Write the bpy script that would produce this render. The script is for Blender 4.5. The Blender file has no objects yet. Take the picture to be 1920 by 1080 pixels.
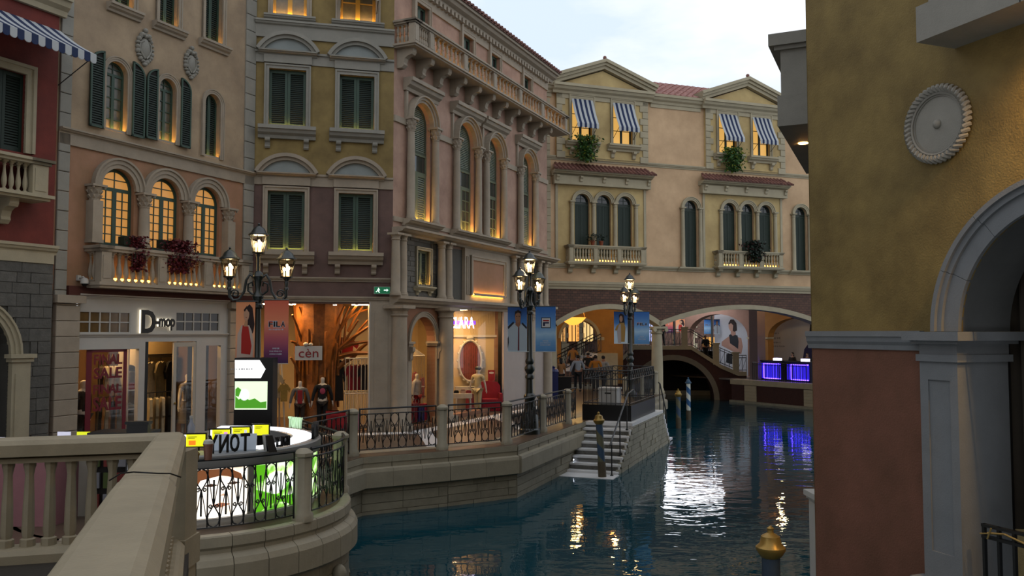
import bpy, math, random
from math import pi, sin, cos, sqrt, atan2, radians
from mathutils import Vector, Matrix, geometry

random.seed(7)
S = bpy.context.scene
COL = S.collection

# ------------------------------------------------------------------ camera
FPX, CAMZ, HOR = 1600.0, 2.8, 624.0
PITCH = math.atan((HOR - 540) / FPX)
cam_d = bpy.data.cameras.new('camera')
cam_d.sensor_width = 36
cam_d.lens = 36 * FPX / 1920
cam_d.clip_end = 400
cam = bpy.data.objects.new('camera', cam_d)
cam.location = (0, 0, CAMZ)
cam.rotation_euler = (pi / 2 + PITCH, 0, 0)
COL.objects.link(cam)
S.camera = cam

# ------------------------------------------------------------------ world: pale overcast sky
W = bpy.data.worlds.new('sky')
S.world = W
W.use_nodes = True
wn, wl = W.node_tree.nodes, W.node_tree.links
wn.clear()
w_out = wn.new('ShaderNodeOutputWorld')
w_bg = wn.new('ShaderNodeBackground')
w_tc = wn.new('ShaderNodeTexCoord')
w_map = wn.new('ShaderNodeMapping')
w_map.inputs['Scale'].default_value = (1.2, 1.2, 3.5)
w_no = wn.new('ShaderNodeTexNoise')
w_no.inputs['Scale'].default_value = 2.3
w_no.inputs['Detail'].default_value = 6
w_no.inputs['Roughness'].default_value = .55
w_ra = wn.new('ShaderNodeValToRGB')
w_ra.color_ramp.elements[0].position = .36
w_ra.color_ramp.elements[0].color = (.66, .77, .92, 1)
w_ra.color_ramp.elements[1].position = .6
w_ra.color_ramp.elements[1].color = (1.0, 1.0, 1.0, 1)
wl.new(w_tc.outputs['Generated'], w_map.inputs['Vector'])
wl.new(w_map.outputs['Vector'], w_no.inputs['Vector'])
wl.new(w_no.outputs['Fac'], w_ra.inputs['Fac'])
wl.new(w_ra.outputs['Color'], w_bg.inputs['Color'])
w_bg.inputs['Strength'].default_value = 1.18
wl.new(w_bg.outputs['Background'], w_out.inputs['Surface'])

S.view_settings.view_transform = 'Standard'
S.view_settings.look = 'None'
S.view_settings.gamma = 1
S.view_settings.exposure = 0.0
S.view_settings.use_curve_mapping = False

# ------------------------------------------------------------------ pixels to places
def ray(px, py):
    a, b = (px - 960) / FPX, -(py - 540) / FPX
    return Vector((a, cos(PITCH) - b * sin(PITCH), sin(PITCH) + b * cos(PITCH)))

def on_level(px, py, z=0.0):
    d = ray(px, py)
    t = (z - CAMZ) / d.z
    return Vector((d.x * t, d.y * t, z))

def at_depth(px, py, Y):
    d = ray(px, py)
    t = Y / d.y
    return Vector((d.x * t, Y, CAMZ + d.z * t))

class Frame:
    """a vertical plane: local x runs along it, local -y points out of it"""
    def __init__(s, ox, oy, dx, dy):
        l = sqrt(dx * dx + dy * dy)
        s.o = Vector((ox, oy, 0)); s.d = Vector((dx / l, dy / l, 0)); s.n = Vector((-s.d.y, s.d.x, 0))
        s.m = Matrix.Translation(s.o) @ Matrix.Rotation(atan2(s.d.y, s.d.x), 4, 'Z')
    def p(s, px, py, w=0.0):
        d = ray(px, py); c = Vector((0, 0, CAMZ))
        t = ((s.o - s.n * w - c).dot(s.n)) / d.dot(s.n)
        h = c + d * t
        return (h - s.o).dot(s.d), h.z
    def r(s, x0, y0, x1, y1, w=0.0):
        a = s.p(x0, y0, w); b = s.p(x1, y1, w)
        return a[0], b[0], b[1], a[1]          # u0, u1, z0, z1
    def w(s, u, y, z):
        return s.m @ Vector((u, y, z))

# ------------------------------------------------------------------ materials
def lin(c):
    if isinstance(c, str):
        c = [int(c[i:i + 2], 16) / 255 for i in (0, 2, 4)]
        return tuple(x / 12.92 if x <= .04045 else ((x + .055) / 1.055) ** 2.4 for x in c)
    return tuple(c)

MATS = {}
TONE = .56
def pm(name, col, rough=.75, var=.12, scale=2.0, bump=.15, bscale=60., metal=0., rnd=0., spec=.35, dirt=None):
    """plain surface: colour mottled by noise, fine relief, a little random tone from piece to piece"""
    if name in MATS: return MATS[name]
    m = bpy.data.materials.new(name); m.use_nodes = True
    n, l = m.node_tree.nodes, m.node_tree.links
    b = n['Principled BSDF']
    c = tuple(x * TONE for x in lin(col))
    b.inputs['Roughness'].default_value = rough
    b.inputs['Metallic'].default_value = metal
    b.inputs['Specular IOR Level'].default_value = spec
    b.inputs['Base Color'].default_value = (*c, 1)
    geo = n.new('ShaderNodeNewGeometry')
    src = None
    if var > 0:
        t = n.new('ShaderNodeTexNoise'); t.inputs['Scale'].default_value = scale
        t.inputs['Detail'].default_value = 7; t.inputs['Roughness'].default_value = .65
        l.new(geo.outputs['Position'], t.inputs['Vector'])
        r = n.new('ShaderNodeValToRGB')
        d = tuple(x * TONE for x in lin(dirt)) if dirt else tuple(x * (1 - var) for x in c)
        r.color_ramp.elements[0].position = .3; r.color_ramp.elements[0].color = (*d, 1)
        r.color_ramp.elements[1].position = .7; r.color_ramp.elements[1].color = (*[min(1, x * (1 + var * .7)) for x in c], 1)
        l.new(t.outputs['Fac'], r.inputs['Fac'])
        src = r.outputs['Color']
    if rnd > 0:
        oi = n.new('ShaderNodeObjectInfo')
        mr = n.new('ShaderNodeMapRange'); mr.inputs['To Min'].default_value = 1 - rnd; mr.inputs['To Max'].default_value = 1 + rnd * .6
        l.new(oi.outputs['Random'], mr.inputs['Value'])
        hs = n.new('ShaderNodeHueSaturation')
        if src: l.new(src, hs.inputs['Color'])
        else: hs.inputs['Color'].default_value = (*c, 1)
        l.new(mr.outputs['Result'], hs.inputs['Value'])
        src = hs.outputs['Color']
    if src: l.new(src, b.inputs['Base Color'])
    if bump > 0:
        t2 = n.new('ShaderNodeTexNoise'); t2.inputs['Scale'].default_value = bscale; t2.inputs['Detail'].default_value = 4
        l.new(geo.outputs['Position'], t2.inputs['Vector'])
        bu = n.new('ShaderNodeBump'); bu.inputs['Strength'].default_value = bump; bu.inputs['Distance'].default_value = .02
        l.new(t2.outputs['Fac'], bu.inputs['Height']); l.new(bu.outputs['Normal'], b.inputs['Normal'])
    MATS[name] = m
    return m

def em(name, col, strength, base=None):
    if name in MATS: return MATS[name]
    m = bpy.data.materials.new(name); m.use_nodes = True
    b = m.node_tree.nodes['Principled BSDF']
    c = lin(col)
    b.inputs['Base Color'].default_value = (*(lin(base) if base else c), 1)
    b.inputs['Emission Color'].default_value = (*c, 1)
    b.inputs['Emission Strength'].default_value = strength
    b.inputs['Roughness'].default_value = .4
    MATS[name] = m
    return m

def glass(name, tint='ffffff', rough=.02, op=.1):
    """thin clear sheet: mostly see-through with a mirror sheen"""
    if name in MATS: return MATS[name]
    m = bpy.data.materials.new(name); m.use_nodes = True
    n, l = m.node_tree.nodes, m.node_tree.links
    n.clear()
    o = n.new('ShaderNodeOutputMaterial'); mix = n.new('ShaderNodeMixShader')
    tr = n.new('ShaderNodeBsdfTransparent'); gl = n.new('ShaderNodeBsdfGlossy'); lw = n.new('ShaderNodeLayerWeight'); lw.inputs[0].default_value = .5
    pw = n.new('ShaderNodeMath'); pw.operation = 'POWER'; pw.inputs[1].default_value = 4; fr = n.new('ShaderNodeMath'); fr.operation = 'MULTIPLY_ADD'; fr.inputs[1].default_value = .25; fr.inputs[2].default_value = .03
    l.new(lw.outputs['Facing'], pw.inputs[0]); l.new(pw.outputs[0], fr.inputs[0])
    tr.inputs['Color'].default_value = (*lin(tint), 1)
    gl.inputs['Roughness'].default_value = rough
    l.new(fr.outputs[0], mix.inputs[0]); l.new(tr.outputs[0], mix.inputs[1]); l.new(gl.outputs[0], mix.inputs[2])
    l.new(mix.outputs[0], o.inputs['Surface'])
    MATS[name] = m
    return m

# ------------------------------------------------------------------ mesh building
class MB:
    def __init__(s): s.v = []; s.f = []; s.sm = False; s.mi = None
    def add(s, vs, fs):
        k = len(s.v); s.v += [tuple(x) for x in vs]; s.f += [[i + k for i in q] for q in fs]; return s
    def box(s, x0, x1, y0, y1, z0, z1):
        return s.add([(x0, y0, z0), (x1, y0, z0), (x1, y1, z0), (x0, y1, z0), (x0, y0, z1), (x1, y0, z1), (x1, y1, z1), (x0, y1, z1)],
                     [(0, 3, 2, 1), (4, 5, 6, 7), (0, 1, 5, 4), (1, 2, 6, 5), (2, 3, 7, 6), (3, 0, 4, 7)])
    def prism(s, pts, a, b, axis='y'):
        """polygon pulled along an axis: y -> pts are (x, z); x -> (y, z); z -> (x, y)"""
        n = len(pts)
        mk = {'y': lambda p, t: (p[0], t, p[1]), 'x': lambda p, t: (t, p[0], p[1]), 'z': lambda p, t: (p[0], p[1], t)}[axis]
        vs = [mk(p, a) for p in pts] + [mk(p, b) for p in pts]
        fs = [list(range(n))[::-1], list(range(n, 2 * n))] + [(i, (i + 1) % n, n + (i + 1) % n, n + i) for i in range(n)]
        return s.add(vs, fs)
    def ring(s, c, zs, r0, r1, y0, y1, a0=0., a1=pi, n=18, sq=1.0):
        """arched band in the xz plane, pulled along y"""
        vs = []
        for i in range(n + 1):
            a = a0 + (a1 - a0) * i / n
            for r in (r0, r1):
                for y in (y0, y1):
                    vs.append((c + r * cos(a), y, zs + r * sq * sin(a)))
        fs = []
        for i in range(n):
            k = 4 * i; j = k + 4
            fs += [(k, k + 2, j + 2, j), (k + 1, j + 1, j + 3, k + 3), (k, j, j + 1, k + 1), (k + 2, k + 3, j + 3, j + 2)]
        fs += [(0, 1, 3, 2), (4 * n, 4 * n + 2, 4 * n + 3, 4 * n + 1)]
        return s.add(vs, fs)
    def lathe(s, prof, n=12, c=(0, 0, 0), a0=0., closed=True, a1=2 * pi):
        """profile (radius, z) turned about the vertical through c"""
        k = n if closed else n + 1
        vs = []
        for r, z in prof:
            for i in range(k):
                a = a0 + (a1 if not closed else 2 * pi) * i / n
                vs.append((c[0] + r * cos(a), c[1] + r * sin(a), c[2] + z))
        fs = []
        for j in range(len(prof) - 1):
            for i in range(n):
                i2 = (i + 1) % k if closed else i + 1
                fs.append((j * k + i, j * k + i2, (j + 1) * k + i2, (j + 1) * k + i))
        if closed:
            if prof[0][0] > 1e-5: fs.append(list(range(k))[::-1])
            if prof[-1][0] > 1e-5: fs.append([(len(prof) - 1) * k + i for i in range(k)])
        return s.add(vs, fs)
    def tube(s, pts, r, n=6, close=False):
        pts = [Vector(p) for p in pts]; m = len(pts); vs = []
        rs = r if isinstance(r, (list, tuple)) else [r] * m
        up = None
        for i, p in enumerate(pts):
            if close: t = pts[(i + 1) % m] - pts[i - 1]
            else: t = pts[min(i + 1, m - 1)] - pts[max(i - 1, 0)]
            t.normalize()
            if up is None:
                up = Vector((0, 0, 1)) if abs(t.z) < .9 else Vector((1, 0, 0))
            a = t.cross(up)
            if a.length < 1e-4: a = t.cross(Vector((1, 0, 0)))
            a.normalize(); b = a.cross(t); up = b
            for k in range(n):
                g = 2 * pi * k / n
                vs.append(p + a * (rs[i] * cos(g)) + b * (rs[i] * sin(g)))
        fs = []
        for i in range(m if close else m - 1):
            j = (i + 1) % m
            for k in range(n):
                k2 = (k + 1) % n
                fs.append((i * n + k, i * n + k2, j * n + k2, j * n + k))
        if not close: fs += [list(range(n))[::-1], [(m - 1) * n + k for k in range(n)]]
        return s.add(vs, fs)
    def ball(s, c, rx, ry=None, rz=None, n=8, m=6):
        ry = ry or rx; rz = rz or rx
        vs = [(c[0], c[1], c[2] - rz)]
        for j in range(1, m):
            t = -pi / 2 + pi * j / m
            for i in range(n):
                a = 2 * pi * i / n
                vs.append((c[0] + rx * cos(t) * cos(a), c[1] + ry * cos(t) * sin(a), c[2] + rz * sin(t)))
        vs.append((c[0], c[1], c[2] + rz)); last = len(vs) - 1
        fs = [(0, 1 + (i + 1) % n, 1 + i) for i in range(n)]
        for j in range(m - 2):
            for i in range(n):
                a = 1 + j * n + i; b = 1 + j * n + (i + 1) % n
                fs.append((a, b, b + n, a + n))
        fs += [(last, 1 + (m - 2) * n + i, 1 + (m - 2) * n + (i + 1) % n) for i in range(n)]
        return s.add(vs, fs)
    def sheet(s, outer, holes, y, depth=0.0):
        """upright face in the xz plane with openings; depth > 0 adds the reveals"""
        polys = [[Vector((p[0], p[1], 0)) for p in outer]] + [[Vector((p[0], p[1], 0)) for p in h] for h in holes]
        flat = [p for q in polys for p in q]
        tris = geometry.tessellate_polygon(polys)
        k = len(s.v)
        s.v += [(p.x, y, p.y) for p in flat]
        for t in tris:
            a, b, c = [flat[i] for i in t]
            cr = (b.x - a.x) * (c.y - a.y) - (b.y - a.y) * (c.x - a.x)
            if abs(cr) < 1e-12: continue
            s.f.append([i + k for i in (t if cr > 0 else t[::-1])])
        if depth:
            for h in holes:
                n = len(h); k = len(s.v)
                s.v += [(p[0], y, p[1]) for p in h] + [(p[0], y + depth, p[1]) for p in h]
                s.f += [[k + i, k + (i + 1) % n, k + n + (i + 1) % n, k + n + i] for i in range(n)]
        return s
    def mesh(s, name, mat, smooth=None):
        me = bpy.data.meshes.new(name)
        me.from_pydata(s.v, [], s.f)
        me.validate(); me.update()
        if mat: me.materials.append(mat)
        if smooth or (smooth is None and s.sm):
            me.shade_smooth()
            try: me.set_sharp_from_angle(angle=radians(40))
            except Exception: pass
        return me
    def build(s, name, mat, parent=None, smooth=None, **kw):
        return link(name, s.mesh(name, mat, smooth), parent, **kw)

def link(name, data, parent=None, loc=None, rot=None, scale=None, m=None, kind=None, label=None):
    o = bpy.data.objects.new(name, data); COL.objects.link(o)
    if parent: o.parent = parent
    if m is not None: o.matrix_local = m
    if loc is not None: o.location = loc
    if rot is not None: o.rotation_euler = rot
    if scale is not None: o.scale = scale
    if kind: o['kind'] = kind
    if label: o['label'] = label
    return o

def tag(o, label, cat, group=None):
    o['label'] = label; o['category'] = cat
    if group: o['group'] = group
    return o

def thing(name, label, cat, m=None, loc=(0, 0, 0), rz=0., group=None):
    o = bpy.data.objects.new(name, None); COL.objects.link(o)
    o.empty_display_size = .2
    if m is not None: o.matrix_local = m
    else: o.location = loc; o.rotation_euler = (0, 0, rz)
    return tag(o, label, cat, group)

def struct(o): o['kind'] = 'structure'; return o

def copy_tree(o, parent=None):
    c = o.copy(); COL.objects.link(c); c.parent = parent
    for ch in list(o.children): copy_tree(ch, c)
    return c

TXT = {}
def text_mesh(s, size=1.0, depth=.01, bold=0.0, shear=0.):
    """lettering as a mesh standing in the xz plane, centred on its box; front towards -y"""
    key = (s, size, depth, bold, shear)
    if key in TXT: return TXT[key]
    cu = bpy.data.curves.new('lettering', 'FONT')
    cu.body = s; cu.size = size; cu.extrude = depth / 2; cu.offset = bold; cu.shear = shear
    cu.align_x = 'CENTER'; cu.align_y = 'CENTER'; cu.resolution_u = 3
    o = bpy.data.objects.new('lettering', cu); COL.objects.link(o)
    dg = bpy.context.evaluated_depsgraph_get()
    me = bpy.data.meshes.new_from_object(o.evaluated_get(dg))
    me.transform(Matrix.Rotation(pi / 2, 4, 'X'))
    bpy.data.objects.remove(o); bpy.data.curves.remove(cu)
    TXT[key] = me
    return me

def letters(s, parent, u, y, z, height, mat, width=None, name='lettering', depth=.01, bold=0., mirror=False, rz=0.):
    me = text_mesh(s, 1.0, depth / max(height, .01), bold).copy()
    xs = [v.co.x for v in me.vertices]; zs = [v.co.z for v in me.vertices]
    cx, cz = (min(xs) + max(xs)) / 2, (min(zs) + max(zs)) / 2
    sz = height / (max(zs) - min(zs))
    sx = width / (max(xs) - min(xs)) if width else sz
    me.transform(Matrix.Diagonal((sx * (-1 if mirror else 1), height, sz, 1)) @ Matrix.Translation((-cx, 0, -cz)))
    if mirror: me.flip_normals()
    me.materials.clear(); me.materials.append(mat)
    return link(name, me, parent, loc=(u, y, z), rot=(0, 0, rz))

def flat(parent, pts, y, mat, name='print', th=.0015):
    """one flat printed patch (polygon in the xz plane) lying on a sheet"""
    return MB().prism(pts, y, y - th, 'y').build(name, mat, parent)

def marks(parent, u, y, z, w, h, mat, n, seed=1):
    """a line of print too small to read: short upright strokes"""
    rn = random.Random(seed); b = MB(); s = w / n
    for i in range(n):
        x = u - w / 2 + i * s; b.box(x, x + s * rn.uniform(.35, .8), y - .0015, y, z - h / 2 * rn.uniform(.6, 1), z + h / 2 * rn.uniform(.6, 1))
    return b.build('small_print', mat, parent, kind='stuff')

def oval(cx, cz, rx, rz, n=14, a0=0., a1=2 * pi):
    return [(cx + rx * cos(a0 + (a1 - a0) * i / n), cz + rz * sin(a0 + (a1 - a0) * i / n)) for i in range(n)]

def arch_poly(u0, u1, z0, zs, n=14, sq=1.0):
    c, r = (u0 + u1) / 2, (u1 - u0) / 2
    return [(u0, z0), (u1, z0)] + [(c + r * cos(pi * i / n), zs + r * sq * sin(pi * i / n)) for i in range(n + 1)]

def rect_poly(u0, u1, z0, z1): return [(u0, z0), (u1, z0), (u1, z1), (u0, z1)]
# ------------------------------------------------------------------ palette
M_RED = pm('red_plaster', '8a3a2e', var=.22, scale=1.2, dirt='6a2a22')
M_BEIGE = pm('beige_plaster', 'c4ac8c', var=.2, scale=1.1, dirt='a58f76')
M_PINK = pm('pink_plaster', 'ba8b70', var=.25, scale=1.0, dirt='a5805f')
M_OCHRE = pm('ochre_plaster', 'a28b55', var=.22, scale=1.3, dirt='857042')
M_PLUM = pm('plum_plaster', '7a6058', var=.2, scale=1.4, dirt='66504a')
M_ROSE = pm('rose_plaster', 'cda892', var=.18, scale=1.3, dirt='ac8876')
M_CREAM = pm('cream_plaster', 'e8cd90', var=.14, scale=.8, dirt='c8ac76')
M_PEACH = pm('peach_plaster', 'efcaa0', var=.14, scale=.8, dirt='d4b088')
M_MUST = pm('mustard_plaster', '96804a', var=.3, scale=1.6, bump=.35, bscale=45, dirt='7a6638')
M_TERRA = pm('terracotta_plaster', '8a5c4a', var=.25, scale=1.4, bump=.3, bscale=45, dirt='75503c')
M_STONE = pm('pale_stone', 'b9ab97', var=.14, scale=2.5, rough=.7, rnd=.06)
M_STONE2 = pm('warm_stone', 'c8bc9e', var=.12, scale=2.0, rough=.7, rnd=.05)
M_GREY = pm('grey_stone', 'a8a59a', var=.12, scale=2.5, rough=.7, rnd=.05)
M_BLUEGREY = pm('bluegrey_stone', '8f9396', var=.1, scale=3, rough=.7)
M_ROUGH = pm('rough_slate_block', '6e6c66', var=.25, scale=6, bump=.5, bscale=25, rnd=.16)
M_QUAY = pm('quay_stone', 'aaa48f', var=.2, scale=3, bump=.35, bscale=20, rnd=.12, rough=.65)
M_COPING = pm('coping_stone', 'b3aa93', var=.12, scale=3, bump=.15, bscale=30, rnd=.05, rough=.6)
M_BRICK = pm('dark_brick', '5a4238', var=.2, scale=3, bump=.2)
M_IRON = pm('black_iron', '16181a', rough=.45, var=0, bump=0, spec=.5)
M_IRONG = pm('green_black_iron', '16211d', rough=.35, var=.2, scale=20, bump=.1, spec=.6)
M_GREEN = pm('green_painted_wood', '3f5a4c', rough=.5, var=.12, scale=4, bump=.05)
M_DGREEN = pm('dark_green_wood', '1f3429', rough=.5, var=.15, scale=4, bump=.05)
M_TILE = pm('clay_tile', '9a6a5c', rough=.7, var=.3, scale=5, bump=.1, dirt='74504a')
M_TILE2 = pm('pale_clay_tile', 'c08a80', rough=.7, var=.25, scale=5, bump=.1, dirt='a06e66')
M_WHITE = pm('white_paint', 'd6d4ce', rough=.5, var=.05, bump=.03)
M_OFFW = pm('off_white_paint', 'cfc9bb', rough=.55, var=.06, bump=.03)
M_MARBLE = pm('white_marble', 'ffffff', rough=.35, var=.06, scale=4, bump=0)
M_GOLD = pm('gold_paint', 'b0904a', rough=.35, metal=.5, var=.15, scale=8, bump=.05)
M_BLACK = pm('black_plastic', '0c0c0e', rough=.4, var=0, bump=0)
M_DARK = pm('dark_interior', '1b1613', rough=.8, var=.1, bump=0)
M_BLUE = pm('navy_cloth', '24355e', rough=.8, var=.05, bump=0)
M_WCLOTH = pm('white_cloth', 'd4d8da', rough=.85, var=.04, bump=0)
M_SLAT2 = pm('pale_olive_slat', '8b9686', rough=.6, var=.1, bump=0)
M_SLAT = pm('dark_slat', '2d3b34', rough=.6, var=.1, bump=0)
M_DPANE = pm('dark_pane', '1d2326', rough=.08, var=.1, scale=3, bump=0, spec=.7)
M_GPANE = pm('greenish_pane', '46504c', rough=.1, var=.3, scale=1.5, bump=0, spec=.7)
M_CURT = pm('pane_with_curtain', '6f6a58', rough=.25, var=.3, scale=6, bump=0, spec=.6)
M_LIT = em('lit_pane', 'e2a050', .55, '8a5a28')
M_LIT2 = em('lit_yellow_pane', 'f0b860', .75, '8a6a30')
M_LED = em('warm_light_strip', 'ffc058', 36.0)
M_LEDW = em('warm_light_strip_bright', 'ffc25c', 70.0)
M_LEDB = em('balcony_light_band', 'ffbc52', 7.0)
M_GLASS = glass('shop_glass')
M_LEAFR = pm('red_leaf', '6e1720', rough=.6, var=.3, scale=30, bump=0)
M_LEAFG = pm('green_leaf', '3c6a2a', rough=.55, var=.4, scale=25, bump=0)
M_LEAFY = pm('yellow_green_leaf', '93a032', rough=.55, var=.3, scale=25, bump=0)
M_LEAFD = pm('dark_green_leaf', '24382a', rough=.6, var=.3, scale=25, bump=0)

# ------------------------------------------------------------------ building parts (local x along the wall, -y out of it)
def mould(par, u0, u1, z0, z1, out, mat, name='cornice', y=0., ends=.0):
    h = z1 - z0
    pr = [(y, z0), (y - out * .3, z0), (y - out * .38, z0 + .25 * h), (y - out * .7, z0 + .42 * h), (y - out * .82, z0 + .68 * h), (y - out, z0 + .7 * h), (y - out, z1), (y, z1)]
    return MB().prism(pr, u0 - ends, u1 + ends, 'x').build(name, mat, par)

def slab(par, u0, u1, y0, y1, z0, z1, mat, name):
    if name == 'light_strip' and y0 > -.01:      # a low stone lip hides the strip from the street
        MB().box(u0 - .03, u1 + .03, y0 - .03, y0 - .01, z0, z0 + .055).build('light_lip', M_STONE, par)
    return MB().box(u0, u1, y0, y1, z0, z1).build(name, mat, par)

BAL = {}
def baluster_mesh(h, r, mat, n=10, style=0):
    k = (round(h, 3), round(r, 3), mat.name, n, style)
    if k not in BAL:
        if style == 0:      # one belly low down
            pr = [(1, 0), (1, .07), (.62, .09), (.55, .13), (.9, .22), (1.0, .33), (.88, .45), (.58, .62), (.45, .76), (.5, .82), (.72, .85), (.5, .88), (.9, .92), (.95, 1)]
        else:               # two bellies
            pr = [(.9, 0), (.9, .06), (.55, .09), (.95, .24), (.85, .34), (.5, .46), (.75, .5), (.5, .54), (.8, .68), (.7, .8), (.5, .88), (.85, .93), (.85, 1)]
        b = MB(); b.lathe([(a * r, z * h) for a, z in pr], n)
        b.box(-r, r, -r, r, 0, .05 * h); b.box(-r, r, -r, r, .95 * h, h)
        BAL[k] = b.mesh('baluster', mat, True)
    return BAL[k]

def bracket(par, u, y, z1, out, h, w, mat, name='bracket'):
    """scrolled stone bracket hanging below z1, reaching out from the wall"""
    pr = [(y, z1), (y - out, z1), (y - out, z1 - .22 * h), (y - out * .92, z1 - .34 * h), (y - out * .7, z1 - .38 * h), (y - out * .5, z1 - .5 * h),
          (y - out * .42, z1 - .72 * h), (y - out * .45, z1 - .85 * h), (y - out * .3, z1 - h), (y, z1 - h)]
    return MB().prism(pr, u - w / 2, u + w / 2, 'x').build(name, mat, par)

def balcony(par, u0, u1, z0, z1, out, mat, posts, nb, pw=.22, slab_h=None, rail_h=None, style=0, sides=True, led=None, br=None, br_h=.45, side_nb=3, r=None, ovh=.06):
    """slab, pedestals, rail and turned balusters; posts = centres of pedestals along the front, nb = balusters in each bay"""
    H = z1 - z0
    sh = slab_h or H * .14; rh = rail_h or H * .14
    b = MB()
    b.box(u0 - ovh, u1 + ovh, -out - ovh, 0, z0 + sh * .45, z0 + sh)
    b.box(u0 - ovh * .3, u1 + ovh * .3, -out - ovh * .3, 0, z0, z0 + sh * .45)
    root = b.build('balcony', mat, par)
    b = MB()
    for (a, c, d, e) in ((u0, u1, -out, -out + pw), ) + (((u0, u0 + pw, -out, 0), (u1 - pw, u1, -out, 0)) if sides else ()):
        b.box(a - ovh, c + ovh, d - ovh, e + (ovh if e < 0 else 0), z1 - rh * .5, z1)
        b.box(a - ovh * .4, c + ovh * .4, d - ovh * .4, e + (ovh * .4 if e < 0 else 0), z1 - rh, z1 - rh * .5)
    b.build('rail', mat, root)
    zb, zt = z0 + sh, z1 - rh
    for p in posts:
        b = MB(); b.box(p - pw / 2, p + pw / 2, -out, -out + pw * .8, zb, zt)
        b.box(p - pw * .36, p + pw * .36, -out - .012, -out, zb + (zt - zb) * .12, zt - (zt - zb) * .12)
        b.build('pedestal', mat, root)
    gap = []
    k = 0
    for a, c in zip(posts[:-1], posts[1:]):
        n = nb[k] if isinstance(nb, (list, tuple)) else nb; k += 1
        s, e = a + pw / 2, c - pw / 2
        rr = r or min(.075, (e - s) / n * .36)
        me = baluster_mesh(zt - zb, rr, mat, 8, style)
        for i in range(n):
            link('baluster', me, root, loc=(s + (e - s) * (i + .5) / n, -out + pw * .4, zb))
    if sides and side_nb:
        rr = r or .06
        me = baluster_mesh(zt - zb, rr, mat, 8, style)
        for ue in (u0 + pw * .4, u1 - pw * .4):
            for i in range(side_nb):
                y = -out + pw + (out - pw) * (i + .5) / side_nb
                link('baluster', me, root, loc=(ue, y, zb))
    if led:
        for a, c in zip(posts[:-1], posts[1:]):
            slab(root, a + pw / 2 + .03, c - pw / 2 - .03, -out + pw * .8, -out + pw * .8 + .03, zb + .005, zb + .11, led, 'light_strip')
    if br:
        for u in br: bracket(root, u, 0, z0, out * .8, br_h, .2, mat)
    return root

def louvres(par, u0, u1, z0, z1, y, mat, pitch=.055, arch=None, half=None):
    """tilted slats filling a leaf; arch = (centre, spring, radius) clips them to a round head"""
    b = MB(); z = z0
    while z < z1 - .01:
        a, c = u0, u1
        if arch:
            cx, zs, r = arch
            if z > zs:
                if z - zs >= r: break
                w = sqrt(max(0, r * r - (z + .02 - zs) ** 2)) if z + .02 - zs < r else 0
                a, c = max(a, cx - w), min(c, cx + w)
        if c - a > .02:
            b.add([(a, y - .012, z), (c, y - .012, z), (c, y + .012, z + pitch * .8), (a, y + .012, z + pitch * .8),
                   (a, y - .004, z - .004), (c, y - .004, z - .004), (c, y + .02, z + pitch * .8 - .004), (a, y + .02, z + pitch * .8 - .004)],
                  [(0, 1, 2, 3), (7, 6, 5, 4), (0, 4, 5, 1), (3, 2, 6, 7), (0, 3, 7, 4), (1, 5, 6, 2)])
        z += pitch
    return b.build('louvre', mat, par, kind='stuff')

def shutters(par, u0, u1, z0, z1, y, mat=None, arch=False, n=2, pitch=.055, st=None, slat=None, solid=False):
    """closed pair of louvred leaves; with arch the head is a half round above z1 (the spring)"""
    mat = mat or M_GREEN; slat = slat or M_SLAT
    W_ = u1 - u0; st = st or W_ * .075
    c, r = (u0 + u1) / 2, W_ / 2
    for i in range(n):
        a, e = u0 + W_ * i / n, u0 + W_ * (i + 1) / n
        b = MB()
        if arch:
            inner = r - st
            for x0 in (a + .004, e - st - .004):
                xm = x0 + st / 2
                top = z1 + sqrt(max(0, inner * inner - (xm - c) ** 2)) if abs(xm - c) < inner else z1
                b.box(x0, x0 + st, y - .025, y + .02, z0, top + .01)
            b.ring(c, z1, r - st, r, y - .025, y + .02, 0 if i == n - 1 and n > 1 else (0 if n == 1 else pi / 2), pi if i == 0 else pi / 2, 10)
            b.box(a + st, e - st, y - .025, y + .02, z0, z0 + st * 1.4)
        else:
            b.box(a + .004, a + st, y - .025, y + .02, z0, z1); b.box(e - st, e - .004, y - .025, y + .02, z0, z1)
            b.box(a + st, e - st, y - .025, y + .02, z0, z0 + st * 1.4); b.box(a + st, e - st, y - .025, y + .02, z1 - st * 1.2, z1)
        leaf = b.build('shutter', mat, par)
        back = MB()
        if arch:
            pts = [p for p in arch_poly(u0 + .003, u1 - .003, z0, z1)]
            pts = [(min(max(p[0], a), e), p[1]) for p in pts]
            back.prism(pts, y + .025, y + .035, 'y')
        else: back.box(a, e, y + .025, y + .035, z0, z1)
        back.build('backing', M_DARK, leaf)
        if solid:
            k = 4
            for j in range(k):
                xa, xe = a + st + (e - a - 2 * st) * j / k, a + st + (e - a - 2 * st) * (j + 1) / k
                xm = (xa + xe) / 2
                top = z1 - st if not arch else z1 + sqrt(max(0, (r - st) ** 2 - (xm - c) ** 2))
                MB().box(xa + .004, xe - .004, y - .012, y + .015, z0 + st, top).build('plank', mat, leaf)
        else:
            louvres(leaf, a + st, e - st, z0 + st * 1.4, (z1 - st) if not arch else z1 + r, y, slat, pitch, (c, z1, r - st) if arch else None)

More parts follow.
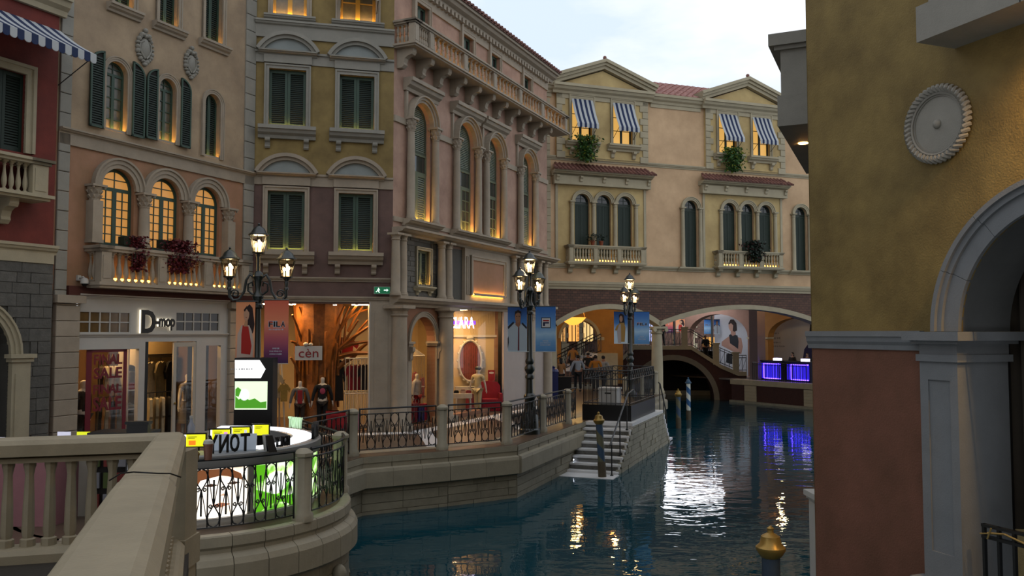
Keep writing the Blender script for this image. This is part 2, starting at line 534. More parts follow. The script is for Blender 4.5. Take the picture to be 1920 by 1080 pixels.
def open_leaf(par, u0, u1, z0, z1, y, mat, side, arch_r=None, pitch=.055):
    """an opened shutter leaf lying almost flat on the wall; its head curves up towards the hinge side away from the window"""
    w = u1 - u0; st = w * .12
    r = w
    b = MB()
    n = 10
    pts = [(u0, z0), (u1, z0)]
    if side < 0: arc = [(u0 + w * sin(pi / 2 * i / n), z1 - r + r * cos(pi / 2 * i / n)) for i in range(n + 1)][::-1]
    else: arc = [(u1 - w * sin(pi / 2 * i / n), z1 - r + r * cos(pi / 2 * i / n)) for i in range(n + 1)]
    pts += arc
    b.prism(pts, y - .0, y + .02, 'y')
    leaf = b.build('shutter', M_DARK, par)
    # rim
    ring = MB()
    for i in range(len(pts)):
        p, q = Vector(pts[i]), Vector(pts[(i + 1) % len(pts)])
        d = q - p
        if d.length < 1e-4: continue
        d.normalize(); nn = Vector((-d.y, d.x)) * st
        ring.prism([p, q, q + nn, p + nn], y - .03, y, 'y')
    ring.build('leaf_frame', mat, leaf)
    louvres(leaf, u0 + st, u1 - st, z0 + st, z1 - r * .5, y - .015, M_SLAT, pitch)
    return leaf

def glazing(par, u0, u1, z0, z1, y, nx, nz, fmat, pmat, border=.05, bar=.018, arch=None, leaves=1, transom=None, name='window_frame', depth=.05):
    """framed window; every pane is a piece of its own. arch: z1 is the spring line and the head is a half round (fan of bars)"""
    b = MB()
    c, r = (u0 + u1) / 2, (u1 - u0) / 2
    b.box(u0, u1, y - depth / 2, y + depth / 2, z0, z0 + border)
    b.box(u0, u0 + border, y - depth / 2, y + depth / 2, z0 + border, z1); b.box(u1 - border, u1, y - depth / 2, y + depth / 2, z0 + border, z1)
    if arch:
        b.ring(c, z1, r - border, r, y - depth / 2, y + depth / 2, n=14)
        b.box(u0 + border, u1 - border, y - depth / 2, y + depth / 2, z1 - border * .9, z1 + border * .3)
        b.box(c - bar / 2, c + bar / 2, y - .015, y + .015, z1, z1 + r - border)
        b.box(u0 + border, u1 - border, y - .015, y + .015, z1 + (r - border) * .5, z1 + (r - border) * .5 + bar)
    else:
        b.box(u0 + border, u1 - border, y - depth / 2, y + depth / 2, z1 - border, z1)
    zt = z1 - border * .9
    lw = (u1 - u0 - 2 * border) / leaves
    panes = []
    for k in range(leaves):
        a, e = u0 + border + lw * k, u0 + border + lw * (k + 1)
        if leaves > 1:
            s = border * .8
            if k > 0: b.box(a, a + s, y - depth / 2, y + depth / 2, z0 + border, zt); a += s
            if k < leaves - 1: b.box(e - s, e, y - depth / 2, y + depth / 2, z0 + border, zt); e -= s
        for i in range(1, nx): x = a + (e - a) * i / nx; b.box(x - bar / 2, x + bar / 2, y - .018, y + .018, z0 + border, zt)
        for j in range(1, nz): z = z0 + border + (zt - z0 - border) * j / nz; b.box(a, e, y - .017, y + .017, z - bar / 2, z + bar / 2)
        for i in range(nx):
            for j in range(nz):
                panes.append((a + (e - a) * i / nx, a + (e - a) * (i + 1) / nx, z0 + border + (zt - z0 - border) * j / nz, z0 + border + (zt - z0 - border) * (j + 1) / nz))
    fr = b.build(name, fmat, par)
    if panes:
        p0 = panes[0]; w, h = p0[1] - p0[0], p0[3] - p0[2]
        me = MB().box(0, w, 0, .006, 0, h).mesh('pane', pmat)
        for p in panes: link('pane', me, fr, loc=(p[0], y + .004, p[2]))
    if arch:
        q = r - border
        zm = z1 + q * .5
        for sg in (0, 1):
            lo = [(c, z1), (c + q, z1)] + [(c + q * cos(t), z1 + q * sin(t)) for t in (pi / 24, pi / 12, pi / 8, pi / 6)] + [(c, zm)]
            hi = [(c, zm)] + [(c + q * cos(t), z1 + q * sin(t)) for t in (pi / 6, pi / 4.5, pi / 3.6, pi / 3, pi / 2.5, pi / 2.2, pi / 2)]
            for pts in (lo, hi):
                if sg: pts = [(2 * c - x, z) for x, z in pts][::-1]
                MB().prism(pts, y + .004, y + .01, 'y').build('pane', pmat, fr)
    return fr

def surround(par, u0, u1, z0, z1, out, fw, mat, y=0., name='window_surround', sill=False):
    b = MB()
    for k, (o, w) in enumerate(((out, fw), (out * 1.5, fw * .35))):
        off = 0 if k == 0 else fw * .65
        b.box(u0 - off - w, u0 - off, y - o, y + .02, z0, z1 + off + w); b.box(u1 + off, u1 + off + w, y - o, y + .02, z0, z1 + off + w)
        b.box(u0 - off, u1 + off, y - o, y + .02, z1 + off, z1 + off + w)
    return b.build(name, mat, par)

def arch_surround(par, u0, u1, z0, zs, out, fw, mat, y=0., name='arch_surround', legs=True):
    c, r = (u0 + u1) / 2, (u1 - u0) / 2
    b = MB()
    for r0, r1, o in ((r, r + fw * .4, out * .75), (r + fw * .4, r + fw * .8, out), (r + fw * .8, r + fw, out * 1.35)):
        b.ring(c, zs, r0, r1, y - o, y + .02, n=18)
        if legs:
            b.box(c - r1, c - r0, y - o, y + .02, z0, zs); b.box(c + r0, c + r1, y - o, y + .02, z0, zs)
    return b.build(name, mat, par)

def column(par, u, y, z0, z1, r, mat, cap='leaf', cap_h=None, n=14, square=False, flute=False):
    ch = cap_h or r * 2.6
    b = MB()
    if square:
        b.box(u - r, u + r, y - r, y + r, z0 + r * .5, z1 - ch)
        b.box(u - r * 1.15, u + r * 1.15, y - r * 1.15, y + r * 1.15, z0, z0 + r * .6)
    else:
        b.lathe([(r * 1.25, z0), (r * 1.25, z0 + r * .4), (r * 1.12, z0 + r * .5), (r * 1.12, z0 + r * .75), (r, z0 + r * .9), (r, z0 + (z1 - z0) * .4), (r * .88, z1 - ch), (r * .98, z1 - ch + r * .08)], n, (u, y, 0))
    root = b.build('column', mat, par, True)
    b = MB(); zc = z1 - ch
    if cap == 'leaf':
        b.lathe([(r * .9, zc), (r * 1.0, zc + ch * .4), (r * 1.25, zc + ch * .8), (r * 1.3, zc + ch * .84)], n, (u, y, 0))
        for row, (zz, rr, k) in enumerate(((zc + ch * .12, r * 1.0, 8), (zc + ch * .42, r * 1.12, 8))):
            for i in range(k):
                a = 2 * pi * (i + .5 * row) / k
                dx, dy = cos(a), sin(a); tx, ty = -dy * r * .3, dx * r * .3
                x, yy = u + dx * rr * .92, y + dy * rr * .92
                e = r * .32
                b.add([(x - tx, yy - ty, zz), (x + tx, yy + ty, zz), (x + tx * .8 + dx * e * .5, yy + ty * .8 + dy * e * .5, zz + ch * .26), (x - tx * .8 + dx * e * .5, yy - ty * .8 + dy * e * .5, zz + ch * .26),
                       (x + dx * e * 1.3, yy + dy * e * 1.3, zz + ch * .2)], [(0, 1, 2, 3), (3, 2, 4), (0, 3, 4), (1, 4, 2), (0, 4, 1)])
        for sx in (-1, 1):
            for sy in (-1, 1): b.ball((u + sx * r * 1.15, y + sy * r * 1.15, zc + ch * .8), r * .25, n=6, m=4)
        b.box(u - r * 1.45, u + r * 1.45, y - r * 1.45, y + r * 1.45, zc + ch * .86, z1)
    elif cap == 'plain':
        b.lathe([(r * .9, zc), (r * 1.05, zc + ch * .15), (r * .92, zc + ch * .25), (r * .95, zc + ch * .5), (r * 1.25, zc + ch * .75)], n, (u, y, 0))
        b.box(u - r * 1.35, u + r * 1.35, y - r * 1.35, y + r * 1.35, zc + ch * .72, z1)
    elif cap == 'block':
        b.box(u - r * 1.05, u + r * 1.05, y - r * 1.05, y + r * 1.05, zc, zc + ch * .35)
        b.box(u - r * 1.2, u + r * 1.2, y - r * 1.2, y + r * 1.2, zc + ch * .35, zc + ch * .7)
        b.box(u - r * 1.35, u + r * 1.35, y - r * 1.35, y + r * 1.35, zc + ch * .7, z1)
    b.build('capital', mat, root, False)
    return root

def quoins(par, u0, u1, z0, z1, h, mat, out=.05, alt=0., side=1, y=0., gap=.012, name='quoin'):
    """corner blocks one above the other; alt > 0 makes every other block shorter, leaving off at the side given"""
    z = z0; k = 0; cache = {}
    while z < z1 - .02:
        t = min(z + h, z1)
        w = (u1 - u0) - (alt if k % 2 else 0)
        key = (round(w, 3), round(t - z, 3))
        if key not in cache:
            g = gap
            b = MB(); hh = t - z - g
            b.prism([(0, .0), (w, 0), (w, hh), (0, hh)], -out + .012, 0, 'y')
            b.add([(.0, -out + .012, .0), (w, -out + .012, 0), (w, -out + .012, hh), (0, -out + .012, hh), (.012, -out, .012), (w - .012, -out, .012), (w - .012, -out, hh - .012), (.012, -out, hh - .012)],
                  [(0, 1, 5, 4), (1, 2, 6, 5), (2, 3, 7, 6), (3, 0, 4, 7), (4, 5, 6, 7)])
            cache[key] = b.mesh(name, mat)
        link(name, cache[key], par, loc=(u0 if side > 0 else u1 - w, y, z))
        z = t; k += 1

def sill_shelf(par, u0, u1, z0, z1, out, mat, br=None, br_h=.25):
    h = z1 - z0
    o = mould(par, u0, u1, z0, z1, out, mat, 'sill')
    if br:
        for u in br: bracket(o, u, 0, z0, out * .7, br_h, .14, mat)
    return o

def blocks(par, outer, holes, rows, mat, y=0., th=.05, rnd=None, name='stone', wmin=.35, wmax=.75, gap=.012):
    """coursed stones filling a rectangle (u0, u1, z0, z1), leaving out boxes in holes; rows = course height"""
    u0, u1, z0, z1 = outer; rnd = rnd or random.Random(3)
    z = z0; cache = {}
    while z < z1 - .03:
        h = min(rows * (.85 + .3 * rnd.random()), z1 - z)
        if z1 - z - h < rows * .4: h = z1 - z
        u = u0
        while u < u1 - .01:
            w = round(rnd.uniform(wmin, wmax) * 10) / 10
            e = min(u + w, u1)
            if u1 - e < wmin * .5: e = u1
            segs = [(u, e)]
            for (a, c, d, f) in holes:
                ns = []
                for (p, q) in segs:
                    if z + h <= d + .01 or z >= f - .01 or q <= a or p >= c: ns.append((p, q))
                    else:
                        if p < a - .03: ns.append((p, a))
                        if q > c + .03: ns.append((c, q))
                segs = ns
            for (p, q) in segs:
                b = MB(); pr = .01 + .02 * rnd.random()
                b.box(p + gap / 2, q - gap / 2, y - th - pr, y, z + gap / 2, z + h - gap / 2)
                b.build(name, mat, par)
            u = e
        z += h

def leaves_mesh(n, box, size, seed, droop=.0, mat=None):
    rn = random.Random(seed); b = MB()
    for i in range(n):
        # fuller in the middle, trailing at the ends
        x = rn.gauss(0, .42) * box[0] / 2 * 1.2; y = -abs(rn.gauss(0, .5)) * box[1]; z = rn.uniform(-1, 1) * box[2] / 2
        x *= (1 - .35 * max(0, -z / box[2] * 2))
        a = rn.uniform(0, 2 * pi); t = rn.uniform(-.9, .6); s = size * rn.uniform(.6, 1.3)
        d = Vector((cos(a) * cos(t), sin(a) * cos(t) - .3, sin(t) - droop)).normalized()
        e = d.cross(Vector((rn.uniform(-1, 1), rn.uniform(-1, 1), rn.uniform(.2, 1)))).normalized()
        nn = d.cross(e)
        p = Vector((x, y, z))
        b.add([p, p + d * s * .5 + e * s * .28 + nn * s * .06, p + d * s, p + d * s * .5 - e * s * .28 + nn * s * .06], [(0, 1, 2), (0, 2, 3)])
    return b.mesh('foliage', mat)

def plant(name, label, F, u, y, z, box, mat, n=500, size=.09, seed=1, extra=None, droop=.3, pot=None, group=None):
    t = thing(name, label, 'plant', F.m @ Matrix.Translation((u, y, z)), group=group)
    link('foliage', leaves_mesh(n, box, size, seed, droop, mat), t, kind='stuff')
    if extra: link('blossom', leaves_mesh(n // 6, box, size * 1.1, seed + 9, droop, extra), t, kind='stuff')
    rn = random.Random(seed); b = MB()
    for i in range(7):
        x = rn.uniform(-.4, .4) * box[0]
        b.tube([(x * .3, 0, box[2] * .3), (x * .8, -box[1] * .4, box[2] * .15), (x, -box[1] * .7, -box[2] * rn.uniform(.1, .45))], .008, 4)
    b.build('stem', pm('stem', '3a3a22', bump=0), t)
    if pot: pot(t)
    return t

def awning(label, F, u0, u1, z_top, z_bot, y_top, out, n, stripes=None, val=.16, arms=True, group=None):
    """striped canvas sloping out from the wall, scalloped valance, two arms"""
    t = thing('awning', label, 'awning', F.m @ Matrix.Translation((u0, y_top, z_top)), group=group)
    w = (u1 - u0) / n; dz = z_bot - z_top
    stripe = {}
    for k, mt in ((0, M_WCLOTH), (1, M_BLUE)):
        vs = []; m = 6
        for j in range(m + 1):
            f = j / m
            for x in (0, w): vs.append((x, -out * f, dz * f - .06 * sin(pi * f) * abs(dz)))
        fs = [(2 * j, 2 * j + 2, 2 * j + 3, 2 * j + 1) for j in range(m)]
        e = len(vs) - 2
        for q in range(7):
            vs.append((w / 2 - w / 2 * cos(pi * q / 6), -out - .004, dz - val + w * .35 - w * .35 * sin(pi * q / 6)))
        fs.append([e] + [e + 2 + q for q in range(7)] + [e + 1])
        vs2 = [(x, y + .006, z - .006) for x, y, z in vs]; n0 = len(vs)
        stripe[k] = MB().add(vs + vs2, fs + [[n0 + a for a in f[::-1]] for f in fs]).mesh('canvas_stripe', mt)
    for i in range(n):
        link('canvas_stripe', stripe[i % 2], t, loc=(i * w, 0, 0))
    if arms:
        for x in (.02, u1 - u0 - .02):
            MB().tube([(x, 0, dz * 1.15 - .35 * out), (x, -out * .97, dz - .02)], .012, 5).build('arm', M_IRON, t)
    return t
# ------------------------------------------------------------------ the street plan (metres; promenade at z = 0, water at -1.3)
WATER = -1.3
F3 = Frame(-3.78, 24.6, 6200, 1600)
def cross_px(F, px):
    u, z = F.p(px, HOR); return F.o + F.d * u
J23 = cross_px(F3, 470)
J34 = cross_px(F3, 735)
F2 = Frame(J23.x, J23.y, 765, 1600)            # u runs negative towards the red house
F1 = Frame(J23.x + F2.n.x * -.12, J23.y + F2.n.y * -.12, 765, 1600)
F4 = Frame(J34.x, J34.y, 730, 1600)
F5 = Frame(*at_depth(1030, HOR, 37.6).xy, 4340, 1600)
TOP = 14.0

def mid_u(F, px, py): return F.p(px, py)[0]

# ------------------------------------------------------------------ red house
B1 = thing('red_house', 'dark red plastered house with a striped awning beside the beige arched house', 'building', F1.m)
ur = mid_u(F1, 104, 300); ul = ur - 16
zb0, zb1 = F1.p(50, 490)[1], F1.p(50, 462)[1]
wu0, wu1, wz0, wz1 = F1.r(-30, 118, 44, 287)
MB().sheet(rect_poly(ul, ur, zb1, TOP), [rect_poly(wu0, wu1, wz0, wz1)], 0, .16).box(ur - .004, ur, 0, .12, 0, TOP).build('wall', M_RED, B1)
shutters(B1, wu0, wu1, wz0, wz1, .1, M_DGREEN)
surround(B1, wu0, wu1, wz0, wz1, .06, .2, M_STONE2)
zc0, zc1 = F1.p(85, 22)[1], F1.p(85, 2)[1]
mould(B1, ul, ur + .12, zc0, zc0 + .45, .28, M_STONE2, ends=.0)
mould(B1, ul, ur + .05, zb1 - .14, zb1 + .06, .14, M_STONE2, 'string_course')
slab(B1, ul, ur, -.05, .05, zb0 - .02, zb1 - .12, M_STONE2, 'stone_band')
# balcony
bu0, bu1, bz0, bz1 = F1.r(-40, 380, 98, 303, .5)
u98, z_t = F1.p(98, 304, .5); u97, z_b = F1.p(97, 380, .5)
balcony(B1, u98 - 3.4, u98 - .1, z_b, z_t, .55, M_STONE2, [u98 - 3.2, u98 - 2.3, u98 - 1.35, u98 - .28], [5, 5, 5], pw=.34, led=None, br=[u98 - .75, u98 - 2.6], br_h=.5, side_nb=2, ovh=.09)
# rough stone ground floor with an arched passage
gz = zb0
pu0, pu1 = mid_u(F1, 2, 740) , mid_u(F1, 58, 740)
au1 = mid_u(F1, 14, 740); ar = .95; ac = au1 - ar; azs = F1.p(20, 664)[1]
MB().sheet(rect_poly(ul, ur, 0, gz), [arch_poly(ac - ar, ac + ar, 0.0005, azs)], .0, .5).build('backing_wall', pm('mortar', '5c5a54', bump=.2), B1)
rn = random.Random(5)
holes = []
k = 12
for i in range(k):            # the stones step round the arch
    z0_ = azs + (ar + .16) * sin(pi / 2 * i / k); z1_ = azs + (ar + .16) * sin(pi / 2 * (i + 1) / k)
    hw = (ar + .16) * cos(pi / 2 * i / k); holes.append((ac - hw, ac + hw, z0_, z1_))
holes.append((ac - ar - .45, ac + ar + .45, 0, azs + .02))
blocks(B1, (ur - 2.5, ur, 0, gz), holes, .24, M_ROUGH, y=0, th=.01, rnd=rn, wmin=.3, wmax=.7)
arch_surround(B1, ac - ar, ac + ar, 0, azs, .1, .22, M_STONE2, legs=False)
for s in (-1, 1):
    b = MB(); c = ac + s * (ar + .2)
    b.box(c - .2, c + .2, -.12, .02, 0, azs - .16); b.box(c - .13, c + .13, -.14, -.12, .3, azs - .4)
    pz = b.build('pilaster', M_STONE2, B1)
    MB().box(c - .24, c + .24, -.16, .02, azs - .16, azs - .08).box(c - .28, c + .28, -.2, .02, azs - .08, azs).build('capital', M_STONE2, pz)
slab(B1, ac - ar, ac + ar, .5, .55, 0, azs + ar, M_DARK, 'passage_door')
# awning over the shuttered window
e1 = F1.p(158, 108, 1.05); e0 = F1.p(112, 62, .02)
awning('big navy and white striped awning with scalloped edge on the dark red house', F1, ur - 2.45, ur + .02, e0[1] + .05, e1[1] + .1, -.02, 1.15, 17, val=.2)

# ------------------------------------------------------------------ beige arched house
B2 = thing('beige_house', 'beige and salmon house with three glowing arched windows above the clothes shop', 'building', F2.m)
u_l, u_r = mid_u(F2, 104, 400), 0.0
bandT, bandB = F2.p(300, 283)[1], F2.p(300, 306)[1]
zshop = F2.p(300, 553)[1]
holes_up, holes_lo = [], []
# top row shuttered windows
tops = []
for (x0, x1, ys) in ((213, 249, 8), (297, 333, 43), (383, 416, 75)):
    u0, z0 = F2.p(x0, ys); u1, _ = F2.p(x1, ys)
    tops.append((u0, u1, z0)); holes_up.append(rect_poly(u0, u1, z0, z0 + 1.75))
arcs = []
for (x0, x1, yt, yb) in ((196, 236, 115, 247), (296, 328, 147, 268), (382, 411, 176, 296)):
    u0, u1, z0, z1 = F2.r(x0, yb, x1, yb)
    zt = F2.p((x0 + x1) / 2, yt)[1]; z0 = F2.p((x0 + x1) / 2, yb)[1]
    zs = zt - (u1 - u0) / 2
    arcs.append((u0, u1, z0, zs)); holes_up.append(arch_poly(u0, u1, z0, zs))
MB().sheet(rect_poly(u_l - .3, u_r, bandT - .1, TOP), holes_up, 0, .2).build('upper_wall', M_BEIGE, B2)
for u0, u1, z0 in tops:
    shutters(B2, u0, u1, z0, z0 + 1.75, .15)
    surround(B2, u0, u1, z0, z0 + 1.75, .05, .1, M_STONE)
    sill_shelf(B2, u0 - .2, u1 + .2, z0 - .2, z0, .2, M_STONE)
    slab(B2, u0 + .04, u1 - .04, .03, .055, z0 + .004, z0 + .02, M_LED, 'light_strip')
for i, (u0, u1, z0, zs) in enumerate(arcs):
    arch_surround(B2, u0, u1, z0, zs, .05, .12, M_STONE)
    if i < 2:
        glazing(B2, u0, u1, z0, zs, .14, 1, 5, M_GREEN, M_CURT, border=.05, bar=.025, arch=True, leaves=2)
        w = (u1 - u0) * .62
        for s in (-1, 1):
            a = u0 - .1 - w if s < 0 else u1 + .1
            open_leaf(B2, a, a + w, z0 - .02, zs + (u1 - u0) * .5 + .12, -.07, M_GREEN, -s)
    else:
        shutters(B2, u0, u1, z0, zs, .15, arch=True)
    slab(B2, u0 + .04, u1 - .04, .03, .06, z0 + .004, z0 + .025, M_LEDW if i < 2 else M_LED, 'light_strip')
# string course
mould(B2, u_l, u_r + .0, bandT - .12, bandT, .16, M_STONE, 'string_course')
slab(B2, u_l, u_r, -.05, .05, bandB - .05, bandT - .1, M_STONE, 'stone_band')
# triple window
tri = []
for (x0, x1, yt) in ((189, 250, 317), (279, 336, 334), (361, 413, 351)):
    u0, u1 = mid_u(F2, x0, 400), mid_u(F2, x1, 400)
    zt = F2.p((x0 + x1) / 2, yt)[1]; tri.append([u0, u1, zt])
ztop = sum(t[2] for t in tri) / 3; wA = sum(t[1] - t[0] for t in tri) / 3
zbase = F2.p(300, 470)[1]
cen = [(t[0] + t[1]) / 2 for t in tri]
cen = [cen[1] - (cen[2] - cen[0]) / 2, cen[1], cen[1] + (cen[2] - cen[0]) / 2]
zs3 = ztop - wA / 2
for c in cen: holes_lo.append(arch_poly(c - wA / 2, c + wA / 2, zbase, zs3))
MB().sheet(rect_poly(u_l - .3, u_r, zshop, bandT - .1), holes_lo, 0, .18).build('lower_wall', M_PINK, B2)
for c in cen:
    u0, u1 = c - wA / 2, c + wA / 2
    glazing(B2, u0, u1, zbase, zs3 - .0, .12, 2, 6, M_GREEN, M_LIT, border=.07, bar=.022, arch=True, leaves=2)
    arch_surround(B2, u0, u1, zs3 - .1, zs3, .1, (cen[1] - cen[0] - wA) / 2 + .02, M_STONE, legs=False)
sp = cen[1] - cen[0]
for i, u in enumerate([cen[0] - sp / 2, cen[0] + sp / 2, cen[1] + sp / 2, cen[2] + sp / 2]):
    column(B2, u, -.1, zbase, zs3 - .02, .13, M_STONE, cap_h=.36, square=i in (0, 3))
# balcony with lights
bz0, bz1 = F2.p(300, 545, .55)[1], F2.p(300, 470, .55)[1]
bu0, bu1 = mid_u(F2, 168, 500) - .12, mid_u(F2, 437, 500) + .1
pts = [bu0 + .16, bu0 + .16 + (bu1 - bu0 - .32) * .36, bu0 + .16 + (bu1 - bu0 - .32) * .695, bu1 - .16]
balcony(B2, bu0, bu1, bz0, bz1, .5, M_STONE, pts, [7, 7, 6], pw=.26, led=M_LEDB, side_nb=2)
slab(B2, u_l + .3, u_r, -.1, .06, zshop - .1, zshop + .1, pm('maroon_soffit', '5a2a20', bump=0), 'soffit_band')
slab(B2, u_l - .3, mid_u(F2, 141, 700), .03, .12, 0, zshop + .1, M_STONE, 'pier_backing')
quoins(B2, u_l, mid_u(F2, 129, 300), 3.3, TOP, .43, M_GREY, alt=0)
quoins(B2, mid_u(F2, 455, 400), u_r, 0, TOP, .45, M_GREY, alt=0)
# shop front
su0, su1 = mid_u(F2, 141, 700), mid_u(F2, 424, 700)
zf = zshop - .06
def h2(x0, y0, x1, y1): return F2.r(x0, y0, x1, y1)
trL, trR = h2(146, 582, 243, 625), h2(328, 584, 410, 622)
wi = h2(143, 656, 256, 800); dr = h2(271, 641, 364, 815); sd = h2(385, 648, 410, 795)
wi = (wi[0], wi[1], .12, wi[3]); dr = (dr[0], dr[1], 0.002, dr[3]); sd = (sd[0], sd[1], .25, sd[3])
MB().sheet(rect_poly(su0, su1, 0, zf), [rect_poly(*t) for t in (trL, trR, wi, dr, sd)], -.03, .12).build('shop_front', M_WHITE, B2)
mould(B2, su0, su1, dr[3] + .12, dr[3] + .2, .06, M_WHITE, 'shop_moulding', y=-.03)
mould(B2, su0, su1, zf - .1, zf, .08, M_WHITE, 'shop_cornice', y=-.03)
for t in (trL, trR):
    glazing(B2, t[0], t[1], t[2], t[3], .0, 5, 2, M_WHITE, pm('amber_dim_pane', '7a5f38', rough=.1, var=.3, scale=3, bump=0) if t is trL else pm('dim_pane', '4a4034', rough=.1, var=.3, scale=3, bump=0), border=.03, bar=.03, name='transom_window')
slab(B2, wi[0], wi[1], .02, .026, wi[2], wi[3], M_GLASS, 'shop_window')
slab(B2, sd[0], sd[1], .02, .026, sd[2], sd[3], M_GLASS, 'shop_window')
slab(B2, sd[0] - .1, sd[1] + .1, .5, .52, 0, sd[3], M_DARK, 'dark_lining')
d0 = mid_u(F2, 324, 700)
b = MB(); b.box(d0, d0 + .09, -.02, .03, .01, dr[3] - .02); b.box(dr[1] - .09, dr[1], -.02, .03, .01, dr[3] - .02)
b.box(d0 + .09, dr[1] - .09, -.02, .03, .01, .22); b.box(d0 + .09, dr[1] - .09, -.02, .03, dr[3] - .13, dr[3] - .02)
dl = b.build('door', M_OFFW, B2)
slab(dl, d0 + .09, dr[1] - .09, .0, .006, .22, dr[3] - .13, M_GLASS, 'glass')
MB().ball((d0 + .05, -.04, 1.05), .03).build('handle', M_GOLD, dl)
slab(B2, dr[0] + .0, dr[0] + .1, -.02, .1, 0, dr[3], M_BLACK, 'door_jamb')
# stone pilasters either side of the shop
for a, c in ((u_l, su0), (su1, mid_u(F2, 446, 700))):
    quoins(B2, a, c, 0, zf - .22, .34, M_STONE, out=.12, gap=.008, name='pilaster_block')
    slab(B2, a - .04, c + .08, -.2, 0, zf - .22, zf - .05, M_STONE, 'pilaster_capital')

# crests, lettering, camera
def crest(F, px, py, sw, sh, label, group):
    u, z = F.p(px, py)
    t = thing('stone_crest', label, 'ornament', F.m @ Matrix.Translation((u, 0, z)), group=group)
    rn = random.Random(4); b = MB()
    b.ball((0, -.02, -.03 * sh), sw * .3, .09, sh * .3, 12, 8)
    b.build('shield', M_GREY, t, True)
    b = MB()
    for i in range(20):
        a = 2 * pi * i / 20
        x, zz = sw * .43 * cos(a), sh * .37 * sin(a) - .02 * sh
        b.ball((x, -.03, zz), sw * .1 * rn.uniform(.8, 1.3), .07, sh * .055 * rn.uniform(.8, 1.4), 7, 5)
    b.build('scrollwork', M_GREY, t, True)
    b = MB(); b.ball((0, -.04, sh * .46), sw * .13, .07, sh * .07); b.ball((-sw * .18, -.04, sh * .33), sw * .15, .08, sh * .07); b.ball((sw * .18, -.04, sh * .33), sw * .15, .08, sh * .07)
    b.ball((0, -.05, sh * .3), sw * .12, .08, sh * .06); b.ball((0, -.04, -sh * .45), sw * .14, .06, sh * .06)
    b.build('crown', M_GREY, t, True)
    b = MB()
    for s in (-1, 1):
        b.tube([(s * sw * .12, -.07, sh * .16), (s * sw * .3, -.06, sh * .1), (s * sw * .34, -.05, -.05 * sh), (s * sw * .2, -.06, -sh * .2), (s * sw * .05, -.07, -sh * .3)], sw * .05, 6)
    b.build('garland', M_GREY, t, True)
crest(F2, 270, 90, .5, .9, 'carved grey stone crest between two arched windows with open green shutters', 'wall crests')
crest(F2, 357, 119, .47, .85, 'carved grey stone crest above the pair of closed arched shutters', 'wall crests')
slab(B2, su1, u_r, .03, .12, 0, zshop + .1, M_STONE, 'pier_backing')
u, z = F2.p(147, 528)
sc = thing('security_camera', 'white dome security camera on a bracket over the clothes shop', 'camera', F2.m @ Matrix.Translation((u, 0, z)))
MB().box(-.06, .02, -.06, 0, .02, .14).tube([(-.02, -.05, .08), (-.0, -.16, .1), (.0, -.2, .06)], .018, 6).build('bracket', M_WHITE, sc)
MB().lathe([(.02, .08), (.07, .06), (.085, .0), (.085, -.05)], 12, (0, -.2, 0)).build('housing', M_WHITE, sc, True)
MB().ball((0, -.2, -.05), .065).build('dome', M_BLACK, sc, True)
# shop name, dark letters with a lit edge
sg = thing('shop_sign', 'black halo-lit letters on the white front of the clothes shop', 'sign', F2.m)
for s, x0, y0, x1, y1 in (('D', 258, 581, 284, 625), ('-', 284, 602, 292, 608), ('mop', 291, 597, 320, 620)):
    q = h2(x0, y0, x1, y1)
    letters(s, sg, (q[0] + q[1]) / 2 + .015, -.075, (q[2] + q[3]) / 2 + (0 if s != 'mop' else 0), q[3] - q[2], em('halo_white', 'fff2d8', 1.6), width=q[1] - q[0] + .03, name='halo', depth=.02)
    letters(s, sg, (q[0] + q[1]) / 2 + .03, -.10, (q[2] + q[3]) / 2, q[3] - q[2], M_BLACK, width=q[1] - q[0], name='letter', depth=.03, bold=.03)

# red flowers trailing over the balcony rail
for (px, py, w, n, lb, sd_) in ((261, 474, .5, 700, 'red trailing plant on the balcony rail beside a dark planter', 3), (340, 480, .95, 1300, 'wide red trailing plant on the balcony rail in front of a column', 5)):
    u, z = F2.p(px, py, .55)
    tpl = plant('trailing_plant', lb, F2, u, -.42, z, (w, .2, .8), M_LEAFR, n, .085, sd_, extra=pm('dark_red_leaf', '431520', bump=0))
    MB().box(-w * .35 - .15, w * .35, -.02, .18, .16, .36).build('planter', pm('dark_planter', '23301f', bump=0), tpl)

# ------------------------------------------------------------------ ochre and plum house
B3 = thing('ochre_house', 'ochre house with curved pediments over green louvred shutters and a plum lower storey', 'building', F3.m)
a3, e3 = mid_u(F3, 470, HOR), mid_u(F3, 735, HOR)
zsh3 = F3.p(600, 566)[1]
zmid = F3.p(600, 340)[1]
up, lo = [], []
wins = []
for row in ((505, 128, 573, 240), (637, 140, 701, 247)): wins.append((F3.r(*row), up))
for row in ((502, 357, 570, 472), (635, 362, 699, 474)): wins.append((F3.r(*row), lo))
topw = []
for (x0, x1, ys) in ((512, 575, 28), (638, 704, 39)):
    u0, z0 = F3.p(x0, ys); u1, _ = F3.p(x1, ys); topw.append((u0, u1, z0)); up.append(rect_poly(u0, u1, z0, z0 + 1.7))
for q, lst in wins: lst.append(rect_poly(q[0], q[1], q[2], q[3]))
MB().sheet(rect_poly(a3, e3, zmid, TOP), up, 0, .2).build('upper_wall', M_OCHRE, B3)
op = F3.r(476, 568, 693, 806)
MB().sheet(rect_poly(a3, e3, 0, zmid), lo + [rect_poly(op[0], op[1], 0.002, op[3])], 0, .25).build('lower_wall', M_PLUM, B3)
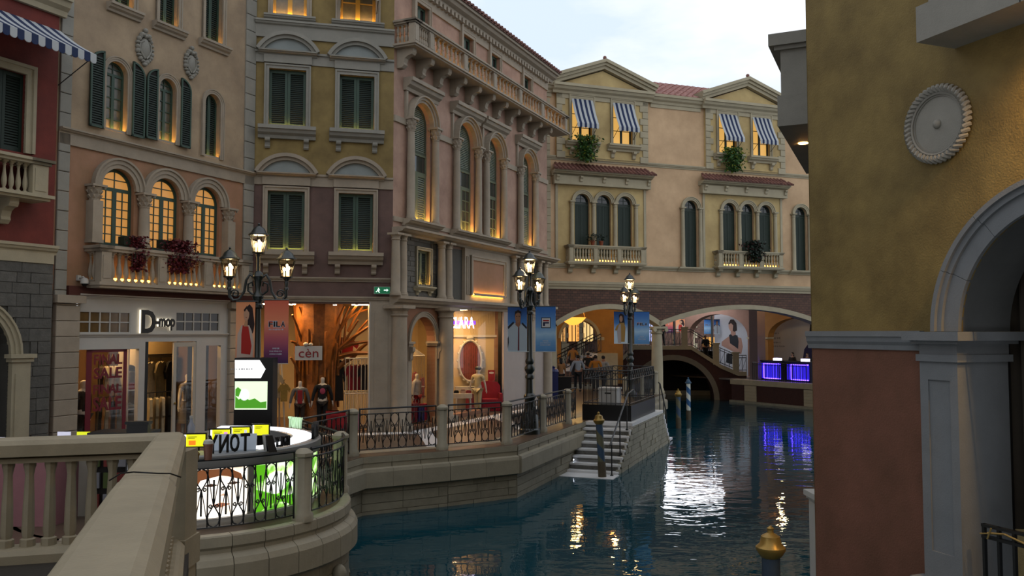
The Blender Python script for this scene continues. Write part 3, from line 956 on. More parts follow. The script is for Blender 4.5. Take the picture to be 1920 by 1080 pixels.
for u0, u1, z0 in topw:
    glazing(B3, u0, u1, z0, z0 + 1.7, .12, 1, 3, pm('yellow_lit_frame', 'c8a24a', bump=0, rough=.5), M_CURT, border=.08, bar=.03, leaves=2)
    surround(B3, u0, u1, z0, z0 + 1.7, .05, .14, M_STONE)
    sill_shelf(B3, u0 - .25, u1 + .25, z0 - .17, z0, .16, M_GREY)
    slab(B3, u0 + .04, u1 - .04, .02, .06, z0 + .004, z0 + .03, M_LEDW, 'light_strip')
c0, c1 = F3.p(600, 47)[1], F3.p(600, 78)[1]
mould(B3, a3, e3, c0 - .18, c0, .18, M_GREY, 'cornice')
slab(B3, a3, e3, -.06, .02, c1, c0 - .16, M_GREY, 'frieze')
for i, (q, lst) in enumerate(wins):
    u0, u1, z0, z1 = q
    st = M_GREY if i < 2 else M_STONE
    shutters(B3, u0, u1, z0, z1, .13)
    surround(B3, u0, u1, z0, z1, .06, .13, st)
    slab(B3, u0 + .05, u1 - .05, .02, .05, z0 + .004, z0 + .025, M_LEDW if i > 1 else M_LED, 'light_strip')
    # shelf below on two brackets
    sill_shelf(B3, u0 - .28, u1 + .28, z0 - .36, z0 - .02, .32, st, br=[u0 - .02, u1 + .02], br_h=.28)
    # entablature and curved pediment above
    c = (u0 + u1) / 2; hw = (u1 - u0) / 2 + .17
    zt = z1 + .16
    slab(B3, u0 - .15, u1 + .15, -.1, 0, zt, zt + .22, st, 'entablature')
    mould(B3, u0 - .3, u1 + .3, zt + .22, zt + .34, .24, st, 'pediment_base')
    zp = zt + .34; W2 = (u1 - u0) / 2 + .32; Hh = .5
    R_ = (W2 * W2 + Hh * Hh) / (2 * Hh); an = math.asin(W2 / R_)
    ped = MB().prism([(c + (R_ - .1) * sin(-an + 2 * an * k / 16), zp - (R_ - Hh) + (R_ - .1) * cos(-an + 2 * an * k / 16)) for k in range(17)][::-1], -.06, 0, 'y').build('pediment', pm('pediment_panel', 'a8b0ae', bump=.05) , B3)
    b = MB()
    b.ring(c, zp - (R_ - Hh), R_ - .14, R_ - .05, -.16, 0, pi / 2 - an, pi / 2 + an, 18); b.ring(c, zp - (R_ - Hh), R_ - .05, R_ + .05, -.24, 0, pi / 2 - an, pi / 2 + an, 18)
    b.build('curved_moulding', st, ped)
# string courses between the windows
for i in (0, 2):
    st = M_GREY if i == 0 else M_STONE
    zl = wins[i][0][3] + .16; cuts = [a3, wins[i][0][0] - .15, wins[i][0][1] + .15, wins[i + 1][0][0] - .15, wins[i + 1][0][1] + .15, e3]
    for k in (0, 2, 4):
        slab(B3, cuts[k], cuts[k + 1], -.04, 0, zl, zl + .3, st, 'string_course'); slab(B3, cuts[k], cuts[k + 1], -.09, 0, zl + .28, zl + .34, st, 'string_course')
z1_ = F3.p(600, 524)[1]
mould(B3, a3, e3, z1_ - .06, z1_ + .06, .1, M_STONE, 'string_course')
mould(B3, a3, e3, zsh3, zsh3 + .16, .1, M_STONE, 'shop_lintel')
# pier between the shop and the corner
pz = F3.r(694, 566, 735, 806)
slab(B3, pz[0], e3, -.08, .3, 0, zsh3, M_STONE, 'pier')
slab(B3, pz[0] + .12, e3 - .12, -.1, -.08, .35, zsh3 - .3, M_STONE, 'pier_panel')
slab(B3, pz[0] - .03, pz[0], -.1, .3, 0, zsh3, M_WHITE, 'shop_jamb')
awning('small navy and white awning over the yellow-lit top window', F3, topw[1][0] - .02, topw[1][1] + .05, topw[1][2] + 1.5, topw[1][2] + .62, -.03, .6, 11, val=.16)
# exit sign
q = F3.r(700, 538, 730, 552)
ex = thing('exit_sign', 'green lit exit sign with white running figure and arrow above the shop corner', 'sign', F3.m)
slab(ex, q[0], q[1], -.2, -.14, q[2], q[3], M_WHITE, 'housing')
slab(ex, q[0] + .01, q[1] - .01, -.205, -.2, q[2] + .01, q[3] - .01, em('exit_green', '0d6b45', .35), 'face')
exw = em('exit_white', 'e8fff4', .9)
cu, cz = (q[0] + q[1]) / 2, (q[2] + q[3]) / 2; hh = (q[3] - q[2])
flat(ex, [(cu + .05, cz - .01), (cu + .13, cz - .01), (cu + .13, cz - .04), (cu + .18, cz + .005), (cu + .13, cz + .05), (cu + .13, cz + .02), (cu + .05, cz + .02)], -.206, exw, 'arrow')
flat(ex, oval(cu - .1, cz + .055, .018, .018, 8), -.206, exw, 'running_figure')
flat(ex, [(cu - .14, cz + .03), (cu - .07, cz + .03), (cu - .06, cz), (cu - .1, cz - .01), (cu - .06, cz - .07), (cu - .09, cz - .07), (cu - .12, cz - .02), (cu - .17, cz - .06), (cu - .18, cz - .04), (cu - .13, cz + .0)], -.206, exw, 'running_figure')
slab(ex, q[0] + .1, q[0] + .12, -.17, 0, q[3] - .02, q[3] + .02, M_BLACK, 'bracket')
# ------------------------------------------------------------------ rose house with the long balcony
B4 = thing('rose_house', 'rose pink house with a long stone balcony above tall arched windows', 'building', F4.m)
END4 = mid_u(F4, 1026, 560)
zE = F4.p(1000, 102, .45)[1]                      # eave
zT, zB = F4.p(900, 112.5, .7)[1], F4.p(900, 156.7, .7)[1]
zL = F4.p(900, 453, .5)[1]                        # ledge below the tall windows
zC = F4.p(850, 561, .4)[1]                        # cornice above the shops
cols = [(771, 817), (857, 898), (913, 946), (977, 1005)]
cu = [(F4.p(a, 330, .15)[0], F4.p(b_, 330, .15)[0]) for a, b_ in cols]
zcap = F4.p(771, 221, .15)[1]; zfoot = F4.p(771, 412, .12)[1]
rc = .125
holes = []
for a, c in cu: holes.append(arch_poly(a + rc * .9, c - rc * .9, zfoot, zcap))
topw4 = []
zt4 = F4.p(876, 68)[1]
for px in (792, 877, 928, 988):
    y = 68 + (px - 876) * .72
    u = F4.p(px, y)[0]; topw4.append(u); holes.append(rect_poly(u - .37, u + .37, zt4 - 1.6, zt4))
MB().sheet(rect_poly(0, END4, zL - .3, zE + .1), holes, 0, .22).build('wall', M_ROSE, B4)
MB().box(END4 - .02, END4, 0, 3.0, 0, zE).build('side_wall', M_ROSE, B4)
for u in topw4:
    glazing(B4, u - .37, u + .37, zt4 - 1.6, zt4, .14, 1, 1, M_GREEN, M_DPANE, border=.09, leaves=2)
    surround(B4, u - .37, u + .37, zt4 - 1.6, zt4, .05, .12, M_STONE)
    mould(B4, u - .55, u + .55, zt4 + .14, zt4 + .5, .16, M_STONE, 'window_hood')
    MB().box(u - .62, u - .5, -.12, 0, zt4 - 1.6, zt4 + .55).box(u - .68, u - .44, -.16, 0, zt4 + .55, zt4 + .72).build('pilaster', M_STONE, B4)
for i, (a, c) in enumerate(cu):
    u0, u1 = a + rc * .9, c - rc * .9; zm = zfoot + (zcap - zfoot) * .62
    arch_surround(B4, u0, u1, zcap, zcap, .2, rc * 1.6, M_STONE, legs=False)
    if i in (0, 3):
        shutters(B4, u0 + .05, u1 - .05, zfoot, zm - .35, .13, pm('olive_green_wood', '78836c', bump=.03), pitch=.07, slat=M_SLAT2)
    else:
        glazing(B4, u0 + .02, u1 - .02, zfoot, zm - .35, .14, 2, 4, pm('olive_green_wood', '78836c', bump=.03), M_GPANE, border=.07, bar=.03, leaves=2)
    g = glazing(B4, u0 + .02, u1 - .02, zm - .36, zm + .26, .14, 1, 1, pm('olive_green_wood', '78836c', bump=.03), M_GPANE, border=.06, name='transom_window')
    shutters(B4, u0 + .02, u1 - .02, zm + .25, zcap, .15, pm('olive_dark', '56604f', bump=.03), arch=True, n=1, st=.07, pitch=.06, slat=M_SLAT2)
    for u in (a, c): column(B4, u, -.14, zfoot, zcap, rc, M_STONE, cap_h=.42)
    # hood over the arch
    zh = F4.p(762, 168, .1)[1]
    cc = (a + c) / 2; hw = (c - a) / 2 + .12
    mould(B4, cc - hw - .12, cc + hw + .12, zh, zh + .38, .34, M_STONE, 'window_hood')
    for s in (-1, 1): slab(B4, cc + s * hw - .05, cc + s * hw + .05, -.08, 0, zcap, zh, M_STONE, 'hood_strip')
    slab(B4, u0 + .03, u1 - .03, .0, .06, zfoot + .003, zfoot + .03, M_LEDW, 'light_strip')
    MB().box(u0 + .005, u0 + .05, -.06, .1, zcap, zcap + .04).build('light_strip', em('warm_arc_strip', 'ffc25c', 75.0), B4)
groups = [(cu[0][0], cu[0][1]), (cu[1][0], cu[2][1]), (cu[3][0], cu[3][1])]
edges = [0.0]
for a, c in groups:
    mould(B4, a - .28, c + .28, zfoot - .2, zfoot, .36, M_STONE, 'sill')
    edges += [a - rc, c + rc]
edges.append(END4)
for k in range(0, len(edges), 2):
    slab(B4, edges[k], edges[k + 1], -.06, 0, zcap - .24, zcap - .06, M_STONE, 'string_course')
    slab(B4, edges[k], edges[k + 1], -.05, 0, zfoot - .12, zfoot + .02, M_STONE, 'string_course')
# long balcony
pp = [.13, F4.p(810, 60, .7)[0], F4.p(874, 110, .7)[0], F4.p(929, 145, .7)[0], F4.p(977, 180, .7)[0], F4.p(1018, 205, .7)[0], END4 + .45]
balcony(B4, 0.0, END4 + .6, zB, zT, .7, M_STONE, pp, [5, 7, 7, 7, 7, 6], pw=.26, led=M_LEDB, style=1, br=[.25 + 1.08 * i for i in range(11)], br_h=.55, side_nb=3, r=.07, ovh=.08)
# eave: frieze, dentils, cornice, gutter
slab(B4, 0, END4, -.06, 0, zE - .75, zE - .35, M_STONE, 'frieze')
b = MB(); n = int(END4 / .26)
for i in range(n): b.box(.05 + i * .26, .18 + i * .26, -.2, 0, zE - .5, zE - .34)
b.build('dentil', M_STONE, B4, kind='stuff')
mould(B4, 0, END4 + .3, zE - .36, zE, .45, M_STONE, 'eave_cornice')

def tiled(par, u0, u1, y0, z0, y1, z1, mat, pitch=.24, name='roof', seg=.38, hip=(0, 0)):
    """barrel tiles running up the slope from (y0, z0) to (y1, z1): each row of half-round tiles steps over the one below"""
    L = sqrt((y1 - y0) ** 2 + (z1 - z0) ** 2); dy, dz = (y1 - y0) / L, (z1 - z0) / L; ny, nz = -dz, dy
    base = MB(); base.add([(u0, y0, z0), (u1, y0, z0), (u1 - hip[1], y1, z1), (u0 + hip[0], y1, z1), (u0, y0, z0 - .04), (u1, y0, z0 - .04), (u1 - hip[1], y1, z1 - .04), (u0 + hip[0], y1, z1 - .04)],
                          [(0, 1, 2, 3), (4, 7, 6, 5), (0, 4, 5, 1), (1, 5, 6, 2), (2, 6, 7, 3), (3, 7, 4, 0)])
    root = base.build(name, mat, par)
    b = MB(); m = max(1, int(L / seg)); n = int((u1 - u0) / pitch)
    for i in range(n):
        u = u0 + (i + .5) * (u1 - u0) / n
        for j in range(m):
            s0, s1 = L * j / m - (.06 if j == 0 else 0.03), L * (j + 1) / m
            f = (j + .5) / m
            if u < u0 + hip[0] * f or u > u1 - hip[1] * f: continue
            vs = []
            for s, r, o in ((s0, pitch * .34, .015), (s1, pitch * .28, .0)):
                for k in range(5):
                    a = pi * k / 4
                    h = r * sin(a) * .9 + o
                    vs.append((u + r * cos(a), y0 + dy * s + ny * h, z0 + dz * s + nz * h))
            b.add(vs, [(k, k + 1, k + 6, k + 5) for k in range(4)] + [(0, 1, 2, 3, 4)])
    b.build('roof_tile', mat, root, True, kind='stuff')
    return root
tiled(B4, -.2, END4 + .35, -.5, zE + .02, 2.6, zE + 1.35, M_TILE, .25)

# mezzanine between ledge and shop cornice
mould(B4, -.05, END4 + .25, zL - .22, zL, .5, M_STONE, 'ledge')
mould(B4, -.15, END4 + .25, zC - .3, zC, .38, M_STONE, 'shop_cornice')
wz0_, wz1_ = zC, zL - .2
sw = F4.r(781, 466, 804, 522); 
swz0, swz1 = zC + .35, zL - .55
MB().sheet(rect_poly(0, END4, wz0_ - .1, wz1_), [rect_poly(sw[0], sw[1], swz0, swz1)], 0, .2).build('mezzanine_wall', pm('mortar', '5c5a54', bump=.2), B4)
rn = random.Random(8)
blocks(B4, (.45, F4.p(822, 500)[0], wz0_, wz1_), [(sw[0] - .12, sw[1] + .12, swz0 - .12, swz1 + .12)], .16, M_ROUGH, 0, .01, rn, wmin=.2, wmax=.5)
shutters(B4, sw[0], sw[1], swz0, swz1, .1, pm('olive_green_wood', '78836c', bump=.03), pitch=.05)
surround(B4, sw[0], sw[1], swz0, swz1, .06, .1, M_STONE2)
sill_shelf(B4, sw[0] - .2, sw[1] + .2, swz0 - .14, swz0, .18, M_STONE2, br=[sw[0], sw[1]], br_h=.14)
slab(B4, sw[0] + .03, sw[1] - .03, .01, .04, swz0 + .003, swz0 + .025, M_LEDW, 'light_strip')
gr = MB()
for i in range(5):
    u = sw[0] + (sw[1] - sw[0]) * (i + .5) / 5; gr.tube([(u, -.1, swz0 + .02), (u, -.13, swz0 + .3), (u + .02, -.1, swz0 + .38)], .008, 4)
gr.box(sw[0] - .02, sw[1] + .02, -.115, -.095, swz0 + .04, swz0 + .055).build('window_guard', M_IRON, B4)
for px in (743, 756, 829, 842, 964, 977, 1012, 1023):
    u = F4.p(px, 500, .22)[0]; column(B4, u, -.2, zC, zL - .2, .135, M_STONE, cap='plain', cap_h=.22)
pu0, pu1 = F4.p(866, 500)[0], F4.p(957, 500)[0]
slab(B4, pu0, pu1, -.12, 0, zC, zL - .2, M_STONE, 'panel_backing')
iu0, iu1 = F4.p(886, 500, .14)[0], F4.p(944, 500, .14)[0]
iz0, iz1 = zC + .22, zL - .6
surround(B4, iu0, iu1, iz0, iz1, .06, .16, M_STONE, y=-.12, name='panel_frame')
slab(B4, iu0, iu1, -.135, -.12, iz0, iz1, M_PINK, 'plaster_panel')
slab(B4, iu0, iu1, -.19, -.16, iz0 + .0, iz0 + .03, M_LED, 'light_strip'); slab(B4, iu0 - .02, iu1 + .02, -.23, -.21, iz0 - .02, iz0 + .06, M_STONE, 'light_lip')
for a in (pu0 + .1, pu1 - .28):
    for k in (0, .1): slab(B4, a + k, a + k + .06, -.16, -.12, iz0, iz1 + .1, M_STONE, 'panel_strip')
# ground floor: two columns with an arch between, then the big shop window
sw0, sw1 = F4.p(849, 660)[0], F4.p(940, 660)[0]
swt = F4.p(890, 573)[1]
c1, c2 = F4.p(750, 680, .25)[0], F4.p(837, 680, .25)[0]
am = F4.p(793, 660)[0]; ar4 = (F4.p(816, 660)[0] - F4.p(769, 660)[0]) / 2; at = F4.p(793, 594)[1]
hole_a = arch_poly(am - ar4, am + ar4, .0005, at - ar4)
hole_w = rect_poly(sw0 + .05, sw1, .12, swt)
MB().sheet(rect_poly(0, END4, 0, zC), [hole_a, hole_w], .0, .3).build('shop_wall', pm('shop_pink_plaster', 'a8795e', var=.2, scale=2), B4)
slab(B4, sw1 + .0, END4, -.1, .3, 0, zC - .28, pm('pale_pier', 'c9bdb6', var=.06), 'pier')
for u in (F4.p(985, 680)[0], F4.p(1018, 680)[0]): column(B4, u, -.2, 0, zC - .28, .2, M_STONE, cap='block', cap_h=.3)
arch_surround(B4, am - ar4, am + ar4, at - ar4 - .0, at - ar4, .06, .16, M_STONE, legs=False)
for s in (-1, 1):
    pw_ = .2; a = am + s * (ar4 + pw_ / 2)
    q = MB().box(a - pw_ / 2, a + pw_ / 2, -.06, .3, 0, at - ar4 - .14).build('arch_pier', M_STONE, B4)
    MB().box(a - pw_ / 2 - .04, a + pw_ / 2 + .04, -.1, .3, at - ar4 - .14, at - ar4 - .07).box(a - pw_ / 2 - .08, a + pw_ / 2 + .08, -.14, .3, at - ar4 - .07, at - ar4).build('capital', M_STONE, q)
    bracket(q, a, -.06, at - ar4 - .16, .14, .4, .14, M_STONE)
for u in (c1, c2):
    q = column(B4, u, -.22, 0, zC - .28, .25, M_STONE, cap='plain', cap_h=.34, n=18)
    MB().box(u - .3, u + .3, -.52, .08, 0, .18).build('plinth', M_STONE, q)
slab(B4, sw0 + .05, sw1, .1, .108, .12, swt, M_GLASS, 'shop_window')
slab(B4, sw1 - .03, sw1, -.02, .12, .1, swt, M_BLACK, 'window_jamb')
# ------------------------------------------------------------------ cream house with the pediments, spanning the canal on arches
B5 = thing('cream_house', 'cream and peach house with two pediments spanning the canal on flat arches', 'building', F5.m)
def u5(px, py=400, w=0.): return F5.p(px, py, w)[0]
def z5(px, py, w=0.): return F5.p(px, py, w)[1]
L5, R5 = u5(1005), u5(1580)
zK = z5(1270, 181, .3)                       # main cornice top
zS = z5(1270, 313)                           # string course below the top floor
zU = z5(1270, 503)                           # string course at the balcony floors
zV0, zV1 = z5(1270, 546), z5(1270, 533)      # band above the brick
bays = [(u5(1041, 230), u5(1212, 240)), (u5(1320, 260), u5(1468, 260))]
holes = []
topw = []
for (x0, y0, x1, y1) in ((1071, 182, 1110, 266), (1148, 190, 1186, 274), (1347, 212, 1380, 291), (1411, 220, 1442, 299)):
    q = F5.r(x0, y0, x1, y1, .12); topw.append(q)
zw0 = sum(q[2] for q in topw) / 4; zw1 = sum(q[3] for q in topw) / 4
ww = sum(q[1] - q[0] for q in topw) / 4
topw = [((q[0] + q[1]) / 2 - ww / 2, (q[0] + q[1]) / 2 + ww / 2) for q in topw]
tri5 = [[(1077, 1106), (1117, 1146), (1157, 1186)], [(1355, 1379), (1390, 1412), (1423, 1446)]]
zA = z5(1131, 366); zA0 = z5(1131, 500); zfl = zU + .05
aw = .95 * (u5(1146) - u5(1117)); 
tricen = []
for g in tri5:
    c = [(u5(a) + u5(b_)) / 2 for a, b_ in g]; d = (c[2] - c[0]) / 2; tricen.append([c[1] - d, c[1], c[1] + d])
zAs = zA - aw / 2
sing = [(u5(1295, 440)), (u5(1501, 450))]
low_holes = [arch_poly(c - aw / 2, c + aw / 2, zfl, zAs) for g in tricen for c in g] + [arch_poly(c - aw / 2, c + aw / 2, zfl, zAs) for c in sing]
MB().sheet(rect_poly(L5, R5, zV1, zS), low_holes, 0, .25).build('middle_wall', M_PEACH, B5)
# top storey: flat wall between the bays, bays standing forward
MB().sheet(rect_poly(L5, R5, zS, zK), [rect_poly(a + .1, c - .1, zS + .05, zK - .1) for a, c in bays], 0, .01).build('upper_wall', M_PEACH, B5)
for k, (a, c) in enumerate(bays):
    hs = [rect_poly(p, q, zw0, zw1) for p, q in topw[2 * k:2 * k + 2]]
    b = MB().sheet(rect_poly(a, c, zS, zK), hs, -.12, .22)
    b.box(a, a + .01, -.12, 0, zS, zK); b.box(c - .01, c, -.12, 0, zS, zK)
    b.build('bay_wall', M_CREAM, B5)
    quoins(B5, a, a + .42, zS, zK - .35, .3, M_STONE2, out=.05, alt=.14, y=-.12)
    quoins(B5, c - .42, c, zS, zK - .35, .3, M_STONE2, out=.05, alt=.14, side=-1, y=-.12)
    for p, q in topw[2 * k:2 * k + 2]:
        surround(B5, p, q, zw0, zw1, .06, .14, M_STONE2, y=-.12)
        mould(B5, p - .3, q + .3, zw1 + .18, zw1 + .36, .2, M_STONE2, 'window_hood', y=-.12)
        glazing(B5, p, q, zw0, zw1, .04, 1, 3, M_DGREEN, M_LIT2, border=.07, bar=.03, leaves=2)
        o = mould(B5, p - .32, q + .32, zw0 - .3, zw0, .34, M_STONE2, 'sill', y=-.12)
        for u in (p - .05, q + .05): bracket(o, u, -.12, zw0 - .3, .24, .32, .16, M_STONE2)
    # pediment
    m = (a + c) / 2; hw = (c - a) / 2 + .25; h = hw * .36
    zp = zK - .02
    MB().prism([(a - .1, zp), (c + .1, zp), (m, zp + h * .95)], -.14, .4, 'y').build('pediment', M_CREAM, B5)
    for s in (-1, 1):
        b = MB()
        for (o0, o1, out) in ((0, .14, .22), (.14, .26, .32), (.26, .4, .42)):
            dx, dz = hw, h; l = sqrt(dx * dx + dz * dz); nx, nz = -dz / l, dx / l
            e0, e1 = (m - s * -1 * hw * 1.0), m
            P = lambda t, o: (m + s * hw * (1 - t) * 1.0 + (0 if t == 1 else s * dz / l * o), zp + .0 + h * t + (o * l / dx if t == 1 else o * dx / l))
            pts = [P(0, o0), P(0, o1), P(1, o1), P(1, o0)]
            b.prism(pts if s > 0 else pts[::-1], -.12 - out, .4, 'y')
        b.build('raking_cornice', M_STONE2, B5)
    mould(B5, a - .2, c + .2, zK - .38, zK + .04, .38, M_STONE2, 'main_cornice', y=-.12)
    slab(B5, a, c, -.17, -.1, zK - .58, zK - .38, M_STONE2, 'architrave')
    MB().ball((m, -.35, zp + h + .5), .09).build('finial', M_TILE, B5, True)
segs = [(L5, bays[0][0] - .2), (bays[0][1] + .2, bays[1][0] - .2), (bays[1][1] + .2, R5)]
for a, c in segs:
    mould(B5, a, c, zK - .38, zK + .04, .32, M_STONE2, 'main_cornice')
    slab(B5, a, c, -.05, 0, zK - .55, zK - .38, M_STONE2, 'architrave')
quoins(B5, u5(1019, 230), u5(1019, 230) + .3, zS, zK - .6, .3, M_STONE2, out=.04, alt=.12, side=-1)
quoins(B5, u5(1019, 400), u5(1019, 400) + .34, zU, zS, .36, M_STONE2, out=.04, alt=.14, side=-1)
tiled(B5, L5, R5, -.1, zK + .06, 3.4, zK + 1.75, M_TILE2, .32, seg=.42)
mould(B5, L5, R5, zS - .1, zS + .08, .12, M_STONE2, 'string_course')
mould(B5, L5, R5, zU - .14, zU + .06, .14, M_STONE2, 'string_course')
# tiled hoods over the balconies, panels below
hoods = [(u5(1040, 330, .45), u5(1226, 335, .45)), (u5(1319, 345, .45), u5(1482, 350, .45))]
for k, (a, c) in enumerate(hoods):
    zh = z5(1131, 322, .5)
    h_ = tiled(B5, a - .08, c + .08, -.62, zh, .0, zh + .36, M_TILE, .2, name='tiled_hood', seg=.26, hip=(.3, .3))
    mould(B5, a, c, zh - .24, zh - .02, .52, M_STONE2, 'hood_cornice')
    o = slab(B5, a + .06, c - .06, -.3, 0, zh - .62, zh - .24, M_STONE2, 'hood_frieze')
    n = 5
    for i in range(n):
        u = a + .2 + (c - a - .4) * i / (n - 1); bracket(o, u, -.3, zh - .24, .14, .24, .13, M_STONE2)
    pa, pc = a + .2, c - .2
    slab(B5, pa, pa + .12, -.06, 0, zU, zh - .62, M_STONE2, 'panel_strip'); slab(B5, pc - .12, pc, -.06, 0, zU, zh - .62, M_STONE2, 'panel_strip')
    MB().sheet(rect_poly(pa + .12, pc - .12, zU, zh - .62), [arch_poly(q - aw / 2, q + aw / 2, zfl, zAs) for q in tricen[k]], -.02, .02).build('cream_panel', M_CREAM, B5)
# round-headed windows
for g in tricen + [[s] for s in sing]:
    sp_ = g[1] - g[0] if len(g) > 1 else aw + .22
    for c in g:
        shutters(B5, c - aw / 2, c + aw / 2, zfl, zAs - .1, .14, M_DGREEN, solid=True, st=.04)
        glazing(B5, c - aw / 2, c + aw / 2, zAs - .1, zAs, .14, 1, 1, M_DGREEN, M_DPANE, border=.04, arch=True, name='fanlight')
        arch_surround(B5, c - aw / 2, c + aw / 2, zAs, zAs, .09, .17, M_STONE2, y=-.02, legs=False)
    for u in [g[0] - sp_ / 2] + [c + sp_ / 2 for c in g]: column(B5, u, -.1, zfl, zAs + .02, .095, M_STONE2, cap='plain', cap_h=.2, n=10)
for c in sing: mould(B5, c - aw / 2 - .4, c + aw / 2 + .4, zfl - .2, zfl, .28, M_STONE2, 'sill')
# balconies
zb5, zt5 = z5(1135, 497, .4), z5(1135, 461, .4)
for k, (x0, x1) in enumerate(((1066, 1209), (1346, 1467))):
    a, c = u5(x0, 480, .4), u5(x1, 480, .4)
    pts = [a + .12, a + .12 + (c - a - .24) / 3, a + .12 + 2 * (c - a - .24) / 3, c - .12]
    balcony(B5, a, c, zb5, zt5, .45, M_STONE2, pts, 7 if k == 0 else 6, pw=.2, led=M_LEDB, br=[a + .2 + (c - a - .4) * i / 3 for i in range(4)], br_h=.36, side_nb=2, r=.065, style=1)
# band, brick and the two flat arches
mould(B5, L5, R5, zV0, zV1 + .02, .16, M_STONE2, 'string_course')
def brick_mat():
    m = pm('dark_brick_courses', '5c4438', var=.25, scale=4, bump=0)
    n, l = m.node_tree.nodes, m.node_tree.links
    bt = n.new('ShaderNodeTexBrick'); tc = n.new('ShaderNodeTexCoord'); mp = n.new('ShaderNodeMapping')
    mp.inputs['Rotation'].default_value = (pi / 2, 0, 0)
    bt.inputs['Scale'].default_value = 2.2
    bt.inputs['Color1'].default_value = (*lin('5a3f33'), 1); bt.inputs['Color2'].default_value = (*lin('47332a'), 1); bt.inputs['Mortar'].default_value = (*lin('2c2522'), 1)
    l.new(tc.outputs['Object'], mp.inputs['Vector']); l.new(mp.outputs['Vector'], bt.inputs['Vector'])
    l.new(bt.outputs['Color'], n['Principled BSDF'].inputs['Base Color'])
    return m
M_BRK = brick_mat()
ac5 = u5(1237, 650)                                      # the column between the arches
spring = z5(1237, 612)
def flat_arch(x0, x1, top, n=20):
    c, hw = (x0 + x1) / 2, (x1 - x0) / 2; h = top - spring
    R_ = (hw * hw + h * h) / (2 * h); an = math.asin(hw / R_)
    return [(c + R_ * sin(-an + 2 * an * i / n), spring + h - R_ + R_ * cos(-an + 2 * an * i / n)) for i in range(n + 1)], c, R_, an
arches = [(u5(1044, 600), ac5, z5(1140, 579)), (ac5, u5(1545, 600), z5(1390, 580))]
outline = [(L5, zV0), (L5, spring)]
for x0, x1, t in arches: outline += flat_arch(x0, x1, t)[0]
outline += [(R5, spring), (R5, zV0)]
MB().sheet(outline[::-1], [], 0).sheet(outline[::-1], [], .5).build('brick_wall', M_BRK, B5)
for x0, x1, t in arches:
    pts, c, R_, an = flat_arch(x0, x1, t)
    zc_ = t - R_
    MB().ring(c, zc_, R_, R_ + .22, -.06, .55, pi / 2 - an, pi / 2 + an, 24).build('arch_band', M_STONE2, B5)
MB().box(L5, u5(1044, 600), 0, .5, 0, spring).build('end_pier', M_STONE2, B5)
MB().box(arches[1][1], R5, 0, .5, -1.3, spring).build('end_pier', M_STONE2, B5)
cl = column(B5, ac5, .25, .0, spring, .27, M_STONE2, cap='plain', cap_h=.36, n=18)
for s in (-1, 1): MB().lathe([(.09, -.05), (.1, 0), (.09, .05)], 10).build('volute', M_STONE2, cl, True, loc=(ac5 + s * .3, -.08, spring - .16), rot=(pi / 2, 0, 0))

# awnings
for (p, q), lb in zip(topw, ('navy striped awning above the window with the trailing green plant, next to the rose house', 'navy striped awning of the plantless window beside the bay corner blocks',
                            'grey striped awning above the window with the bushy yellow-green plant', 'grey striped awning next to the grey projecting bay')):
    awning(lb, F5, p - .02, q + .05, zw1 - .02, zw1 - 1.28, -.16, .62, 9, val=.2, group='window awnings of the cream house')
# window plants
for (px, py, lb, sd_) in ((1099, 277, 'bushy green plant trailing from the window sill under a navy awning', 11), (1374, 298, 'bushy yellow-green plant trailing from the window sill under a grey awning', 12)):
    u, z = F5.p(px, py, .5)
    plant('window_plant', lb, F5, u, -.4, z, (1.05, .35, 1.15), M_LEAFG, 800, .15, sd_, extra=M_LEAFY)
u, z = F5.p(1413, 470, .45)
plant('balcony_plant', 'dark green fern hanging over the balcony rail of the cream house', F5, u, -.38, z, (1.0, .35, .95), M_LEAFD, 700, .17, 15, extra=pm('dull_red_leaf', '4a2c26', bump=0))
for px, lb in ((1112, 'small potted plant on the balcony rail beside a column'), (1128, 'small leafy potted plant on the balcony rail before the middle shutter')):
    u, z = F5.p(px, 459, .4)
    t = thing('potted_plant', lb, 'plant', F5.m @ Matrix.Translation((u, -.36, zt5)), group='pots on the balcony rail')
    MB().lathe([(.07, 0), (.1, .17), (.115, .17), (.115, .21), (.09, .21)], 10).build('pot', pm('clay_pot', '9a5030', bump=0), t, True)
    link('foliage', leaves_mesh(90, (.5, .16, .3), .1, px, -.2, M_LEAFD), t, loc=(0, .08, .35), kind='stuff')
# ------------------------------------------------------------------ ground, quay, water
BC, RR = Vector((-5.25, 14.1, 0)), 2.45                       # round bastion: centre and railing radius
def pt(px, D): return Vector(((px - 960) / FPX * D, D, 0))
PA, PB_, PC, PD, PF = pt(556, 17.3), pt(663, 19.6), pt(830, 20.7), pt(950, 21.7), Vector((1.706, 26.5, 0))
DQ = (PF - PD).normalized()
PE = PD + DQ * 2.75
PG = PD + DQ * 6.0
PH = PD + DQ * 12.6
PJ = PD + DQ * 19.2
EDGE = .3
FQ = Frame(PD.x, PD.y, DQ.x, DQ.y)
def offs(a, b_, w):
    d = (b_ - a).normalized(); o = Vector((d.y, -d.x, 0)); return a + o * w, b_ + o * w
def meet(p, q, r, s):
    d, e = q - p, s - r; k = d.x * e.y - d.y * e.x
    t = ((r.x - p.x) * e.y - (r.y - p.y) * e.x) / k
    return p + d * t
chain = [PA, PB_, PC, PD, PJ]
def offset_chain(ch, w):
    segs = [offs(a, b_, w) for a, b_ in zip(ch[:-1], ch[1:])]
    out = [segs[0][0]] + [meet(*segs[i], *segs[i + 1]) for i in range(len(segs) - 1)] + [segs[-1][1]]
    return out
edge = offset_chain(chain, EDGE)
arc = [BC + Vector((cos(a), sin(a), 0)) * (RR + .1) for a in [radians(-95 + 150 * i / 24) for i in range(25)]]
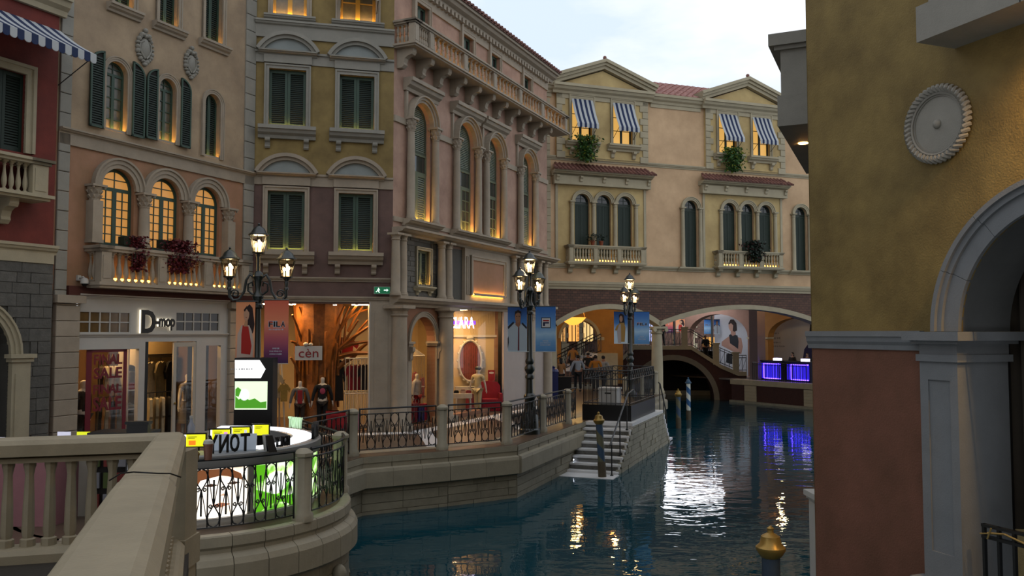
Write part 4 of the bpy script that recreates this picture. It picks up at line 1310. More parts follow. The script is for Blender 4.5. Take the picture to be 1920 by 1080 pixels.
outline = [Vector((-18, 8.5, 0)), Vector((-5.6, 8.5, 0))] + arc + edge + [Vector((2.0, 44, 0)), Vector((-2, 62, 0)), Vector((-18, 62, 0))]
M_FLOOR = pm('promenade_paving', '6b5848', rough=.35, var=.2, scale=1.5, bump=.03, spec=.5)
tri = geometry.tessellate_polygon([outline])
b = MB(); b.v = [tuple(p) for p in outline]
for t in tri:
    a_, b2, c_ = [outline[i] for i in t]
    b.f.append(list(t) if (b2 - a_).cross(c_ - a_).z > 0 else list(t)[::-1])
struct(b.build('floor', M_FLOOR))
# pale marble strips inlaid in the paving
fl = bpy.data.objects['floor']
def strip(p, q, w, z=.004, mat=None):
    d = (q - p).normalized(); o = Vector((-d.y, d.x, 0)) * w / 2
    vs = [p + o, p - o, q - o, q + o]
    MB().add([(v.x, v.y, z) for v in vs] + [(v.x, v.y, z - .03) for v in vs], [(0, 1, 2, 3), (4, 7, 6, 5), (0, 4, 5, 1), (1, 5, 6, 2), (2, 6, 7, 3), (3, 7, 4, 0)]).build('paving_strip', mat or M_MARBLE, fl)
o3 = Vector((F3.n.x, F3.n.y, 0)); o4 = Vector((F4.n.x, F4.n.y, 0))
strip(J23 - o3 * .7, J34 - o3 * .7 - Vector((F3.d.x, F3.d.y, 0)) * -.6, .5)
strip(J34 - o4 * .9 - Vector((F4.d.x, F4.d.y, 0)) * .2, J34 - o4 * .9 + Vector((F4.d.x, F4.d.y, 0)) * 10, .5)
i1 = offset_chain(chain, -.45)
for p, q in zip(i1[:-1], i1[1:]): strip(p, q, .45, .003, M_COPING)
strip(J34 - o4 * 1.1, PC + (J34 - PC) * .12, .4, .006)
strip(J34 - o4 * .9 + Vector((F4.d.x, F4.d.y, 0)) * 5, PE - DQ * .1 + (J34 - PE) * .06, .4, .006)

def water_mat():
    m = bpy.data.materials.new('canal_water'); m.use_nodes = True
    n, l = m.node_tree.nodes, m.node_tree.links; b_ = n['Principled BSDF']
    b_.inputs['Base Color'].default_value = (*lin('07343f'), 1)
    b_.inputs['Roughness'].default_value = .02; b_.inputs['IOR'].default_value = 1.33
    b_.inputs['Specular IOR Level'].default_value = .5
    g = n.new('ShaderNodeNewGeometry'); mp = n.new('ShaderNodeMapping'); mp.inputs['Scale'].default_value = (.8, 1.5, 1); mp.inputs['Rotation'].default_value = (0, 0, .25)
    t1 = n.new('ShaderNodeTexNoise'); t1.inputs['Scale'].default_value = 1.1; t1.inputs['Detail'].default_value = 3; t1.inputs['Distortion'].default_value = .6
    t2 = n.new('ShaderNodeTexNoise'); t2.inputs['Scale'].default_value = 4.5; t2.inputs['Detail'].default_value = 2
    ad = n.new('ShaderNodeMath'); ad.operation = 'MULTIPLY_ADD'; ad.inputs[1].default_value = .12
    bu = n.new('ShaderNodeBump'); bu.inputs['Strength'].default_value = .28; bu.inputs['Distance'].default_value = .05
    l.new(g.outputs['Position'], mp.inputs['Vector']); l.new(mp.outputs[0], t1.inputs['Vector']); l.new(mp.outputs[0], t2.inputs['Vector'])
    l.new(t2.outputs['Fac'], ad.inputs[0]); l.new(t1.outputs['Fac'], ad.inputs[2]); l.new(ad.outputs[0], bu.inputs['Height']); l.new(bu.outputs[0], b_.inputs['Normal'])
    return m
wat = MB().add([(-9, 2, WATER), (34, 2, WATER), (34, 75, WATER), (-9, 75, WATER)], [(0, 1, 2, 3)]).build('canal_water', water_mat())
wat['kind'] = 'structure'

# quay walls: moulded coping stones over coursed blocks
COP = [(.0, 0.0), (-.02, 0.0), (-.02, -.14), (.03, -.18), (.03, -.24), (-.1, -.27), (-.12, -.34), (-.12, -.68), (-.02, -.72), (0, -.72)]
def quay_segment(p, q, nm, rnd, stair=None):
    L = (q - p).length
    F = Frame(p.x, p.y, q.x - p.x, q.y - p.y)
    root = MB().box(0, L, .0, .3, WATER - .3, -.02).build(nm, pm('quay_core', '6e6a5e', bump=.2)); root.matrix_local = F.m
    struct(root)
    n = max(1, round(L / .8))
    for i in range(n):
        a, c = L * i / n, L * (i + 1) / n
        MB().prism([(y - .03, z) for y, z in COP[::-1]], a + .003, c - .003, 'x').build('coping_stone', M_COPING, root)
    blocks(root, (0, L, WATER - .1, -.72), [], .2, M_QUAY, y=-.0, th=.0, rnd=rnd, wmin=.45, wmax=1.1)
    return root
rq = random.Random(21)
names = ['wall_quay_corner', 'wall_quay_front', 'wall_quay_turn', 'wall_quay_side']
for (p, q), nm in zip(zip(edge[:-1], edge[1:]), names): quay_segment(p, q, nm, rq)
# bastion
ba = MB(); ba.lathe([(RR - .2, 0), (RR + .12, 0), (RR + .12, -.03), (RR + .0, -.05), (RR, WATER - .2)], 40, tuple(BC)).build('wall_bastion', pm('quay_core', '6e6a5e', bump=.2), None, True)
wb = struct(bpy.data.objects['wall_bastion'])
def curved(r_prof, a0, a1, nm, mat, k=4):
    b_ = MB(); m = len(r_prof); vs = []
    for i in range(k + 1):
        a = a0 + (a1 - a0) * i / k
        for r, z in r_prof: vs.append((BC.x + r * cos(a), BC.y + r * sin(a), z))
    fs = [(i * m + j, (i + 1) * m + j, (i + 1) * m + (j + 1) % m, i * m + (j + 1) % m) for i in range(k) for j in range(m)]
    fs += [list(range(m)), [k * m + j for j in range(m)][::-1]]
    b_.add(vs, fs).build(nm, mat, wb)
prof_c = [(RR - .05, .02), (RR + .1, .02), (RR + .12, -.0), (RR + .13, -.13), (RR + .1, -.17), (RR + .1, -.22), (RR + .2, -.28), (RR + .24, -.36), (RR + .24, -.66), (RR + .14, -.7), (RR - .05, -.7)]
n = 18
for i in range(n):
    a0 = radians(-110 + 190 * i / n); a1 = radians(-110 + 190 * (i + 1) / n)
    curved(prof_c, a0 + .002, a1 - .002, 'coping_stone', M_COPING)
z = -.7; row = 0
while z > WATER - .05:
    h = (.22, .3, .18)[row % 3]; m = 11
    for i in range(m):
        a0 = radians(-110 + 190 * (i + (row % 2) * .5) / m); a1 = radians(-110 + 190 * (i + 1 + (row % 2) * .5) / m)
        e = rq.uniform(0, .025)
        curved([(RR - .02, z - .006), (RR + .1 + e, z - .006), (RR + .1 + e, z - h + .006), (RR - .02, z - h + .006)], a0 + .004, a1 - .004, 'stone', M_QUAY)
    z -= h; row += 1
MB().ball((BC.x + (RR + .2) * cos(radians(-14)), BC.y + (RR + .2) * sin(radians(-14)), -.95), .12, .12, .16, 10, 8).build('lion_boss', M_QUAY, wb, True)

# ------------------------------------------------------------------ iron railing with scrolls between stone posts
def spiral(cx, cz, r, turns, a0, sg, n=11):
    out = []
    for i in range(n):
        f = i / (n - 1); a = a0 + sg * turns * 2 * pi * f; rr = r * (1 - .78 * f)
        out.append((cx + rr * cos(a), cz + rr * sin(a)))
    return out
def scroll_panel(par, P, L, h0=.12, h1=.93, n=None, rbar=.0115, bow=None):
    """P(x, z) -> local point; rails, bars and paired scrolls"""
    n = n or max(3, round(L / .2)); s = L / n
    def T(b_, pts, r, k=4): b_.tube([P(x, z) for x, z in pts], r, k)
    m = max(2, n // 2)
    b_ = MB()
    for z, r in ((h1 + .12, .022), (h1, .013), (h0, .013)): T(b_, [(L * i / (2 * m), z) for i in range(2 * m + 1)], r, 6)
    T(b_, [(.01, h0 - .05), (.01, h1 + .12)], .015); T(b_, [(L - .01, h0 - .05), (L - .01, h1 + .12)], .015)
    pn = b_.build('panel', M_IRON, par)
    b_ = MB()
    for i in range(1, n): T(b_, [(i * s, h0), (i * s, h1)], rbar)
    for i in range(n):
        x = (i + .5) * s
        hh = h1 - h0
        # oval heads touching the rails, tapering to a point at the far end
        up = i % 2 == 0
        zz = (lambda f: h1 - f * hh) if up else (lambda f: h0 + f * hh)
        for sg in (-1, 1):
            T(b_, [(x, zz(0)), (x + sg * s * .36, zz(.04)), (x + sg * s * .5, zz(.12)), (x + sg * s * .42, zz(.22)), (x + sg * s * .2, zz(.3)), (x + sg * .004, zz(.36)), (x + sg * .004, zz(.8))], rbar * .8)
            q = spiral(x + sg * s * .24, zz(.36), s * .2, 1.3, pi if sg > 0 else 0, -sg if up else sg)
            T(b_, q, rbar * .8, 4)
            T(b_, [(x + sg * s * .04, zz(.38)), (x + sg * s * .5, zz(.92))], rbar * .6)
    for i in range(1, n):
        for z in (h0 + .1, h1 - .1):
            p = P(i * s, z); b_.ball(p, .016, n=5, m=4)
    b_.build('scrollwork', M_IRON, pn, kind='stuff')
    return pn
POST = None
def stone_post(par, p, h=1.08):
    global POST
    if POST is None:
        b_ = MB(); b_.lathe([(.16, 0), (.16, .1), (.125, .14), (.125, h - .14), (.15, h - .12), (.15, h - .07), (.125, h - .05), (.07, h - .01), (0, h)], 8, a0=pi / 8)
        POST = b_.mesh('post', M_COPING, True)
    return link('post', POST, par, loc=p)
def rail_run(par, a, c, n_mod=None, gap=.16):
    d = (c - a); L = d.length - 2 * gap; d.normalize(); s = a + d * gap
    return scroll_panel(par, lambda x, z: (s.x + d.x * x, s.y + d.y * x, z), L, n=n_mod)
qr = thing('quay_railing', 'black scrolled iron railing between stone posts along the canal promenade', 'railing')
PA2 = PA + (PB_ - PA) * .05
mids = [PA2, PB_, PC, PD, PE, PF]
for p in mids: stone_post(qr, p)
for p, q in zip(mids[:-1], mids[1:]): rail_run(qr, p, q)
PF2 = PD + DQ * 6.2
rail_run(qr, PF, PF2, gap=.16)
far = [PD + DQ * 12.9, PD + DQ * 15.6, PD + DQ * 18.6]
for p in far: stone_post(qr, p)
for p, q in zip(far[:-1], far[1:]): rail_run(qr, p, q)

br_ = thing('bastion_railing', 'curved black scrolled railing around the round kiosk terrace', 'railing')
def arc_run(a0, a1, n):
    L = RR * (a1 - a0)
    return scroll_panel(br_, lambda x, z: (BC.x + RR * cos(a0 + x / RR), BC.y + RR * sin(a0 + x / RR), z), L, n=n)
def ang(px, D): p = pt(px, D) - BC; return atan2(p.y, p.x)
t0 = radians(-76)
t1 = ang(588, 12.8); t2 = ang(617, 15.0)
for a in (t1, t2): stone_post(br_, BC + Vector((cos(a), sin(a), 0)) * RR)
arc_run(t0, t1 - .07, 11); arc_run(t1 + .07, t2 - .07, 9)
pe = BC + Vector((cos(t2), sin(t2), 0)) * RR
rail_run(br_, pe, PA2, n_mod=5)

# ------------------------------------------------------------------ landing stage with white steps
ST = thing('landing_stage', 'stone landing stage with white marble steps down to the canal', 'stairs', FQ.m)
N = 7; u_top, run, rise = 6.0, .28, .175
w0, w1 = EDGE + .02, 1.85
for k in range(N):
    z1 = -rise * (k + 1)
    MB().box(u_top - run * (k + 1), u_top - run * k + .02, -w1, -w0, z1 - .06, z1).box(u_top - run * k - .0, u_top - run * k + .02, -w1, -w0, z1, z1 + rise - .055).build('step', M_MARBLE, ST)
uL = u_top - run * N
MB().box(uL - .75, uL, -w1 - .05, -w0, -rise * N - .16, -rise * N - .06).build('landing', M_MARBLE, ST)
MB().box(u_top - .02, 10.9, -w1, -w0, -.1, -.0).build('platform', M_MARBLE, ST)
b = MB(); prof = [(uL, WATER - .2), (11.9, WATER - .2), (11.9, -rise * 6), (11.6, -rise * 6), (11.6, -rise * 4.5), (11.3, -rise * 4.5), (11.3, -rise * 3), (11.1, -rise * 3), (11.1, -rise * 1.4), (10.9, -rise * 1.4), (10.9, -.1), (u_top, -.1)]
for k in range(N): prof += [(u_top - run * k, -rise * (k + 1) - .06), (u_top - run * (k + 1), -rise * (k + 1) - .06)]
MB().prism(prof, -w1 + .06, -w0, 'y').build('core', pm('quay_core', '6e6a5e', bump=.2), ST)
rs = random.Random(31); z = WATER - .05
while z < -.12:                                        # stone facing of the outer side, stepped like the stair
    h = .17; u = uL + .02
    # first u where the facing exists at this height
    ks = max(0, math.ceil((-z - h - .05) / rise)); ua = max(uL, u_top - run * min(N, max(0, (-(z + h) - .06) / rise)))
    ub = 10.9 + max(0, (-(z + h)) / rise * .17)
    u = ua
    while u < ub - .05:
        e = min(ub, u + rs.uniform(.3, .75))
        if ub - e < .15: e = ub
        MB().box(u + .006, e - .006, -w1 - rs.uniform(.0, .025), -w1 + .1, z + .006, min(z + h, -.1) - .006).build('stone', M_QUAY, ST)
        u = e
    z += h
for k in range(6):                                     # far flight
    zt = -rise * (k + 1) * 1.05; MB().box(10.9 + .19 * k, 11.1 + .19 * k, -w1 - .02, -w0, zt - .16, zt).build('step', M_MARBLE, ST)
MB().box(12.0, 12.7, -w1, -w0, WATER + .03, WATER + .12).build('landing', M_MARBLE, ST)
hr = thing('stair_handrail', 'black iron handrail following the white canal steps', 'handrail', FQ.m)
y = -w1 + .12
pts = [(uL - .1, -1.2 + .85), (uL - .1, -.25), (u_top - .2, .95), (u_top + .5, .95)]
MB().tube([(uL - .35, y, -.4), (uL - .2, y, -.28), (u_top - .1, y, .92), (u_top + .6, y, 1.0)], .028, 6).build('rail', M_IRON, hr)
for u, zb, zt in ((uL - .2, -1.29, -.28), (uL + .8, -.86, .34), (u_top - .25, -.19, .82)):
    MB().tube([(u, y, zb), (u, y, zt)], .02, 6).lathe([(.05, zb), (.05, zb + .03)], 8, (u, y, 0)).build('baluster', M_IRON, hr)
hr2 = thing('stair_handrail', 'black iron handrail of the far flight descending beyond the landing fence', 'handrail', FQ.m)
MB().tube([(10.7, y, 1.0), (10.95, y, .95), (12.1, y, -.2), (12.2, y, -.9)], .025, 6).build('rail', M_IRON, hr2)
for u, zb, zt in ((10.9, -.2, .96), (11.6, -.8, .35), (12.15, -1.2, -.3)): MB().tube([(u, y, zb), (u, y, zt)], .018, 6).build('baluster', M_IRON, hr2)
# fenced podium with the white box
pd = thing('ticket_podium', 'black fenced podium on top of the canal landing stage', 'podium', FQ.m)
qa, qb = 6.45, 10.2
MB().box(qa, qb, -w1 + .15, -.1, 0, .5).build('base', M_BLACK, pd)
def bars(u0, y0, u1, y1, nn, nm='fence_panel'):
    b_ = MB(); P = lambda f, z: (u0 + (u1 - u0) * f, y0 + (y1 - y0) * f, z)
    for z in (.56, 1.32, 1.6): b_.tube([P(0, z), P(1, z)], .018, 5)
    for i in range(nn + 1): b_.tube([P(i / nn, .5), P(i / nn, 1.6)], .02 if i in (0, nn) else .01, 4)
    for i in range(0, nn, 2):
        if i + 2 <= nn:
            f0, f1 = i / nn, (i + 2) / nn; b_.tube([P(f0, 1.32), P(f1, 1.6)], .008, 4); b_.tube([P(f0, 1.6), P(f1, 1.32)], .008, 4)
    b_.build(nm, M_IRON, pd)
bars(qa, -.15, qa, -w1 + .2, 10); bars(qa, -w1 + .2, qb, -w1 + .2, 24); bars(qa, -.15, qb, -.15, 22); bars(qb, -.15, qb, -w1 + .2, 8)
wbx = thing('white_box', 'white storage box with a dark slot standing on the black podium', 'box', FQ.m @ Matrix.Translation((7.1, -.85, .5)))
MB().box(-.3, .3, -.3, .3, 0, .46).build('body', M_WHITE, wbx)
MB().box(-.32, .32, -.32, .32, .46, .52).build('lid', M_WHITE, wbx)
MB().box(-.305, -.3, -.1, .1, .33, .37).build('slot', M_BLACK, wbx)
for i, (u, z) in enumerate(((4.55, -1.0), (5.2, -.62))):
    p = FQ.w(u, -.33, z)
    sl = thing('step_light', ('tiny white step light in the quay wall near the water', 'tiny white step light in the quay wall halfway up the steps')[i], 'light', FQ.m @ Matrix.Translation((u, -EDGE - .06, z)))
    MB().box(-.03, .03, -.012, .02, -.03, .03).build('housing', M_STONE, sl)
    MB().ball((0, -.014, 0), .018, .01, .018).build('lens', em('step_led', 'dfe8ff', 25), sl)

# ------------------------------------------------------------------ striped mooring poles
def stripe_mat(nm, c1, c2, k=9.):
    m = pm(nm, c1, rough=.55, var=0, bump=.05)
    n_, l = m.node_tree.nodes, m.node_tree.links
    tc = n_.new('ShaderNodeTexCoord'); sp_ = n_.new('ShaderNodeSeparateXYZ'); an = n_.new('ShaderNodeMath'); an.operation = 'ARCTAN2'
    l.new(tc.outputs['Object'], sp_.inputs[0]); l.new(sp_.outputs['Y'], an.inputs[0]); l.new(sp_.outputs['X'], an.inputs[1])
    mu = n_.new('ShaderNodeMath'); mu.operation = 'MULTIPLY_ADD'; mu.inputs[1].default_value = k
    l.new(sp_.outputs['Z'], mu.inputs[0]); l.new(an.outputs[0], mu.inputs[2])
    si = n_.new('ShaderNodeMath'); si.operation = 'SINE'; l.new(mu.outputs[0], si.inputs[0])
    gt = n_.new('ShaderNodeMath'); gt.operation = 'GREATER_THAN'; gt.inputs[1].default_value = 0; l.new(si.outputs[0], gt.inputs[0])
    mx = n_.new('ShaderNodeMix'); mx.data_type = 'RGBA'; mx.inputs[6].default_value = (*lin(c1), 1); mx.inputs[7].default_value = (*lin(c2), 1)
    l.new(gt.outputs[0], mx.inputs[0]); l.new(mx.outputs[2], n_['Principled BSDF'].inputs['Base Color'])
    return m
def pole(label, px, D, ztop, mat, capmat, lean=0., r=.11, blue_cap=False):
    p = pt(px, D); t = thing('mooring_pole', label, 'pole', loc=(p.x, p.y, WATER - .35), group='mooring poles in the canal')
    t.rotation_euler = (0, lean, 0)
    H = ztop - WATER + .35
    MB().lathe([(r * .92, .62), (r * .92, H - .3)], 14).build('shaft', mat, t, True)
    MB().lathe([(r * 1.08, 0), (r * 1.05, .75), (r * .92, .8)], 14).build('foot', pm('bare_wood_pole', '5e5340', var=.2, scale=9), t, True)
    if blue_cap: pr = [(r * .9, H - .32), (r * 1.4, H - .3), (r * 1.4, H - .26), (r * .9, H - .22), (r * .75, H - .14), (r * .3, H - .1), (r * .4, H - .05), (0, H)]
    else: pr = [(r * .9, H - .36), (r * 1.1, H - .34), (r * 1.5, H - .27), (r * 1.5, H - .24), (r * 1.1, H - .2), (r * .95, H - .12), (r * .35, H - .08), (r * .3, H - .06), (r * .38, H - .03), (0, H)]
    MB().lathe(pr, 16).build('cap', capmat, t, True)
M_ST1 = stripe_mat('blue_gold_stripes', '5e5c48', '34485f'); M_ST2 = stripe_mat('blue_white_stripes', '24507c', 'b8bcb4', 11.)
M_ST3 = pm('faded_blue_paint', '3a4a5c', rough=.6, var=.2, scale=6)
pole('leaning gold-capped mooring pole with faded stripes at the foot of the white steps', 1129, 24.5, .56, M_ST1, M_GOLD, lean=-.055)
pole('gold-capped mooring pole beyond the landing stage', 1270, 37.0, .4, M_ST1, M_GOLD)
pole('blue-capped mooring pole with blue and white spiral stripes', 1289, 40.5, .72, M_ST2, pm('blue_cap', '3a6484', rough=.4), blue_cap=True)
pole('large gold-capped blue mooring pole standing near the pink wall', 1438, 9.8, .62, M_ST3, M_GOLD, r=.11)
MB().lathe([(RR + .05, -.03), (RR + .05, .001)], 40, tuple(BC)).build('terrace_paving', M_FLOOR, wb)
# ------------------------------------------------------------------ mustard house on the other bank
CR = pt(1521, 11.8)
FR = Frame(CR.x, CR.y, .361, -.932)
BR = thing('mustard_house', 'mustard house with terracotta base and a big stone arch', 'building', FR.m)
zs = FR.p(1760, 622)[1]
uo0 = FR.p(1760, 622)[0]; u1_, z1_ = FR.p(1920, 345)
uc = ((u1_ ** 2 - uo0 ** 2) + (z1_ - zs) ** 2) / (2 * (u1_ - uo0)); Ro = uc - uo0
ui = FR.p(1803, 622)[0]; Ri = uc - ui
UR = uc + Ri + 3.0
TR = 12.0
MB().sheet(rect_poly(0, UR, zs, TR), [[(uc - Ri, zs + .0005), (uc + Ri, zs + .0005)] + [(uc + Ri * cos(pi * i / 28), zs + Ri * sin(pi * i / 28)) for i in range(1, 28)]], 0, .02).box(-.002, 0.01, .0, 6, WATER - .3, TR).build('upper_wall', M_MUST, BR)
zt0, zt1 = FR.p(1620, 655)[1], FR.p(1620, 629)[1]
pA, pB = FR.p(1737, 800)[0], ui
MB().sheet(rect_poly(0, pA, WATER - .3, zs), [], 0).build('lower_wall', M_TERRA, BR)
mould(BR, -.05, pA, zt0, zs + .01, .07, M_BLUEGREY, 'dado_moulding')
b = MB()
for r0, r1, o in ((Ri, Ri + (Ro - Ri) * .62, .05), (Ri + (Ro - Ri) * .62, Ri + (Ro - Ri) * .82, .09), (Ri + (Ro - Ri) * .82, Ro, .13)):
    nseg = 7
    for k in range(nseg): b.ring(uc, zs, r0, r1, -o, .02, pi * k / nseg + .002, pi * (k + 1) / nseg - .002, 8)
b.build('arch_band', M_BLUEGREY, BR, kind='stuff')
MB().ring(uc, zs, Ri, Ri + .1, .0, .75, n=40).build('arch_soffit', pm('soffit_grey', '6e7070', bump=.1), BR)
# pilaster and its return into the passage
for s, a, c in ((1, pA, pB), (-1, 2 * uc - pB, 2 * uc - pA)):
    w = c - a
    fl_ = MB().box(a, c, -.06, .7, 0, zs - .34)
    p_ = fl_.build('pilaster', M_BLUEGREY, BR)
    q = MB()
    x0, x1, y_, z0, z1 = a + w * .22, c - w * .2, -.06, .32, zs - .55
    for (e0, e1, f0, f1) in ((x0 - .03, x0, z0, z1), (x1, x1 + .03, z0, z1), (x0 - .03, x1 + .03, z1, z1 + .03), (x0 - .03, x1 + .03, z0 - .03, z0)): q.box(e0, e1, y_ - .02, y_, f0, f1)
    q.box(a, x0 - .03, y_ - .02, y_, 0, zs - .34).box(x1 + .03, c, y_ - .02, y_, 0, zs - .34).box(x0 - .03, x1 + .03, y_ - .02, y_, z1 + .03, zs - .34).box(x0 - .03, x1 + .03, y_ - .02, y_, 0, z0 - .03)
    q.build('panel_frame', M_BLUEGREY, p_)
    k = MB()
    for e, f0, f1 in ((.03, zs - .34, zs - .26), (.0, zs - .26, zs - .14), (.07, zs - .14, zs - .1), (.14, zs - .1, zs)):
        k.box(a - e * .9, c + e, -.08 - e, .72 + e, f0, f1)
    k.build('capital', M_BLUEGREY, p_)
    MB().box(a - .1, c + .08, -.2, .74, -.18, -.0).box(a - .14, c + .1, -.26, .76, -.3, -.18).build('plinth', M_BLUEGREY, p_)
# room behind the arch
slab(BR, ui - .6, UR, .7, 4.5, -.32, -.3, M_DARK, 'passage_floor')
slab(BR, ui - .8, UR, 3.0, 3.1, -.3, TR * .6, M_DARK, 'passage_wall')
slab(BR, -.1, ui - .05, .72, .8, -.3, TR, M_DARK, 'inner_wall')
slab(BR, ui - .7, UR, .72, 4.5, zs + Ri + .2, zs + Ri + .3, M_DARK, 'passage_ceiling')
slab(BR, -.0, UR, -.0, .72, TR - .02, TR, M_MUST, 'roof_edge')
# roundel with rope rim
u, z = FR.p(1761, 233)
ro = thing('roundel', 'round grey wall medallion with a rope-twist rim and a centre boss', 'ornament', FR.m @ Matrix.Translation((u, 0, z)) @ Matrix.Rotation(pi / 2, 4, 'X'))
R0 = .435
MB().lathe([(0, 0), (R0 * .8, 0), (R0 * .8, .03), (R0 * .74, .035), (R0 * .74, .02), (.09, .025), (0, .025)], 40).build('disc', M_GREY, ro, True)
MB().lathe([(R0 * .8, 0), (R0 * .78, .05), (R0 * .82, .06), (R0 * .85, .05), (R0 * .88, .0)], 40).build('inner_ring', M_GREY, ro, True)
MB().ball((0, 0, .03), .055, .055, .045, 12, 8).build('boss', M_GREY, ro, True)
b = MB(); nt = 44
for i in range(nt):
    a = 2 * pi * i / nt; e = .16
    pts = [(R0 * f * cos(a + g), R0 * f * sin(a + g), h) for f, g, h in ((.86, -e * .5, .02), (.9, -e * .25, .06), (.945, 0, .075), (.985, e * .25, .06), (1.01, e * .5, .02))]
    b.tube(pts, .028, 6)
b.build('rope_rim', M_GREY, ro, True)
# balcony jutting out at the top
ub, zbal = FR.p(1790, 91)
lo, hi = .2, 2.0
for _ in range(30):
    mid = (lo + hi) / 2
    if FR.p(1718.5, 80, mid)[0] < ub: lo = mid
    else: hi = mid
wbal = (lo + hi) / 2
zbal = FR.p(1718.5, 80, wbal)[1]
bl = MB().box(ub, UR, -wbal, 0, zbal, zbal + .4).build('balcony', M_GREY, BR)
MB().box(ub + .1, UR, -wbal + .08, 0, zbal + .4, zbal + .52).build('balcony_step', M_GREY, bl)
MB().box(ub + 1.25, ub + 1.26, -wbal - .004, -wbal + .01, zbal, zbal + .4).build('joint', M_DARK, bl)
MB().box(ub + .18, ub + .5, -wbal + .12, -wbal + .44, zbal + .52, zbal + 1.5).box(ub + .14, UR, -wbal + .08, -wbal + .5, zbal + 1.5, zbal + 1.64).build('pedestal', M_GREY, bl)
me = baluster_mesh(.98, .07, M_GREY, 8, 1)
for i in range(9): link('baluster', me, bl, loc=(ub + .66 + .19 * i, -wbal + .28, zbal + .52))
for i, du in enumerate((1.75, 3.4)):
    o = MB().lathe([(.0, 0), (.075, 0), (.075, -.012), (.055, -.014)], 16).build('downlight', em('downlight_warm', 'ffb45a', 60), bl, True); l_ = bpy.data.lights.new('soffit_glow', 'SPOT'); l_.energy = 420; l_.color = (1, .58, .2); l_.spot_size = radians(150); l_.spot_blend = .8; l_.shadow_soft_size = .08; q_ = bpy.data.objects.new('soffit_glow', l_); COL.objects.link(q_); q_.parent = bl; q_.location = (ub + du, -wbal * .5, zbal - .04); o.location = (ub + du, -wbal * .5, zbal)
# curtain in the passage
def cloth(name, par, u0, u1, z0, z1, y, folds, mat, pull=0., amp=.06):
    b_ = MB(); n_, m_ = folds * 6, 14
    for j in range(m_ + 1):
        f = j / m_; z_ = z1 + (z0 - z1) * f
        g = 1 - pull * (f ** 1.5)
        for i in range(n_ + 1):
            x = u1 - (u1 - u0) * (1 - i / n_) * g
            b_.v.append((x, y + amp * sin(2 * pi * folds * i / n_) * (.6 + .4 * (1 - f * pull)), z_))
    for j in range(m_):
        for i in range(n_):
            a = j * (n_ + 1) + i; b_.f.append((a, a + 1, a + n_ + 2, a + n_ + 1))
    return b_.build(name, mat, par, True)
uc0 = FR.p(1884, 800, -.9)[0]
ct = thing('curtain', 'long dark brown gathered curtain hanging in the stone arch', 'curtain', FR.m)
M_CLOTH = pm('brown_curtain', '4e463c', rough=.9, var=.15, scale=5, bump=0)
cloth('drape', ct, uc0, uc0 + 1.5, FR.p(1905, 990, -.9)[1], zs + Ri * .75, .9, 9, M_CLOTH, pull=-.0)
MB().tube([(uc0 - .1, .86, zs + Ri * .76), (uc0 + 1.8, .86, zs + Ri * .76)], .02, 6).build('curtain_rod', M_IRON, ct)
fg = thing('cafe_fence', 'dark iron fence with a straw tie at the foot of the stone arch', 'railing', FR.m)
zf0 = FR.p(1860, 985, .0)[1]
b = MB()
ufs = FR.p(1843, 985, .0)[0]
for z_ in (zf0, zf0 - .12, zf0 - .6): b.box(ufs, ufs + 2.2, -.03, .03, z_ - .03, z_)
for i in range(12): b.box(ufs + .18 * i, ufs + .18 * i + .03, -.02, .02, zf0 - .9, zf0)
b.build('panel', M_IRON, fg)
MB().tube([(ufs + .1, -.05, zf0 - .08), (ufs + .3, -.05, zf0 - .05), (ufs + .55, -.05, zf0 - .1)], .012, 5).tube([(ufs + .15, -.06, zf0 - .02), (ufs + .1, -.06, zf0 - .14)], .01, 5).tube([(ufs + .12, -.06, zf0 - .08), (ufs + .02, -.07, zf0 - .1)], .008, 5).build('straw_tie', pm('straw', 'a08a50', bump=0), fg)
pl = thing('passage_fill_lamp', 'small warm lamp added out of view to brighten the dark arch passage', 'lamp', FR.m @ Matrix.Translation((uc + .6, 2.8, zs + .4)))  # unseen lamp, added to lift the brown curtain out of the dark
MB().box(-.06, .06, .1, .2, -.1, .1).build('back_plate', M_IRON, pl); MB().lathe([(.05, -.1), (.09, .1)], 10).build('shade', em('lamp_shade_warm', 'ffb060', 6), pl)
l_ = bpy.data.lights.new('passage_glow', 'POINT'); l_.energy = 14; l_.color = (1, .7, .4); o_ = bpy.data.objects.new('passage_glow', l_); COL.objects.link(o_); o_.parent = pl; o_.location = (0, -.25, 0)
# string of tiny red and white lights inside
fl2 = thing('fairy_lights', 'string of tiny red and white lights beside the brown curtain', 'lights', FR.m)
rr_ = random.Random(2); ux = uc0 - .12
MB().tube([(ux + .03 * sin(i * 2.1), 1.0, zs + .6 - .16 * i) for i in range(16)], .004, 3).build('cord', M_BLACK, fl2)
for i in range(16):
    MB().ball((ux + .03 * sin(i * 2.1) + rr_.uniform(-.02, .02), .99, zs + .6 - .16 * i), .008, n=5, m=4).build('bulb', em('red_bulb', 'ff5030', 4) if i % 3 else em('white_bulb', 'ffe8d0', 4), fl2)
